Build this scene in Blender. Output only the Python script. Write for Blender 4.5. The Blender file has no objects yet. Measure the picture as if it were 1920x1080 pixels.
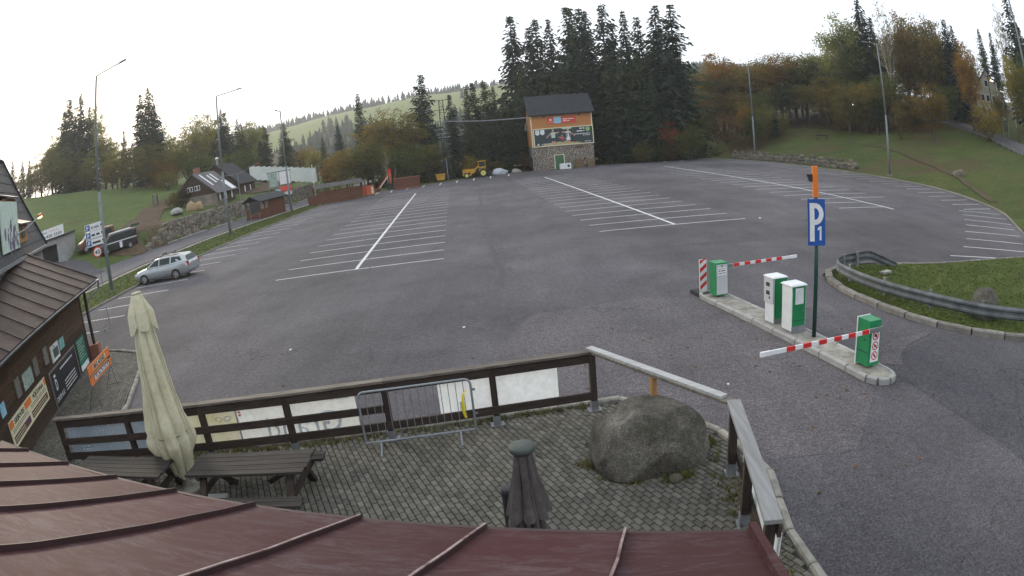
import bpy, bmesh, math, random
from mathutils import Vector, Matrix, noise
R = math.radians
random.seed(7)
scene = bpy.context.scene
COL = scene.collection

# ------------------------------------------------------------------ camera
cam_d = bpy.data.cameras.new('camera')
cam = bpy.data.objects.new('camera', cam_d)
COL.objects.link(cam)
scene.camera = cam
cam_d.type = 'PANO'                                  # wide surveillance lens with barrel distortion
cam_d.panorama_type = 'FISHEYE_LENS_POLYNOMIAL'
cam_d.sensor_fit = 'HORIZONTAL'
cam_d.sensor_width = 36
cam_d.fisheye_fov = 2 * math.pi
cam_d.fisheye_polynomial_k0 = 0
cam_d.fisheye_polynomial_k1 = -0.045040377
cam_d.fisheye_polynomial_k2 = 0
cam_d.fisheye_polynomial_k3 = 1.862719306e-05
cam_d.fisheye_polynomial_k4 = -1.485566774e-06
cam_d.shift_x = -0.018213
cam_d.shift_y = 0.070784
cam.location = (0, 0, 5.1083)
cam.rotation_euler = (Matrix.Rotation(math.pi / 2 - 0.296333, 3, 'X') @ Matrix.Rotation(-0.094090, 3, 'Z')).to_euler()
cam_d.clip_start = .05
cam_d.clip_end = 4000

# ------------------------------------------------------------------ sky, sun, exposure
world = bpy.data.worlds.new('World')
scene.world = world
world.use_nodes = True
wn = world.node_tree
wn.nodes.clear()
w_out = wn.nodes.new('ShaderNodeOutputWorld')
w_bg = wn.nodes.new('ShaderNodeBackground')
w_sky = wn.nodes.new('ShaderNodeTexSky')
w_sky.sky_type = 'NISHITA'
w_sky.sun_disc = False
SUN_EL, SUN_AZ = 14, -42
w_sky.sun_elevation = R(SUN_EL)
w_sky.sun_rotation = R(SUN_AZ)
w_sky.air_density = 1.0
w_sky.dust_density = 4.0
w_mix = wn.nodes.new('ShaderNodeMix')
w_mix.data_type = 'RGBA'
w_mix.inputs[0].default_value = .84
w_mix.inputs[7].default_value = (11.7, 12.4, 13.3, 1)      # high thin cloud over the whole sky
wn.links.new(w_sky.outputs[0], w_mix.inputs[6])
wn.links.new(w_mix.outputs[2], w_bg.inputs[0])
w_bg.inputs[1].default_value = .12
wn.links.new(w_bg.outputs[0], w_out.inputs[0])
sun_d = bpy.data.lights.new('sun', 'SUN')
sun_d.energy = 2.0
sun_d.angle = R(14)
sun_d.color = (1, .87, .68)
sun = bpy.data.objects.new('sun', sun_d)
COL.objects.link(sun)
sd = Vector((math.sin(R(SUN_AZ)) * math.cos(R(SUN_EL)), math.cos(R(SUN_AZ)) * math.cos(R(SUN_EL)), math.sin(R(SUN_EL))))
sun.rotation_euler = sd.to_track_quat('Z', 'Y').to_euler()
vs = scene.view_settings
vs.view_transform = 'Standard'
vs.look = 'None'
vs.exposure = 0.05
vs.gamma = 1
scene.cycles.use_denoising = True
scene.cycles.max_bounces = 6
scene.cycles.diffuse_bounces = 3
scene.cycles.glossy_bounces = 3
scene.cycles.transparent_max_bounces = 6
scene.render.use_persistent_data = False

# ------------------------------------------------------------------ materials
MATS = {}
def nodes_of(name):
    m = bpy.data.materials.new(name)
    m.use_nodes = True
    nt = m.node_tree
    return m, nt, nt.nodes['Principled BSDF']
def N(nt, t, **kw):
    n = nt.nodes.new(t)
    for k, v in kw.items():
        setattr(n, k, v)
    return n
def ramp(nt, fac, stops):
    r = N(nt, 'ShaderNodeValToRGB')
    e = r.color_ramp.elements
    while len(e) < len(stops): e.new(.5)
    for i, (p, c) in enumerate(stops):
        e[i].position = p
        e[i].color = (c[0], c[1], c[2], 1)
    nt.links.new(fac, r.inputs[0])
    return r.outputs[0]
def noise_tex(nt, co, scale, detail=4, rough=.55, vscale=None):
    n = N(nt, 'ShaderNodeTexNoise')
    n.inputs['Scale'].default_value = scale
    n.inputs['Detail'].default_value = detail
    n.inputs['Roughness'].default_value = rough
    if vscale:
        mp = N(nt, 'ShaderNodeMapping')
        mp.inputs['Scale'].default_value = vscale
        nt.links.new(co, mp.inputs[0])
        co = mp.outputs[0]
    nt.links.new(co, n.inputs['Vector'])
    return n.outputs[0]
def mixc(nt, fac, a, b, mode='MIX'):
    m = N(nt, 'ShaderNodeMix', data_type='RGBA', blend_type=mode)
    if isinstance(fac, (int, float)): m.inputs[0].default_value = fac
    else: nt.links.new(fac, m.inputs[0])
    for i, v in ((6, a), (7, b)):
        if isinstance(v, tuple): m.inputs[i].default_value = (v[0], v[1], v[2], 1)
        else: nt.links.new(v, m.inputs[i])
    return m.outputs[2]
def bump(nt, h, strength, dist=.02):
    b = N(nt, 'ShaderNodeBump')
    b.inputs['Strength'].default_value = strength
    b.inputs['Distance'].default_value = dist
    nt.links.new(h, b.inputs['Height'])
    return b.outputs[0]
def mat(name, c1, c2=None, rough=.75, scale=4., detail=5, metal=0., bmp=0., bscale=None, vscale=None, spec=.5, coat=0., rnd=0.):
    """plain procedural surface: two tones mixed by noise, a fine relief, per-object tone shift"""
    if name in MATS: return MATS[name]
    m, nt, p = nodes_of(name)
    co = N(nt, 'ShaderNodeTexCoord').outputs['Object']
    if c2 is None: c2 = tuple(v * .78 for v in c1)
    f = noise_tex(nt, co, scale, detail, .6, vscale)
    col = ramp(nt, f, [(.32, c2), (.68, c1)])
    if rnd:
        oi = N(nt, 'ShaderNodeObjectInfo')
        mr = N(nt, 'ShaderNodeMapRange')
        mr.inputs['To Min'].default_value = 1 - rnd
        mr.inputs['To Max'].default_value = 1 + rnd
        nt.links.new(oi.outputs['Random'], mr.inputs[0])
        cb = N(nt, 'ShaderNodeCombineColor')
        for i in range(3): nt.links.new(mr.outputs[0], cb.inputs[i])
        col = mixc(nt, 1., col, cb.outputs[0], 'MULTIPLY')
    nt.links.new(col, p.inputs['Base Color'])
    p.inputs['Roughness'].default_value = rough
    p.inputs['Metallic'].default_value = metal
    p.inputs['Specular IOR Level'].default_value = spec
    if coat: p.inputs['Coat Weight'].default_value = coat
    if bmp:
        h = noise_tex(nt, co, bscale or scale * 6, 5, .65, vscale)
        nt.links.new(bump(nt, h, bmp), p.inputs['Normal'])
    MATS[name] = m
    return m
def asphalt(name, base, lo, hi):
    """worn tarmac: grain at three sizes, drawn-out tyre wear, blotches, hairline cracks"""
    m, nt, p = nodes_of(name)
    co = N(nt, 'ShaderNodeTexCoord').outputs['Object']
    big = noise_tex(nt, co, .06, 7, .62)
    blot = noise_tex(nt, co, .30, 7, .68)
    wear = noise_tex(nt, co, .42, 6, .7, (1, .16, 1))
    g1 = noise_tex(nt, co, 7, 3, .75)
    g2 = noise_tex(nt, co, 22, 3, .8)
    g3 = noise_tex(nt, co, 75, 2, .7)
    c = ramp(nt, big, [(.38, tuple(v * lo for v in base)), (.62, tuple(v * hi for v in base))])
    c = mixc(nt, .8, c, ramp(nt, blot, [(.34, (.72, .71, .71)), (.5, (1, 1, 1)), (.68, (1.16, 1.15, 1.13))]), 'MULTIPLY')
    c = mixc(nt, .7, c, ramp(nt, wear, [(.38, (.78, .78, .80)), (.62, (1.16, 1.15, 1.14))]), 'MULTIPLY')
    c = mixc(nt, .8, c, ramp(nt, g1, [(.36, (.76, .76, .78)), (.64, (1.26, 1.25, 1.24))]), 'MULTIPLY')
    c = mixc(nt, 1., c, ramp(nt, g2, [(.34, (.50, .50, .53)), (.5, (1., .99, 1.)), (.68, (1.75, 1.7, 1.7))]), 'MULTIPLY')
    c = mixc(nt, .8, c, ramp(nt, g3, [(.32, (.45, .45, .47)), (.5, (1, 1, 1)), (.70, (1.9, 1.85, 1.8))]), 'MULTIPLY')
    # oil and damp stains with edges of their own
    st = noise_tex(nt, co, .16, 8, .72)
    c = mixc(nt, .55, c, ramp(nt, st, [(.30, (.42, .41, .42)), (.37, (1, 1, 1))]), 'MULTIPLY')
    v = N(nt, 'ShaderNodeTexVoronoi', feature='DISTANCE_TO_EDGE')
    v.inputs['Scale'].default_value = .09
    wv = N(nt, 'ShaderNodeVectorMath', operation='ADD')
    nz = N(nt, 'ShaderNodeTexNoise')
    nz.inputs['Scale'].default_value = .35
    nz.inputs['Detail'].default_value = 6
    nt.links.new(co, nz.inputs['Vector'])
    sc = N(nt, 'ShaderNodeVectorMath', operation='SCALE')
    sc.inputs['Scale'].default_value = 5
    nt.links.new(nz.outputs['Color'], sc.inputs[0])
    nt.links.new(co, wv.inputs[0]); nt.links.new(sc.outputs[0], wv.inputs[1])
    nt.links.new(wv.outputs[0], v.inputs['Vector'])
    c = mixc(nt, .6, c, ramp(nt, v.outputs['Distance'], [(0., (.4, .4, .4)), (.004, (1, 1, 1))]), 'MULTIPLY')
    nt.links.new(c, p.inputs['Base Color'])
    p.inputs['Roughness'].default_value = .85
    p.inputs['Specular IOR Level'].default_value = .28
    nt.links.new(bump(nt, g2, .8, .012), p.inputs['Normal'])
    MATS[name] = m
    return m
def weathered_sheet(name, clean, worn, scuff, rough=.68):
    """painted sheet metal: faded paint, rubbed swirls, clean dark runs"""
    m, nt, p = nodes_of(name)
    co = N(nt, 'ShaderNodeTexCoord').outputs['Object']
    oi = N(nt, 'ShaderNodeObjectInfo')
    a = noise_tex(nt, co, 1.1, 8, .65)
    b = N(nt, 'ShaderNodeTexNoise')
    mp = N(nt, 'ShaderNodeMapping'); mp.inputs['Scale'].default_value = (1, 2.6, 2.6); mp.inputs['Rotation'].default_value = (0, 0, .25)
    nt.links.new(co, mp.inputs[0]); nt.links.new(mp.outputs[0], b.inputs['Vector'])
    b.inputs['Scale'].default_value = 5.; b.inputs['Detail'].default_value = 12; b.inputs['Roughness'].default_value = .72; b.inputs['Distortion'].default_value = 1.1
    f = noise_tex(nt, co, 55, 4, .8)
    c = ramp(nt, a, [(.34, clean), (.66, worn)])
    k = mixc(nt, 1., ramp(nt, b.outputs[0], [(.47, (0, 0, 0)), (.60, (1, 1, 1))]), ramp(nt, a, [(.36, (.15, .15, .15)), (.6, (1, 1, 1))]), 'MULTIPLY')
    k = mixc(nt, 1., k, ramp(nt, f, [(.35, (.35, .35, .35)), (.6, (1, 1, 1))]), 'MULTIPLY')
    c = mixc(nt, k, c, scuff)
    mr = N(nt, 'ShaderNodeMapRange'); mr.inputs['To Min'].default_value = .84; mr.inputs['To Max'].default_value = 1.16
    nt.links.new(oi.outputs['Random'], mr.inputs[0])
    cb = N(nt, 'ShaderNodeCombineColor')
    for i in range(3): nt.links.new(mr.outputs[0], cb.inputs[i])
    c = mixc(nt, 1., c, cb.outputs[0], 'MULTIPLY')
    nt.links.new(c, p.inputs['Base Color'])
    p.inputs['Roughness'].default_value = rough
    p.inputs['Specular IOR Level'].default_value = .12
    nt.links.new(bump(nt, b.outputs[0], .25, .006), p.inputs['Normal'])
    MATS[name] = m
    return m
def rockmat(name, pale, dark, moss):
    """coarse granite: pale and dark weathered areas, mineral speckle, mossy patches"""
    m, nt, p = nodes_of(name)
    co = N(nt, 'ShaderNodeTexCoord').outputs['Object']
    a = noise_tex(nt, co, 1.5, 9, .68)
    b = noise_tex(nt, co, 9, 6, .75)
    s = noise_tex(nt, co, 60, 2, .6)
    c = ramp(nt, a, [(.36, dark), (.52, tuple((x + y) / 2 for x, y in zip(pale, dark))), (.66, pale)])
    c = mixc(nt, .75, c, ramp(nt, b, [(.36, (.62, .61, .60)), (.62, (1.28, 1.27, 1.25))]), 'MULTIPLY')
    c = mixc(nt, .8, c, ramp(nt, s, [(.38, (.62, .62, .62)), (.56, (1, 1, 1)), (.68, (2.2, 2.2, 2.2))]), 'MULTIPLY')
    mo = noise_tex(nt, co, 2.4, 9, .72)
    c = mixc(nt, ramp(nt, mo, [(.56, (0, 0, 0)), (.64, (.75, .75, .75))]), c, moss)
    nt.links.new(c, p.inputs['Base Color'])
    p.inputs['Roughness'].default_value = .95
    p.inputs['Specular IOR Level'].default_value = .2
    nt.links.new(bump(nt, mixc(nt, .35, b, s), .7, .03), p.inputs['Normal'])
    MATS[name] = m
    return m
def clothmat(name, c1, c2, trans, scale=1.4, bscale=6., bmp=.3):
    """thin cloth or vinyl that lets some of the sky through"""
    m, nt, p = nodes_of(name)
    co = N(nt, 'ShaderNodeTexCoord').outputs['Object']
    c = ramp(nt, noise_tex(nt, co, scale, 7, .65), [(.34, c2), (.62, c1)])
    c = mixc(nt, .5, c, ramp(nt, noise_tex(nt, co, scale * 6, 6, .7), [(.35, (.80, .79, .76)), (.6, (1.05, 1.05, 1.05))]), 'MULTIPLY')
    nt.links.new(c, p.inputs['Base Color'])
    p.inputs['Roughness'].default_value = .85
    p.inputs['Specular IOR Level'].default_value = .15
    nt.links.new(bump(nt, noise_tex(nt, co, bscale, 5, .6), bmp, .03), p.inputs['Normal'])
    tr = N(nt, 'ShaderNodeBsdfTranslucent'); nt.links.new(c, tr.inputs[0])
    mx = N(nt, 'ShaderNodeMixShader'); mx.inputs[0].default_value = trans
    nt.links.new(p.outputs[0], mx.inputs[1]); nt.links.new(tr.outputs[0], mx.inputs[2])
    nt.links.new(mx.outputs[0], nt.nodes['Material Output'].inputs[0])
    MATS[name] = m
    return m
def turf(name, g1, g2, g3, dirt, dscale=.12, dlevel=.62, sc=1.):
    m, nt, p = nodes_of(name)
    co = N(nt, 'ShaderNodeTexCoord').outputs['Object']
    a = noise_tex(nt, co, .22 * sc, 6, .6)
    b = noise_tex(nt, co, 2.2 * sc, 5, .7)
    f = noise_tex(nt, co, 30, 3, .7)
    c = ramp(nt, a, [(.3, g1), (.5, g2), (.72, g3)])
    c = mixc(nt, .8, c, ramp(nt, b, [(.3, (.62, .62, .55)), (.7, (1.3, 1.3, 1.2))]), 'MULTIPLY')
    c = mixc(nt, .7, c, ramp(nt, f, [(.3, (.5, .5, .5)), (.7, (1.5, 1.5, 1.4))]), 'MULTIPLY')
    d = noise_tex(nt, co, dscale, 7, .68)
    df = ramp(nt, d, [(dlevel - .04, (0, 0, 0)), (dlevel + .06, (1, 1, 1))])
    c = mixc(nt, df, c, dirt)
    nt.links.new(c, p.inputs['Base Color'])
    p.inputs['Roughness'].default_value = .95
    p.inputs['Specular IOR Level'].default_value = .15
    h = mixc(nt, .5, b, f)
    nt.links.new(bump(nt, h, .9, .12), p.inputs['Normal'])
    MATS[name] = m
    return m
def leafmat(name, c1, c2, trans=.3):
    m, nt, p = nodes_of(name)
    tc = N(nt, 'ShaderNodeTexCoord')
    co = tc.outputs['Object']
    oi = N(nt, 'ShaderNodeObjectInfo')
    f = noise_tex(nt, co, .55, 4, .7)
    f2 = noise_tex(nt, co, 4.5, 2, .7)
    c = ramp(nt, f, [(.34, c2), (.66, c1)])
    c = mixc(nt, .8, c, ramp(nt, f2, [(.3, (.55, .58, .55)), (.7, (1.4, 1.35, 1.2))]), 'MULTIPLY')
    mr = N(nt, 'ShaderNodeMapRange')
    mr.inputs['To Min'].default_value = .8
    mr.inputs['To Max'].default_value = 1.2
    nt.links.new(oi.outputs['Random'], mr.inputs[0])
    cb = N(nt, 'ShaderNodeCombineColor')
    for i in range(3): nt.links.new(mr.outputs[0], cb.inputs[i])
    c = mixc(nt, 1., c, cb.outputs[0], 'MULTIPLY')
    nt.links.new(c, p.inputs['Base Color'])
    p.inputs['Roughness'].default_value = .8
    p.inputs['Specular IOR Level'].default_value = .12
    tr = N(nt, 'ShaderNodeBsdfTranslucent')
    nt.links.new(c, tr.inputs[0])
    mx = N(nt, 'ShaderNodeMixShader')
    mx.inputs[0].default_value = trans
    nt.links.new(p.outputs[0], mx.inputs[1]); nt.links.new(tr.outputs[0], mx.inputs[2])
    nt.links.new(mx.outputs[0], nt.nodes['Material Output'].inputs[0])
    MATS[name] = m
    return m
def glow(name, col, strength):
    m, nt, p = nodes_of(name)
    p.inputs['Base Color'].default_value = (*col, 1)
    p.inputs['Emission Color'].default_value = (*col, 1)
    p.inputs['Emission Strength'].default_value = strength
    MATS[name] = m
    return m
def woodmat(name, c1, c2, rough=.8, axis=0, rnd=.18):
    vs_ = [6, 6, 6]
    vs_[axis] = .45
    return mat(name, c1, c2, rough, 3., 6, bmp=.35, bscale=14, vscale=tuple(vs_), rnd=rnd, spec=.25)

asphalt('asphalt', (.081, .078, .084), .72, 1.22)
asphalt('asphalt_new', (.060, .059, .066), .88, 1.1)
asphalt('asphalt_road', (.090, .090, .098), .9, 1.1)
asphalt('asphalt_pale', (.094, .088, .091), .9, 1.1)
mat('tar', (.035, .034, .036), rough=.7)
mat('stain', (.05, .047, .048), (.07, .066, .068), .7, 2.)
mat('line_paint', (.72, .73, .74), (.40, .40, .41), .7, 9., 6)
mat('line_paint_faded', (.55, .55, .56), (.25, .25, .26), .8, 7., 6)
turf('turf', (.060, .088, .026), (.080, .112, .033), (.100, .118, .042), (.085, .072, .035), .10, .64)
turf('turf_green', (.056, .078, .022), (.075, .102, .027), (.098, .112, .036), (.085, .075, .037), .6, .62, 3)
turf('turf_hill', (.046, .062, .018), (.062, .080, .023), (.084, .088, .032), (.082, .058, .031), .07, .57)
turf('forest_floor', (.034, .032, .016), (.042, .038, .019), (.052, .042, .023), (.060, .039, .024), .2, .55)
turf('meadow', (.125, .155, .052), (.150, .180, .060), (.185, .195, .080), (.20, .16, .09), .02, .66)
mat('earth', (.115, .080, .050), (.058, .043, .030), .97, 1.6, 9, bmp=.9, bscale=6, spec=.15)
mat('path_earth', (.088, .070, .042), (.055, .050, .026), .97, 1.6, 9, bmp=.9, bscale=6, spec=.15)
mat('sand', (.33, .24, .13), (.23, .16, .09), .95, 3., 6, bmp=.5)
mat('concrete', (.36, .355, .34), (.23, .23, .225), .85, 2.5, 7, bmp=.25, rnd=.06)
mat('concrete_old', (.34, .325, .285), (.15, .14, .12), .92, 3.2, 10, bmp=.6, bscale=22, rnd=.08, spec=.2)
mat('kerb', (.24, .225, .20), (.12, .112, .10), .92, 3., 8, bmp=.5, rnd=.15, spec=.2)
mat('paver', (.136, .129, .112), (.072, .068, .058), .92, 8., 8, bmp=.6, bscale=45, rnd=.25, spec=.25)
mat('joint', (.016, .015, .012), (.030, .030, .016), .97, 6.)
rockmat('granite', (.165, .155, .135), (.062, .057, .048), (.055, .054, .036))
mat('stone', (.27, .24, .19), (.14, .125, .10), .92, 1.1, 7, bmp=.8, bscale=6, rnd=.25)
mat('stone_grey', (.165, .148, .115), (.070, .062, .048), .95, 2.5, 9, bmp=.9, bscale=9, rnd=.25, spec=.2)
weathered_sheet('maroon_metal', (.054, .016, .017), (.064, .029, .031), (.098, .068, .073))
mat('maroon_seam', (.045, .018, .018), (.028, .011, .012), .65, 6.)
mat('seam_worn', (.36, .29, .28), (.10, .045, .045), .6, 9.)
weathered_sheet('brown_metal', (.050, .035, .031), (.074, .055, .048), (.105, .085, .078), .75)
mat('brown_seam', (.045, .03, .028), rough=.6)
mat('slate', (.060, .062, .066), (.035, .036, .038), .85, 2.2, 8, bmp=.5, spec=.22)
mat('slate_dark', (.034, .036, .041), (.022, .024, .028), .82, 2., 7, bmp=.4, spec=.22)
mat('metal_roof', (.10, .093, .10), (.060, .054, .06), .62, .8, 7, rnd=.08, spec=.3)
woodmat('dark_wood', (.060, .044, .036), (.028, .021, .018))
woodmat('dark_wood_v', (.060, .044, .036), (.028, .021, .018), axis=2)
woodmat('dark_wood_y', (.060, .044, .036), (.028, .021, .018), axis=1)
woodmat('grey_wood', (.25, .235, .21), (.12, .11, .095))
woodmat('grey_wood_y', (.265, .27, .27), (.185, .185, .185), axis=1)
woodmat('rail_wood', (.20, .175, .145), (.085, .072, .06))
woodmat('pale_rail', (.42, .42, .41), (.27, .27, .27))
woodmat('bench_wood', (.062, .054, .047), (.026, .022, .019))
woodmat('wall_wood', (.135, .080, .046), (.050, .032, .021), rnd=.28)
woodmat('brown_wood', (.165, .068, .040), (.085, .036, .024), rnd=.12)
woodmat('cabin_wood', (.075, .048, .032), (.036, .024, .018), rnd=.15)
woodmat('orange_wood', (.55, .255, .095), (.42, .185, .07), rnd=.05)
woodmat('pine_wood', (.42, .24, .10), (.26, .14, .06), axis=2)
woodmat('pallet_wood', (.26, .19, .11), (.14, .10, .06))
mat('bark', (.095, .072, .052), (.05, .04, .03), .95, 2., 6, bmp=.6, vscale=(3, 3, .6))
mat('bark_pale', (.42, .40, .35), (.16, .14, .12), .9, 2.5, 4, vscale=(1, 1, .8))
mat('galv', (.30, .32, .34), (.18, .20, .22), .5, 3., 6, metal=.45)
mat('galv_dull', (.24, .25, .26), (.15, .155, .16), .6, 3., 5, metal=.4)
mat('pole_grey', (.20, .225, .235), (.14, .16, .17), .65, 3., 5, spec=.3)
mat('door_green', (.055, .135, .075), (.045, .11, .06), .7, 3.)
mat('rail_steel', (.165, .18, .19), (.085, .09, .093), .6, 3.0, 9, metal=.25, rnd=.12, spec=.35)
mat('green_paint', (.012, .235, .082), (.010, .185, .066), .45, 2., 5, rnd=.04)
mat('dark_green', (.010, .055, .040), rough=.5)
mat('teal_sign', (.018, .15, .105), rough=.5)
mat('white_paint', (.74, .76, .77), (.60, .62, .63), .5, 2., 6)
mat('box_grey', (.52, .53, .55), (.45, .46, .48), .5, 2., 5)
mat('red_paint', (.62, .028, .025), (.48, .02, .02), .45, 3.)
mat('orange_paint', (.75, .20, .015), (.62, .155, .012), .5, 2.)
mat('orange_sign', (.72, .20, .04), (.62, .165, .035), .55, 2.)
mat('skip_orange', (.50, .115, .045), (.33, .07, .03), .65, 1.5, 6)
mat('tractor_yellow', (.58, .31, .02), (.40, .20, .02), .55, 1.6, 6)
mat('rim_yellow', (.62, .60, .12), rough=.5)
mat('blue_sign', (.012, .085, .36), (.010, .07, .30), .4, 2.)
mat('black', (.014, .014, .016), (.009, .009, .010), .6, 3.)
mat('rubber', (.020, .020, .021), rough=.85)
mat('black_board', (.018, .019, .024), (.013, .014, .018), .55, 2.)
mat('ink', (.02, .02, .024), rough=.6)
mat('white_print', (.78, .79, .80), rough=.6)
clothmat('grey_print', (.66, .72, .77), (.60, .66, .71), .6)
clothmat('faint_print', (.80, .85, .88), (.74, .79, .83), .6)
mat('cream_print', (.70, .66, .45), (.62, .58, .40), .6)
mat('pale_green_print', (.55, .70, .52), rough=.6)
mat('tan_print', (.55, .43, .25), rough=.6)
mat('brown_print', (.12, .045, .03), rough=.6)
mat('violet_print', (.10, .06, .16), rough=.6)
mat('sky_print', (.13, .40, .58), (.40, .62, .72), .6, 14.)
mat('photo_print', (.10, .16, .12), (.45, .55, .50), .5, 9., 4)
mat('photo_dark', (.09, .12, .11), (.035, .05, .05), .5, 3., 4)
mat('photo_teal', (.05, .30, .30), (.35, .55, .55), .5, 11., 4)
mat('forest_print', (.025, .045, .045), (.012, .022, .028), .5, .9, 5)
mat('sand_print', (.52, .42, .24), (.25, .22, .10), .6, 2.5)
mat('skin_print', (.55, .32, .22), rough=.6)
mat('mint_print', (.50, .62, .54), rough=.6)
mat('pink_print', (.62, .04, .16), rough=.6)
mat('navy_print', (.02, .03, .07), rough=.6)
mat('lime_print', (.30, .50, .16), rough=.6)
mat('red_print', (.68, .07, .03), rough=.55)
clothmat('banner_white', (.86, .89, .90), (.76, .80, .81), .5)
clothmat('banner_cream', (.84, .86, .84), (.74, .75, .70), .5)
clothmat('banner_stain', (.74, .72, .60), (.60, .57, .33), .45)
clothmat('banner_blue', (.30, .355, .41), (.23, .28, .335), .4)
clothmat('cloth_cream', (.74, .71, .54), (.62, .58, .41), .25, 1.6, 9., .5)
mat('cloth_seam', (.44, .40, .28), rough=.9)
clothmat('cloth_grey', (.128, .114, .112), (.056, .049, .046), .1, 2.4, 20., .6)
mat('cap_plastic', (.065, .08, .072), (.04, .05, .045), .7, 6.)
mat('car_silver', (.40, .43, .45), (.36, .39, .41), .3, 1., 2, metal=.5, coat=.5)
mat('van_black', (.018, .018, .022), rough=.3, coat=.5)
mat('van_brown', (.11, .035, .022), rough=.35, coat=.4)
mat('car_glass', (.018, .034, .034), (.012, .024, .024), .1, 1., spec=.35)
mat('glass_dark', (.03, .035, .04), rough=.08)
mat('tail_red', (.45, .012, .02), rough=.25)
mat('headlight', (.65, .67, .68), rough=.15)
mat('alloy', (.5, .51, .53), rough=.35, metal=.7)
mat('plaster', (.34, .315, .24), (.27, .25, .19), .9, 1.5, 5)
mat('plaster_grey', (.30, .30, .29), (.22, .22, .215), .9, 1.5, 6)
mat('corrugated', (.66, .70, .67), (.56, .60, .58), .6, .5, 4, rnd=.05)
mat('brick', (.30, .13, .08), rough=.9)
mat('tarp', (.42, .45, .48), (.30, .33, .36), .6, 2., 5, bmp=.4)
mat('yellow_tape', (.78, .62, .02), rough=.6)
mat('skylight', (.62, .66, .68), (.5, .54, .56), .15, 2.)
glow('lamp_glow', (1., .60, .22), 14.)
glow('headlamp_glow', (1., .86, .72), 9.)
leafmat('needles_0', (0.046, 0.07, 0.04), (0.023, 0.041, 0.028), .2)
leafmat('needles_1', (0.062, 0.082, 0.036), (0.032, 0.049, 0.025), .2)
leafmat('needles_2', (0.038, 0.058, 0.042), (0.019, 0.034, 0.027), .2)
leafmat('needles_far', (.036, .056, .040), (.022, .038, .030), .1)
leafmat('leaf_ol', (0.165, 0.145, 0.04), (0.09, 0.088, 0.026), 0.5)
leafmat('leaf_gr', (0.105, 0.13, 0.038), (0.058, 0.078, 0.024), 0.48)
leafmat('leaf_dk', (0.056, 0.068, 0.028), (0.03, 0.04, 0.018), 0.35)
leafmat('leaf_yl', (0.33, 0.28, 0.068), (0.18, 0.175, 0.042), 0.55)
leafmat('leaf_li', (0.27, 0.27, 0.08), (0.15, 0.17, 0.046), 0.55)
leafmat('leaf_yb', (0.265, 0.19, 0.045), (0.135, 0.112, 0.028), 0.48)
leafmat('leaf_yo', (0.28, 0.2, 0.048), (0.165, 0.105, 0.028), 0.5)
leafmat('leaf_or', (0.285, 0.15, 0.03), (0.15, 0.092, 0.022), 0.48)
leafmat('leaf_br', (0.16, 0.115, 0.04), (0.085, 0.068, 0.025), 0.42)
leafmat('leaf_rb', (0.15, 0.075, 0.032), (0.08, 0.047, 0.021), 0.4)
leafmat('leaf_rd', (0.3, 0.075, 0.045), (0.125, 0.062, 0.027), 0.42)
leafmat('leaf_ry', (0.26, 0.14, 0.036), (0.135, 0.12, 0.03), 0.48)
leafmat('leaf_ba', (0.18, 0.16, 0.075), (0.115, 0.102, 0.048), 0.42)
leafmat('leaf_bi', (0.19, 0.17, 0.048), (0.11, 0.11, 0.032), 0.48)
leafmat('grass_blades', (.092, .118, .034), (.055, .075, .021), .35)
leafmat('grass_dry', (.150, .140, .055), (.090, .095, .030), .3)
leafmat('fallen', (.165, .085, .035), (.090, .048, .022), .1)

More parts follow.
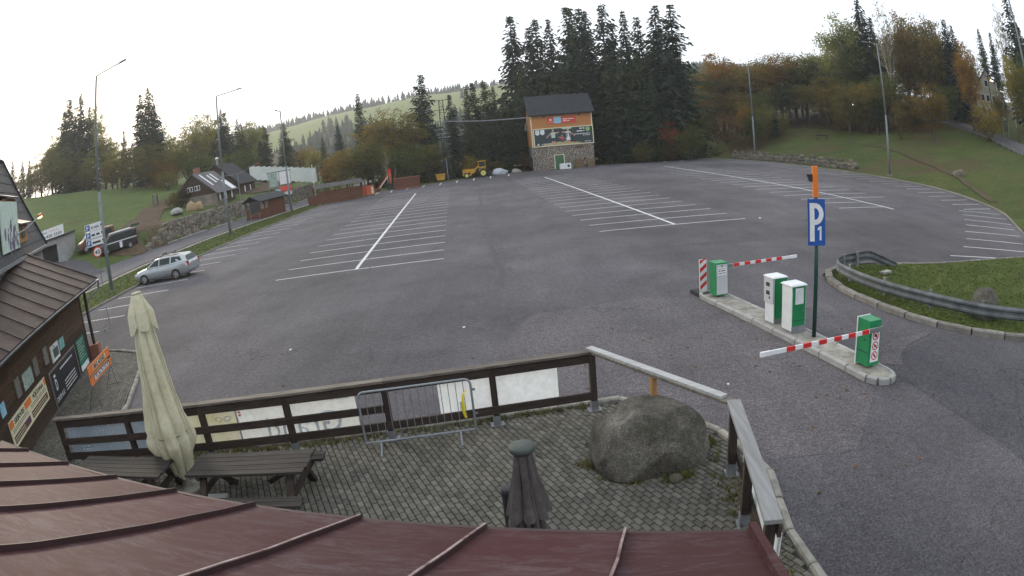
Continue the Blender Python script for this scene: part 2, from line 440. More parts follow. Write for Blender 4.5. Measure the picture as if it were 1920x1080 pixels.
# ------------------------------------------------------------------ mesh helpers
class MB:
    def __init__(s):
        s.v = []; s.f = []
    def add(s, vs_, fs):
        b = len(s.v)
        s.v.extend(vs_)
        s.f.extend([tuple(i + b for i in f) for f in fs])
        return s
    def box(s, c, d, rz=0., m=None):
        x, y, z = (k / 2 for k in d)
        M = Matrix.Translation(c) @ (m if m is not None else Matrix.Rotation(rz, 4, 'Z'))
        vs_ = [tuple(M @ Vector((sx * x, sy * y, sz * z))) for sz in (-1, 1) for sx, sy in ((-1, -1), (1, -1), (1, 1), (-1, 1))]
        return s.add(vs_, [(3, 2, 1, 0), (4, 5, 6, 7), (0, 1, 5, 4), (1, 2, 6, 5), (2, 3, 7, 6), (3, 0, 4, 7)])
    def bar(s, a, b, w, h=None, up=(0, 0, 1)):
        """square bar from a to b, w across, h along up"""
        a, b = Vector(a), Vector(b)
        h = h or w
        d = (b - a).normalized()
        u = Vector(up)
        if abs(d.dot(u)) > .98: u = Vector((1, 0, 0))
        sd_ = d.cross(u).normalized()
        u = sd_.cross(d).normalized()
        vs_ = []
        for p in (a, b):
            for i, j in ((-1, -1), (1, -1), (1, 1), (-1, 1)):
                vs_.append(tuple(p + sd_ * (i * w / 2) + u * (j * h / 2)))
        return s.add(vs_, [(0, 1, 2, 3), (7, 6, 5, 4), (0, 4, 5, 1), (1, 5, 6, 2), (2, 6, 7, 3), (3, 7, 4, 0)])
    def cyl(s, a, b, r0, r1=None, n=10, caps=True):
        a, b = Vector(a), Vector(b)
        r1 = r0 if r1 is None else r1
        d = (b - a).normalized()
        u = d.orthogonal().normalized()
        w = d.cross(u)
        vs_ = []
        for p, r in ((a, r0), (b, r1)):
            for k in range(n):
                t = 2 * math.pi * k / n
                vs_.append(tuple(p + u * (r * math.cos(t)) + w * (r * math.sin(t))))
        fs = [(k, (k + 1) % n, n + (k + 1) % n, n + k) for k in range(n)]
        if caps: fs += [tuple(range(n - 1, -1, -1)), tuple(range(n, 2 * n))]
        return s.add(vs_, fs)
    def tube(s, pts, r, n=8):
        for a, b in zip(pts, pts[1:]): s.cyl(a, b, r, n=n)
        return s
    def prism(s, poly, z0, z1):
        n = len(poly)
        vs_ = [(x, y, z0) for x, y in poly] + [(x, y, z1) for x, y in poly]
        return s.add(vs_, [tuple(range(n - 1, -1, -1)), tuple(range(n, 2 * n))] + [(k, (k + 1) % n, n + (k + 1) % n, n + k) for k in range(n)])
    def slab(s, pts, t):
        """thin plate: 3-D polygon pts thickened by t along its normal"""
        P = [Vector(p) for p in pts]
        nrm = (P[1] - P[0]).cross(P[2] - P[0]).normalized() * t
        n = len(P)
        vs_ = [tuple(p) for p in P] + [tuple(p + nrm) for p in P]
        return s.add(vs_, [tuple(range(n - 1, -1, -1)), tuple(range(n, 2 * n))] + [(k, (k + 1) % n, n + (k + 1) % n, n + k) for k in range(n)])
    def lathe(s, prof, n=20, o=(0, 0, 0)):
        vs_ = []
        for r, z in prof:
            for k in range(n):
                t = 2 * math.pi * k / n
                vs_.append((o[0] + r * math.cos(t), o[1] + r * math.sin(t), o[2] + z))
        fs = []
        for i in range(len(prof) - 1):
            for k in range(n):
                fs.append((i * n + k, i * n + (k + 1) % n, (i + 1) * n + (k + 1) % n, (i + 1) * n + k))
        fs += [tuple(range(n - 1, -1, -1)), tuple(range((len(prof) - 1) * n, len(prof) * n))]
        return s.add(vs_, fs)
    def loft(s, secs):
        """closed cross-sections joined end to end"""
        n = len(secs[0])
        vs_ = [tuple(p) for sec in secs for p in sec]
        fs = []
        for i in range(len(secs) - 1):
            for k in range(n):
                fs.append((i * n + k, i * n + (k + 1) % n, (i + 1) * n + (k + 1) % n, (i + 1) * n + k))
        fs += [tuple(range(n - 1, -1, -1)), tuple(range((len(secs) - 1) * n, len(secs) * n))]
        return s.add(vs_, fs)
    def mesh(s, name, m, smooth=False):
        me = bpy.data.meshes.new(name)
        me.from_pydata(s.v, [], s.f)
        if smooth: me.polygons.foreach_set('use_smooth', [True] * len(me.polygons))
        me.materials.append(MATS[m] if isinstance(m, str) else m)
        me.update()
        return me
    def build(s, name, m, parent=None, loc=(0, 0, 0), rz=0., smooth=False):
        return link(name, s.mesh(name, m, smooth), parent, loc, rz)
def link(name, me, parent=None, loc=(0, 0, 0), rz=0.):
    o = bpy.data.objects.new(name, me)
    COL.objects.link(o)
    o.parent = parent
    o.location = loc
    o.rotation_euler = (0, 0, rz) if isinstance(rz, (int, float)) else rz
    return o
def tag(o, label=None, cat=None, group=None, kind=None):
    if label: o['label'] = label
    if cat: o['category'] = cat
    if group: o['group'] = group
    if kind: o['kind'] = kind
    return o
def thing(name, label, cat, loc=(0, 0, 0), rz=0., group=None):
    return tag(link(name, None, None, loc, rz), label, cat, group)
def struct(name, me_mb, m, z=0):
    return tag(me_mb.build(name, m), kind='structure')
def fixn(o):
    bm = bmesh.new(); bm.from_mesh(o.data)
    bmesh.ops.recalc_face_normals(bm, faces=bm.faces)
    bm.to_mesh(o.data); bm.free()
    return o
def copy_tree(o, parent=None):
    c = o.copy(); COL.objects.link(c); c.parent = parent
    for ch in list(o.children): copy_tree(ch, c)
    return c
ORDW = ['leftmost', 'second from the left', 'third from the left', 'fourth from the left', 'fifth from the left', 'sixth from the left', 'seventh from the left', 'eighth from the left', 'ninth from the left', 'tenth from the left', 'eleventh from the left', 'twelfth from the left']
def nth(i, n, left=True):
    if i == n - 1 and n > 1: return 'rightmost'
    w = ['first', 'second', 'third', 'fourth', 'fifth', 'sixth', 'seventh', 'eighth', 'ninth', 'tenth', 'eleventh', 'twelfth', 'thirteenth', 'fourteenth', 'fifteenth', 'sixteenth', 'seventeenth', 'eighteenth', 'nineteenth', 'twentieth', 'twenty-first', 'twenty-second', 'twenty-third', 'twenty-fourth', 'twenty-fifth', 'twenty-sixth', 'twenty-seventh', 'twenty-eighth', 'twenty-ninth', 'thirtieth']
    return 'leftmost' if i == 0 else w[i] + ' from the left'
def text(body, size, m, parent, M, mirror=False, width=None, extr=.0015, bold=0., name='lettering'):
    """flat lettering as a mesh; M places its lower left corner, x along the line, z out of the face"""
    c = bpy.data.curves.new('t', 'FONT')
    c.body = body
    c.size = size
    c.extrude = extr
    c.offset = bold
    c.resolution_u = 3
    o = bpy.data.objects.new('t', c)
    me = bpy.data.meshes.new_from_object(o)
    bpy.data.objects.remove(o); bpy.data.curves.remove(c)
    xs = [v.co.x for v in me.vertices] or [0, 1]
    w = max(xs) - min(xs)
    k = (width / w) if width and w > 0 else 1.
    if mirror: S = Matrix.Translation((w * k, 0, 0)) @ Matrix.Diagonal((-k, 1, 1, 1))
    else: S = Matrix.Diagonal((k, 1, 1, 1))
    me.transform(M @ S)
    if mirror: me.flip_normals()
    me.materials.clear(); me.materials.append(MATS[m])
    me.name = name
    return link(name, me, parent)
def frame(o, xdir, ydir):
    x, y = Vector(xdir).normalized(), Vector(ydir).normalized()
    z = x.cross(y)
    return Matrix(((x.x, y.x, z.x, o[0]), (x.y, y.y, z.y, o[1]), (x.z, y.z, z.z, o[2]), (0, 0, 0, 1)))
def panel(M, x0, y0, x1, y1, t, z=0.):
    """rectangle in the frame M, t thick"""
    b = MB()
    vs_ = [tuple(M @ Vector((x, y, zz))) for zz in (z, z + t) for x, y in ((x0, y0), (x1, y0), (x1, y1), (x0, y1))]
    return b.add(vs_, [(3, 2, 1, 0), (4, 5, 6, 7), (0, 1, 5, 4), (1, 2, 6, 5), (2, 3, 7, 6), (3, 0, 4, 7)])
def small_print(mb, m, parent):
    return tag(mb.build('small_print', m, parent), kind='stuff')
def scribble(M, x0, y0, x1, h, z, seed=0, b=None):
    """a line of print too small to read: word-long dashes"""
    b = b or MB()
    rr = random.Random(seed)
    x = x0
    while x < x1:
        w = min(rr.uniform(1.2, 4.5) * h, x1 - x)
        if w > .3 * h:
            vs_ = [tuple(M @ Vector((p, q, z))) for p, q in ((x, y0), (x + w, y0), (x + w, y0 + h * .75), (x, y0 + h * .75))]
            b.add(vs_, [(0, 1, 2, 3)])
        x += w + h * .6
    return b

# ================================================================== the setting
def lerp_tab(t, tab):
    if t <= tab[0][0]: return tab[0][1]
    for (a, va), (b, vb) in zip(tab, tab[1:]):
        if t <= b: return va + (vb - va) * (t - a) / (b - a)
    return tab[-1][1]
def sstep(a, b, t):
    t = min(1., max(0., (t - a) / (b - a))); return t * t * (3 - 2 * t)
XB = [(-60, 36), (0, 34), (20, 33), (31, 34), (37.7, 36.8), (45.5, 39), (51, 39.6), (66, 38.2), (85, 36.2), (95, 34.5), (103, 32), (109, 27), (125, 24), (200, 22)]
XR = [(-60, -43), (20, -41), (45, -39.2), (60, -37.9), (78, -35.2), (100, -32.8), (200, -30)]
def terrain(x, y):
    z = 0.
    s = x - lerp_tab(y, XB)
    if s > 0:
        s -= 1.2 * (1 - 2.718 ** (-s / 1.2))
        z = .2 * min(s, 55) + .10 * max(0, s - 55)
    e = lerp_tab(y, XR) - x
    if e > 0:
        st = 2.0 * sstep(53, 58, y) * (1 - sstep(104, 116, y))
        st2 = .35 * (1 - sstep(53, 58, y))
        z = st * sstep(0, .6, e) + st2 * sstep(0, 3, e) + .165 * min(e, 92) + .05 * max(0, e - 92)
    if z > .15 and abs(x) < 220 and y < 220:
        k = min(1., (z - .15) / .6)
        z += k * (.26 * noise.noise((x * .12, y * .12, 0)) + .10 * noise.noise((x * .4, y * .4, 3)))
    return z

def drape(pts, w, name, m, dz=.04, step=1.5, jag=0., kind='structure', parent=None):
    """a strip w wide that follows the ground along pts"""
    P = []
    for a, b in zip(pts, pts[1:]):
        a, b = Vector(a), Vector(b)
        n = max(1, int((b - a).length / step))
        P += [a.lerp(b, k / n) for k in range(n)]
    P.append(Vector(pts[-1]))
    mb = MB(); rows = []
    rr = random.Random(3)
    for i, p in enumerate(P):
        d = (P[min(i + 1, len(P) - 1)] - P[max(i - 1, 0)]).normalized()
        n = Vector((-d.y, d.x))
        ww = w(i / (len(P) - 1)) if callable(w) else w
        row = []
        for k in range(5):
            q = p + n * (ww * (k / 4 - .5) + (rr.uniform(-jag, jag) if k in (0, 4) else 0))
            row.append((q.x, q.y, terrain(q.x, q.y) + dz))
        rows.append(row)
    vs_ = [v for r_ in rows for v in r_]
    fs = [(i * 5 + k, i * 5 + k + 1, i * 5 + k + 6, i * 5 + k + 5) for i in range(len(rows) - 1) for k in range(4)]
    mb.add(vs_, fs)
    o = mb.build(name, m, parent, smooth=True)
    fixn(o)
    if o.data.polygons[0].normal.z < 0: o.data.flip_normals()
    if kind: tag(o, kind=kind)
    return o

# ---- ground: one sheet out to the far hills
def axis(bands):
    out = []
    for a, b, st in bands:
        x = a
        while x < b - 1e-6:
            out.append(x); x += st
    out.append(bands[-1][1])
    return out
gx = axis([(-950, -300, 65), (-300, -140, 20), (-140, -60, 2.5), (-60, -28, 1.0), (-28, 26, 6), (26, 62, 1.25), (62, 120, 2.5), (120, 300, 20), (300, 950, 65)])
gy = axis([(-400, -60, 60), (-60, 20, 5), (20, 110, 1.5), (110, 140, 2.5), (140, 300, 16), (300, 940, 80)])
mb = MB()
for y in gy:
    for x in gx:
        z = terrain(x, y) - .05
        mb.v.append((x, y, z))
nx_ = len(gx)
mb.f = [(j * nx_ + i, j * nx_ + i + 1, (j + 1) * nx_ + i + 1, (j + 1) * nx_ + i) for j in range(len(gy) - 1) for i in range(nx_ - 1)]
ground = mb.build('ground', 'turf', smooth=True)
tag(ground, kind='structure')
for m_ in ('turf_hill', 'forest_floor'): ground.data.materials.append(MATS[m_])
for p_ in ground.data.polygons:
    c = p_.center
    s_ = c.x - lerp_tab(c.y, XB)
    e_ = lerp_tab(c.y, XR) - c.x
    if s_ > 0: p_.material_index = 1
    if c.y > 103 and -30 < c.x < 30: p_.material_index = 2
    if s_ > 26 and c.y > 100 - s_ * .2: p_.material_index = 2
    if e_ > 94 or c.y > 150: p_.material_index = 2

# ---- car park surface
LOT = [(-24.1, -30), (-24.1, 76.5), (-25.6, 80), (-20, 83.5), (-20.2, 90.5), (-1, 103.6), (3, 103), (13.2, 104), (16.5, 107), (22, 109.6), (27, 108), (32, 103), (34.5, 95), (36.2, 85), (37.3, 75), (38.2, 66), (39.2, 58), (39.6, 51), (39, 45.5), (36.8, 37.7), (34.8, 33.7), (32, 30), (29.2, 26.2), (26.5, 22.8), (23.1, 20.6), (16.3, 20.2), (13.7, 20.6), (12.3, 21.0), (11.1, 20.7), (10.3, 19.9), (9.9, 18.8), (9.8, 17.6), (9.95, 15.6), (10.6, 13.7), (11.8, 12.1), (13, 11.3), (16, 9.9), (22, 8), (45, 2), (45, -30)]
def sheet(name, poly, z, m, parent=None, kind='structure'):
    bm = bmesh.new()
    f = bm.faces.new([bm.verts.new((x, y, z)) for x, y in poly])
    bmesh.ops.triangulate(bm, faces=[f])
    for f in bm.faces:
        if f.normal.z < 0: f.normal_flip()
    me = bpy.data.meshes.new(name); bm.to_mesh(me); bm.free()
    me.materials.append(MATS[m])
    o = link(name, me, parent)
    if kind: tag(o, kind=kind)
    return o
lot = sheet('parking_lot', LOT, 0, 'asphalt')
sheet('asphalt_patch', [(7.6, 11.2), (8.62, 12.07), (10.7, 13.0), (12.2, 11.7), (16, 9.6), (30, 5.5), (30, -6), (9.5, -6), (8.2, 6.0)], .004, 'asphalt_new', lot, None)
sheet('asphalt_patch', [(0.1, 18.2), (3.6, 18.9), (5.1, 18.4), (6.8, 10.4), (5.2, 8.2), (3.6, 8.4), (2.2, 11.6), (-1.2, 12.0), (-.9, 15.2)], .004, 'asphalt_pale', lot, None)
sheet('broken_patch', [(7.7, 11.55), (8.3, 12.5), (8.9, 12.9), (10.2, 13.2), (10.25, 12.95), (9.0, 12.4), (8.5, 11.9), (8.15, 11.3)], .008, 'asphalt_pale', lot, None)
# tar seams and a manhole
for pts, w in (([(-4.6, 78), (-3.6, 60), (-2.9, 50), (-2.5, 44), (-1.9, 36), (-1.55, 31), (-1.2, 27), (-.9, 24.5), (-.95, 21.5)], .24), ([(20, 95), (12, 70), (9, 52), (14, 44)], .06), ([(-20, 60), (-10, 40), (-6, 24)], .05), ([(30, 36), (22, 30), (14, 27.5), (5, 27)], .05)):
    rr = random.Random(len(pts))
    P = []
    for a, b in zip(pts, pts[1:]):
        n = max(2, int(math.dist(a, b) / .7))
        P += [(a[0] + (b[0] - a[0]) * k / n + rr.uniform(-.06, .06), a[1] + (b[1] - a[1]) * k / n + rr.uniform(-.06, .06)) for k in range(n)]
    mb = MB()
    for a, b in zip(P, P[1:]):
        n = Vector((-(b[1] - a[1]), b[0] - a[0])).normalized() * w / 2 * rr.uniform(.6, 1.2)
        mb.add([(a[0] - n.x, a[1] - n.y, .006), (b[0] - n.x, b[1] - n.y, .006), (b[0] + n.x, b[1] + n.y, .006), (a[0] + n.x, a[1] + n.y, .006)], [(0, 1, 2, 3)])
    mb.build('tar_seam', 'tar', lot)
MB().lathe([(.55, 0), (.55, .012), (.5, .014)], 20).build('manhole_cover', 'tar', lot, (-5.3, 81.5, 0))

# ---- painted stall lines
def line_mesh(L, w=.11, m='line_paint'):
    rr = random.Random(int(L * 100))
    n = max(2, int(L / .5)); a = []; b = []
    for k in range(n + 1):
        a.append((L * k / n, -w / 2 + rr.uniform(-.008, .008), 0)); b.append((L * k / n, w / 2 + rr.uniform(-.008, .008), 0))
    mb = MB().add(a + b, [(k, k + 1, n + 2 + k, n + 1 + k) for k in range(n)])
    return mb.mesh('parking_line', m)
SP = 2.596
def stall_grid(ox, oy, ang, a, b, n, far, skip=0, m='line_paint', near=0.):
    u = Vector((math.cos(ang), math.sin(ang))); v = Vector((-u.y, u.x)); O = Vector((ox, oy))
    full = line_mesh(a + b, m=m)
    half = line_mesh(a, m=m)
    for j in range(n):
        p = O + v * (j * SP) - u * a
        link('parking_line', half if j < skip else full, lot, (p.x, p.y, .005), ang)
    p = O + v * near
    link('centre_line', line_mesh(far * SP - near, .17), lot, (p.x, p.y, .009), ang + math.pi / 2)
stall_grid(-7.911, 28.907, .092, 4.03, 4.16, 21, 18.8)
stall_grid(8.275, 33.445, .091, 4.19, 4.24, 21, 19.4)
stall_grid(23.992, 36.686, .066, 3.91, 3.95, 21, 19.7, 2, near=-1.2)
lm = line_mesh(4.0)
for j in range(-4, 18):
    p = Vector((-19.565, 32.918)) + Vector((math.cos(1.604), math.sin(1.604))) * (j * SP)
    link('parking_line', lm, lot, (p.x, p.y, .005), math.pi + .01)
for a, b in (((-19.1, 84.2), (-19.4, 88.6)), ((-17.1, 85.5), (-17.7, 90.0)), ((-15.3, 87.6), (-15.6, 91.6)), ((-13.2, 88.8), (-13.4, 93)), ((-10.9, 90.0), (-11.1, 94.5)), ((-8.6, 91.2), (-8.8, 96)), ((-6.2, 92.2), (-6.4, 97.6)), ((-3.8, 93.4), (-3.9, 99)), ((-1.1, 94.6), (-1.15, 100.5)), ((23.8, 99.5), (23.9, 103.4)), ((26.3, 98.2), (26.5, 102))):
    link('parking_line', line_mesh(math.dist(a, b), .17), lot, (a[0], a[1], .005), math.atan2(b[1] - a[1], b[0] - a[0]))
for i in range(17):
    y = 93.6 - i * 2.55
    x0 = 31.4 + i * .2 if i < 16 else 34.5
    link('parking_line', line_mesh(3.9, m='line_paint_faded' if i % 3 else 'line_paint'), lot, (x0 if i < 15 else 34.4, y, .005), .03)
RS = [((34.5, 50.7), (38.5, 51.1)), ((34.3, 48.3), (38.3, 49.0)), ((34.0, 45.7), (38.0, 46.4)), ((33.3, 43.1), (37.3, 43.8)), ((32.8, 40.6), (37.0, 41.5)), ((32.3, 38.3), (36.5, 39.0)), ((31.5, 35.8), (35.7, 36.6)), ((30.3, 35.1), (34.3, 33.7)), ((29.1, 33.2), (33.0, 31.7)), ((27.6, 31.3), (31.4, 29.6)), ((26.0, 29.3), (29.8, 27.7)), ((24.1, 27.2), (28.2, 25.7)), ((22.4, 25.2), (26.3, 23.6)), ((20.5, 23.3), (24.4, 21.8)), ((18.1, 21.6), (21.9, 20.4))]
for a, b in RS:
    link('parking_line', line_mesh(math.dist(a, b)), lot, (a[0], a[1], .005), math.atan2(b[1] - a[1], b[0] - a[0]))
# litter and a few blown leaves on the asphalt
for (x, y, s_, m_) in ((-1.91, 17.42, .08, 'white_print'), (-6.98, 16.83, .08, 'white_print'), (13.3, 33.6, .12, 'white_print'), (15.4, 32.0, .12, 'kerb'), (3.9, 11.55, .05, 'white_print')):
    b_ = MB().box((0, 0, s_ * .2), (s_, s_ * .7, s_ * .4), random.random() * 3)
    tag(b_.build('paper_scrap', m_, None, (x, y, .006)), 'small pale scrap lying on the asphalt ' + {-1.91: 'in the middle of the car park', -6.98: 'left of the middle, above the fence', 13.3: 'beyond the raised far barrier arm', 15.4: 'farthest, near the second stall grid', 3.9: 'between the boulder and the lowered barrier arm'}[x], 'litter')
mb = MB(); rr = random.Random(5)
for k in range(260):
    x, y = (rr.uniform(2, 12), rr.uniform(7, 18)) if k < 130 else (rr.uniform(-12, 3), rr.uniform(11.5, 26))
    if 3.5 > x > -11 and y < 11.8: continue
    s_ = rr.uniform(.02, .05); t = rr.uniform(0, 6.28)
    mb.add([(x + s_ * math.cos(t + q), y + s_ * math.sin(t + q), .012 + rr.uniform(0, .012)) for q in (0, 1.3, 3.1, 4.6)], [(0, 1, 2, 3)])
tag(mb.build('fallen_leaves', 'fallen'), 'scattered brown leaves on the near asphalt', 'leaves', kind='stuff')

# ---- kerbs: one stone, one object
def along(pts, step):
    out = []; acc = 0.
    for a, b in zip(pts, pts[1:]):
        L = math.dist(a, b); t = acc
        while t < L:
            out.append((a[0] + (b[0] - a[0]) * t / L, a[1] + (b[1] - a[1]) * t / L, math.atan2(b[1] - a[1], b[0] - a[0])))
            t += step
        acc = t - L
    return out
def stone_block(L, w, h, seed=0, chamfer=.03):
    rr = random.Random(seed)
    secs = []
    for x in (0, L):
        j = lambda k=.006: rr.uniform(-k, k)
        secs.append([(x, -w / 2, 0), (x, w / 2, 0), (x, w / 2 + j(), h - chamfer), (x, w / 2 - chamfer, h + j()), (x, -w / 2 + chamfer, h + j()), (x, -w / 2 + j(), h - chamfer)])
    mb = MB().loft(secs)
    return mb
def kerb_run(name, pts, step, w, h, m, z=0., gap=.025, seed=1, jit=.01, root=None):
    root = root or tag(link(name, None, None), kind='structure')
    me = [stone_block(step, w, h, seed + k).mesh('kerbstone', m) for k in range(3)]
    rr = random.Random(seed)
    Q = along(pts, step) + [(pts[-1][0], pts[-1][1], 0)]
    for i, (a, b) in enumerate(zip(Q, Q[1:])):
        L = math.dist(a[:2], b[:2])
        if L < .1: continue
        o = link('kerbstone', me[i % 3], root, (a[0], a[1], z - .1 + rr.uniform(-jit, jit)), math.atan2(b[1] - a[1], b[0] - a[0]) + rr.uniform(-jit, jit) * .5)
        o.scale.x = (L - gap) / step
    return root
kerb_run('left_kerb', [(-24.15, 20), (-24.15, 76.5), (-25.6, 80)], 1.0, .16, .21, 'kerb')
kerb_run('right_kerb', [(27, 108.1), (32.1, 103.1), (34.6, 95), (36.3, 85), (37.4, 75), (38.3, 66), (39.3, 58), (39.7, 51), (39.1, 45.5), (36.9, 37.7), (34.9, 33.6), (32.1, 29.9), (29.3, 26.1), (26.6, 22.7), (23.2, 20.5), (16.3, 20.1), (13.7, 20.5)], 1.2, .16, .20, 'kerb', seed=5)
kerb_run('island_kerb', [(13.7, 20.5), (12.3, 20.9), (11.2, 20.6), (10.45, 19.85), (10.05, 18.8), (9.9, 17.6), (9.95, 16.5), (10.12, 15.5), (10.35, 14.6), (10.75, 13.7), (11.25, 12.9), (11.95, 12.2), (13.1, 11.45), (16, 10.1), (22, 8.1), (30, 6)], 1.15, .25, .25, 'kerb', seed=9, jit=.015)
# grass island between the lanes
ISL = [(13.7, 20.35), (16.3, 20.0), (23.2, 20.4), (26.6, 22.5), (29.5, 26), (33, 31), (45, 34), (45, 3), (22, 8.2), (16, 10.2), (13.15, 11.6), (12.0, 12.35), (11.35, 13.0), (10.9, 13.8), (10.5, 14.7), (10.25, 15.6), (10.1, 16.6), (10.05, 17.6), (10.2, 18.7), (10.6, 19.7), (11.3, 20.4), (12.3, 20.7)]
sheet('grass_island', ISL, .085, 'turf_green')
def in_poly(x, y, poly):
    c = False
    for (x1, y1), (x2, y2) in zip(poly, poly[1:] + poly[:1]):
        if (y1 > y) != (y2 > y) and x < (x2 - x1) * (y - y1) / (y2 - y1) + x1: c = not c
    return c
def tufts(name, label, spots, m, hmin, hmax, blades=4, seed=2, zf=None):
    mb = MB(); rr = random.Random(seed)
    for x, y in spots:
        z = zf(x, y) if zf else 0
        for k in range(blades):
            t = rr.uniform(0, 6.28); h = rr.uniform(hmin, hmax); w = h * .16 + .004
            ox, oy = x + rr.uniform(-.05, .05), y + rr.uniform(-.05, .05)
            lx, ly = math.cos(t) * h * rr.uniform(.2, .8), math.sin(t) * h * rr.uniform(.2, .8)
            mb.add([(ox - w * math.sin(t), oy + w * math.cos(t), z), (ox + w * math.sin(t), oy - w * math.cos(t), z), (ox + lx, oy + ly, z + h)], [(0, 1, 2)])
    return tag(mb.build(name, m), label, 'grass', kind='stuff')
rr = random.Random(11)
sp_ = []
while len(sp_) < 12000:
    x = 10.1 + (rr.random() ** 1.7) * 16; y = rr.uniform(9, 22)
    if in_poly(x, y, ISL): sp_.append((x, y))
tufts('island_grass', 'short green grass of the island behind the guardrail', sp_, 'grass_blades', .02, .055, 4, zf=lambda x, y: .085)

# ---- verge, footway strip and road on the left
XE = [(15, -31.6), (38, -30.0), (57, -29.5), (63, -28.9), (75.7, -27.8), (80, -27.6)]
def strip(name, y0, y1, f0, f1, z, m, step=2.5):
    mb = MB(); y = y0; rows = []
    while y <= y1 + 1e-6:
        rows.append((y, f0(y), f1(y))); y += step
    vs_ = [v for y, a, b in rows for v in ((a, y, z), (b, y, z))]
    mb.add(vs_, [(2 * i, 2 * i + 1, 2 * i + 3, 2 * i + 2) for i in range(len(rows) - 1)])
    o = mb.build(name, m)
    if o.data.polygons[0].normal.z < 0: o.data.flip_normals()
    return tag(o, kind='structure')
xe = lambda y: lerp_tab(y, XE)
xr = lambda y: lerp_tab(y, XR)
strip('grass_verge', 20, 78, lambda y: xe(y), lambda y: -24.15, .085, 'turf_green')
strip('road', -30, 140, lambda y: xr(y) - .6, lambda y: xe(y) - 1.25, .01, 'asphalt_road', 5)
strip('footway', -30, 130, lambda y: xe(y) - 1.3, lambda y: xe(y) - .28, .05, 'earth', 5)
kerb_run('verge_kerb', [(xe(y), y) for y in (20, 38, 57, 63, 75.7, 100)], 1.0, .34, .22, 'concrete', seed=21)
kerb_run('road_kerb', [(xr(y) + .3, y) for y in (60, 78, 100)], 1.0, .4, .2, 'concrete', seed=23)
sp_ = []
for k in range(9000):
    y = rr.uniform(20, 78); sp_.append((rr.uniform(xe(y) + .25, -24.3), y))
tufts('verge_grass', 'mown grass of the verge between car park and road', sp_, 'grass_blades', .04, .10, 3, zf=lambda x, y: .085)

# dirt track up the bank, and the driveway of the garage
drape([(-39.6, 53.5), (-41, 58.5), (-44.0, 66), (-47.5, 75), (-50, 82)], lambda t: 4.6 - 1.6 * t, 'dirt_track', 'earth', .05, 1.2, .5)
drape([(-37.5, 57.5), (-40, 61), (-43, 66), (-46, 71)], 2.6, 'dirt_bank', 'earth', .04, 1.2, .6)
drape([(-38.6, 43.5), (-43, 46.5), (-48, 48.0)], 6.5, 'driveway', 'asphalt_new', .05, 1.5)
# worn path on the right-hand hill
drape([(53.5, 96), (51.7, 84), (51.1, 72.6), (48.8, 65.5), (48.0, 59.6), (45.8, 53.7), (42.7, 46.2), (39.2, 39.6)], lambda t: .3 + .6 * t, 'hill_path', 'path_earth', .03, .8, .22)
UP = [(62.6, 56.0), (65.2, 62.8), (68.9, 73.6), (74.0, 88), (74.3, 102.7), (73.4, 114.0), (77.9, 134.9)]
drape([(x + 2.5, y + .7) for x, y in [(60, 48)] + UP + [(90, 160)]], 3.8, 'hill_road', 'asphalt_road', .08, 2)

# ---- far hills
def hill_z(az, d):
    ridge = lerp_tab(az, [(-70, .02), (-45, .035), (-33, .05), (-25, .062), (-20, .072), (-14, .082), (-8, .090), (0, .096), (12, .100), (20, .094), (28, .07), (40, .04), (70, .02)])
    t = sstep(230, 760, d)
    return t * (ridge * 705 + 3) + (0 if d < 760 else -(d - 760) * .12)
mb = MB()
AZ = [(-75 + i * 1.25) for i in range(121)]
DD = [215, 250, 290, 330, 370, 410, 450, 490, 530, 570, 610, 650, 690, 730, 760, 800, 860]
for az in AZ:
    for d in DD:
        z = hill_z(az, d) - .6 + (2.5 * noise.noise((az * .25, d * .012, 1)) if 230 < d else 0)
        mb.v.append((d * math.sin(R(az)), d * math.cos(R(az)), z))
nd = len(DD)
mb.f = [(i * nd + j, (i + 1) * nd + j, (i + 1) * nd + j + 1, i * nd + j + 1) for i in range(len(AZ) - 1) for j in range(nd - 1)]
hill = tag(mb.build('hills', 'meadow', smooth=True), kind='structure')
fixn(hill)
def meadow(az, d):
    """the open ski run on the far hillside"""
    if not -22 < az < 3: return False
    lo = lerp_tab(az, [(-22, 380), (-19, 430), (-16, 535), (-13, 480), (-9, 400), (-5, 420), (3, 480)])
    hi = lerp_tab(az, [(-22, 735), (-16, 742), (-9, 745), (3, 742)])
    return lo < d < hi
hill.data.materials.append(MATS['forest_floor'])
for p_ in hill.data.polygons:
    az = math.degrees(math.atan2(p_.center.x, p_.center.y)); d = math.hypot(p_.center.x, p_.center.y)
    if not meadow(az, d): p_.material_index = 1
mb = MB(); rr = random.Random(31)
cnt = 0
while cnt < 7000:
    az = rr.uniform(-50, 45); d = rr.uniform(250, 790) if rr.random() < .6 else rr.uniform(700, 790)
    if meadow(az, d) and rr.random() > .012: continue
    x, y = d * math.sin(R(az)), d * math.cos(R(az)); z = hill_z(az, d) - 1.5
    h = rr.uniform(8, 14); r0 = h * rr.uniform(.20, .32)
    n = 6
    t0 = rr.uniform(0, 6)
    for lv in range(3):
        zb, zt_, rb = z + h * (.06 + .28 * lv), z + h * (.52 + .24 * lv), r0 * (1 - .27 * lv)
        vs_ = [(x + rb * rr.uniform(.7, 1.2) * math.cos(t0 + 6.28 * k / n), y + rb * rr.uniform(.7, 1.2) * math.sin(t0 + 6.28 * k / n), zb + rr.uniform(-.5, .5)) for k in range(n)] + [(x, y, zt_)]
        mb.add(vs_, [(k, (k + 1) % n, n) for k in range(n)])
    cnt += 1
tag(mb.build('far_forest', 'needles_far'), 'distant spruce forest along the far ridge and hillside', 'forest', kind='stuff')

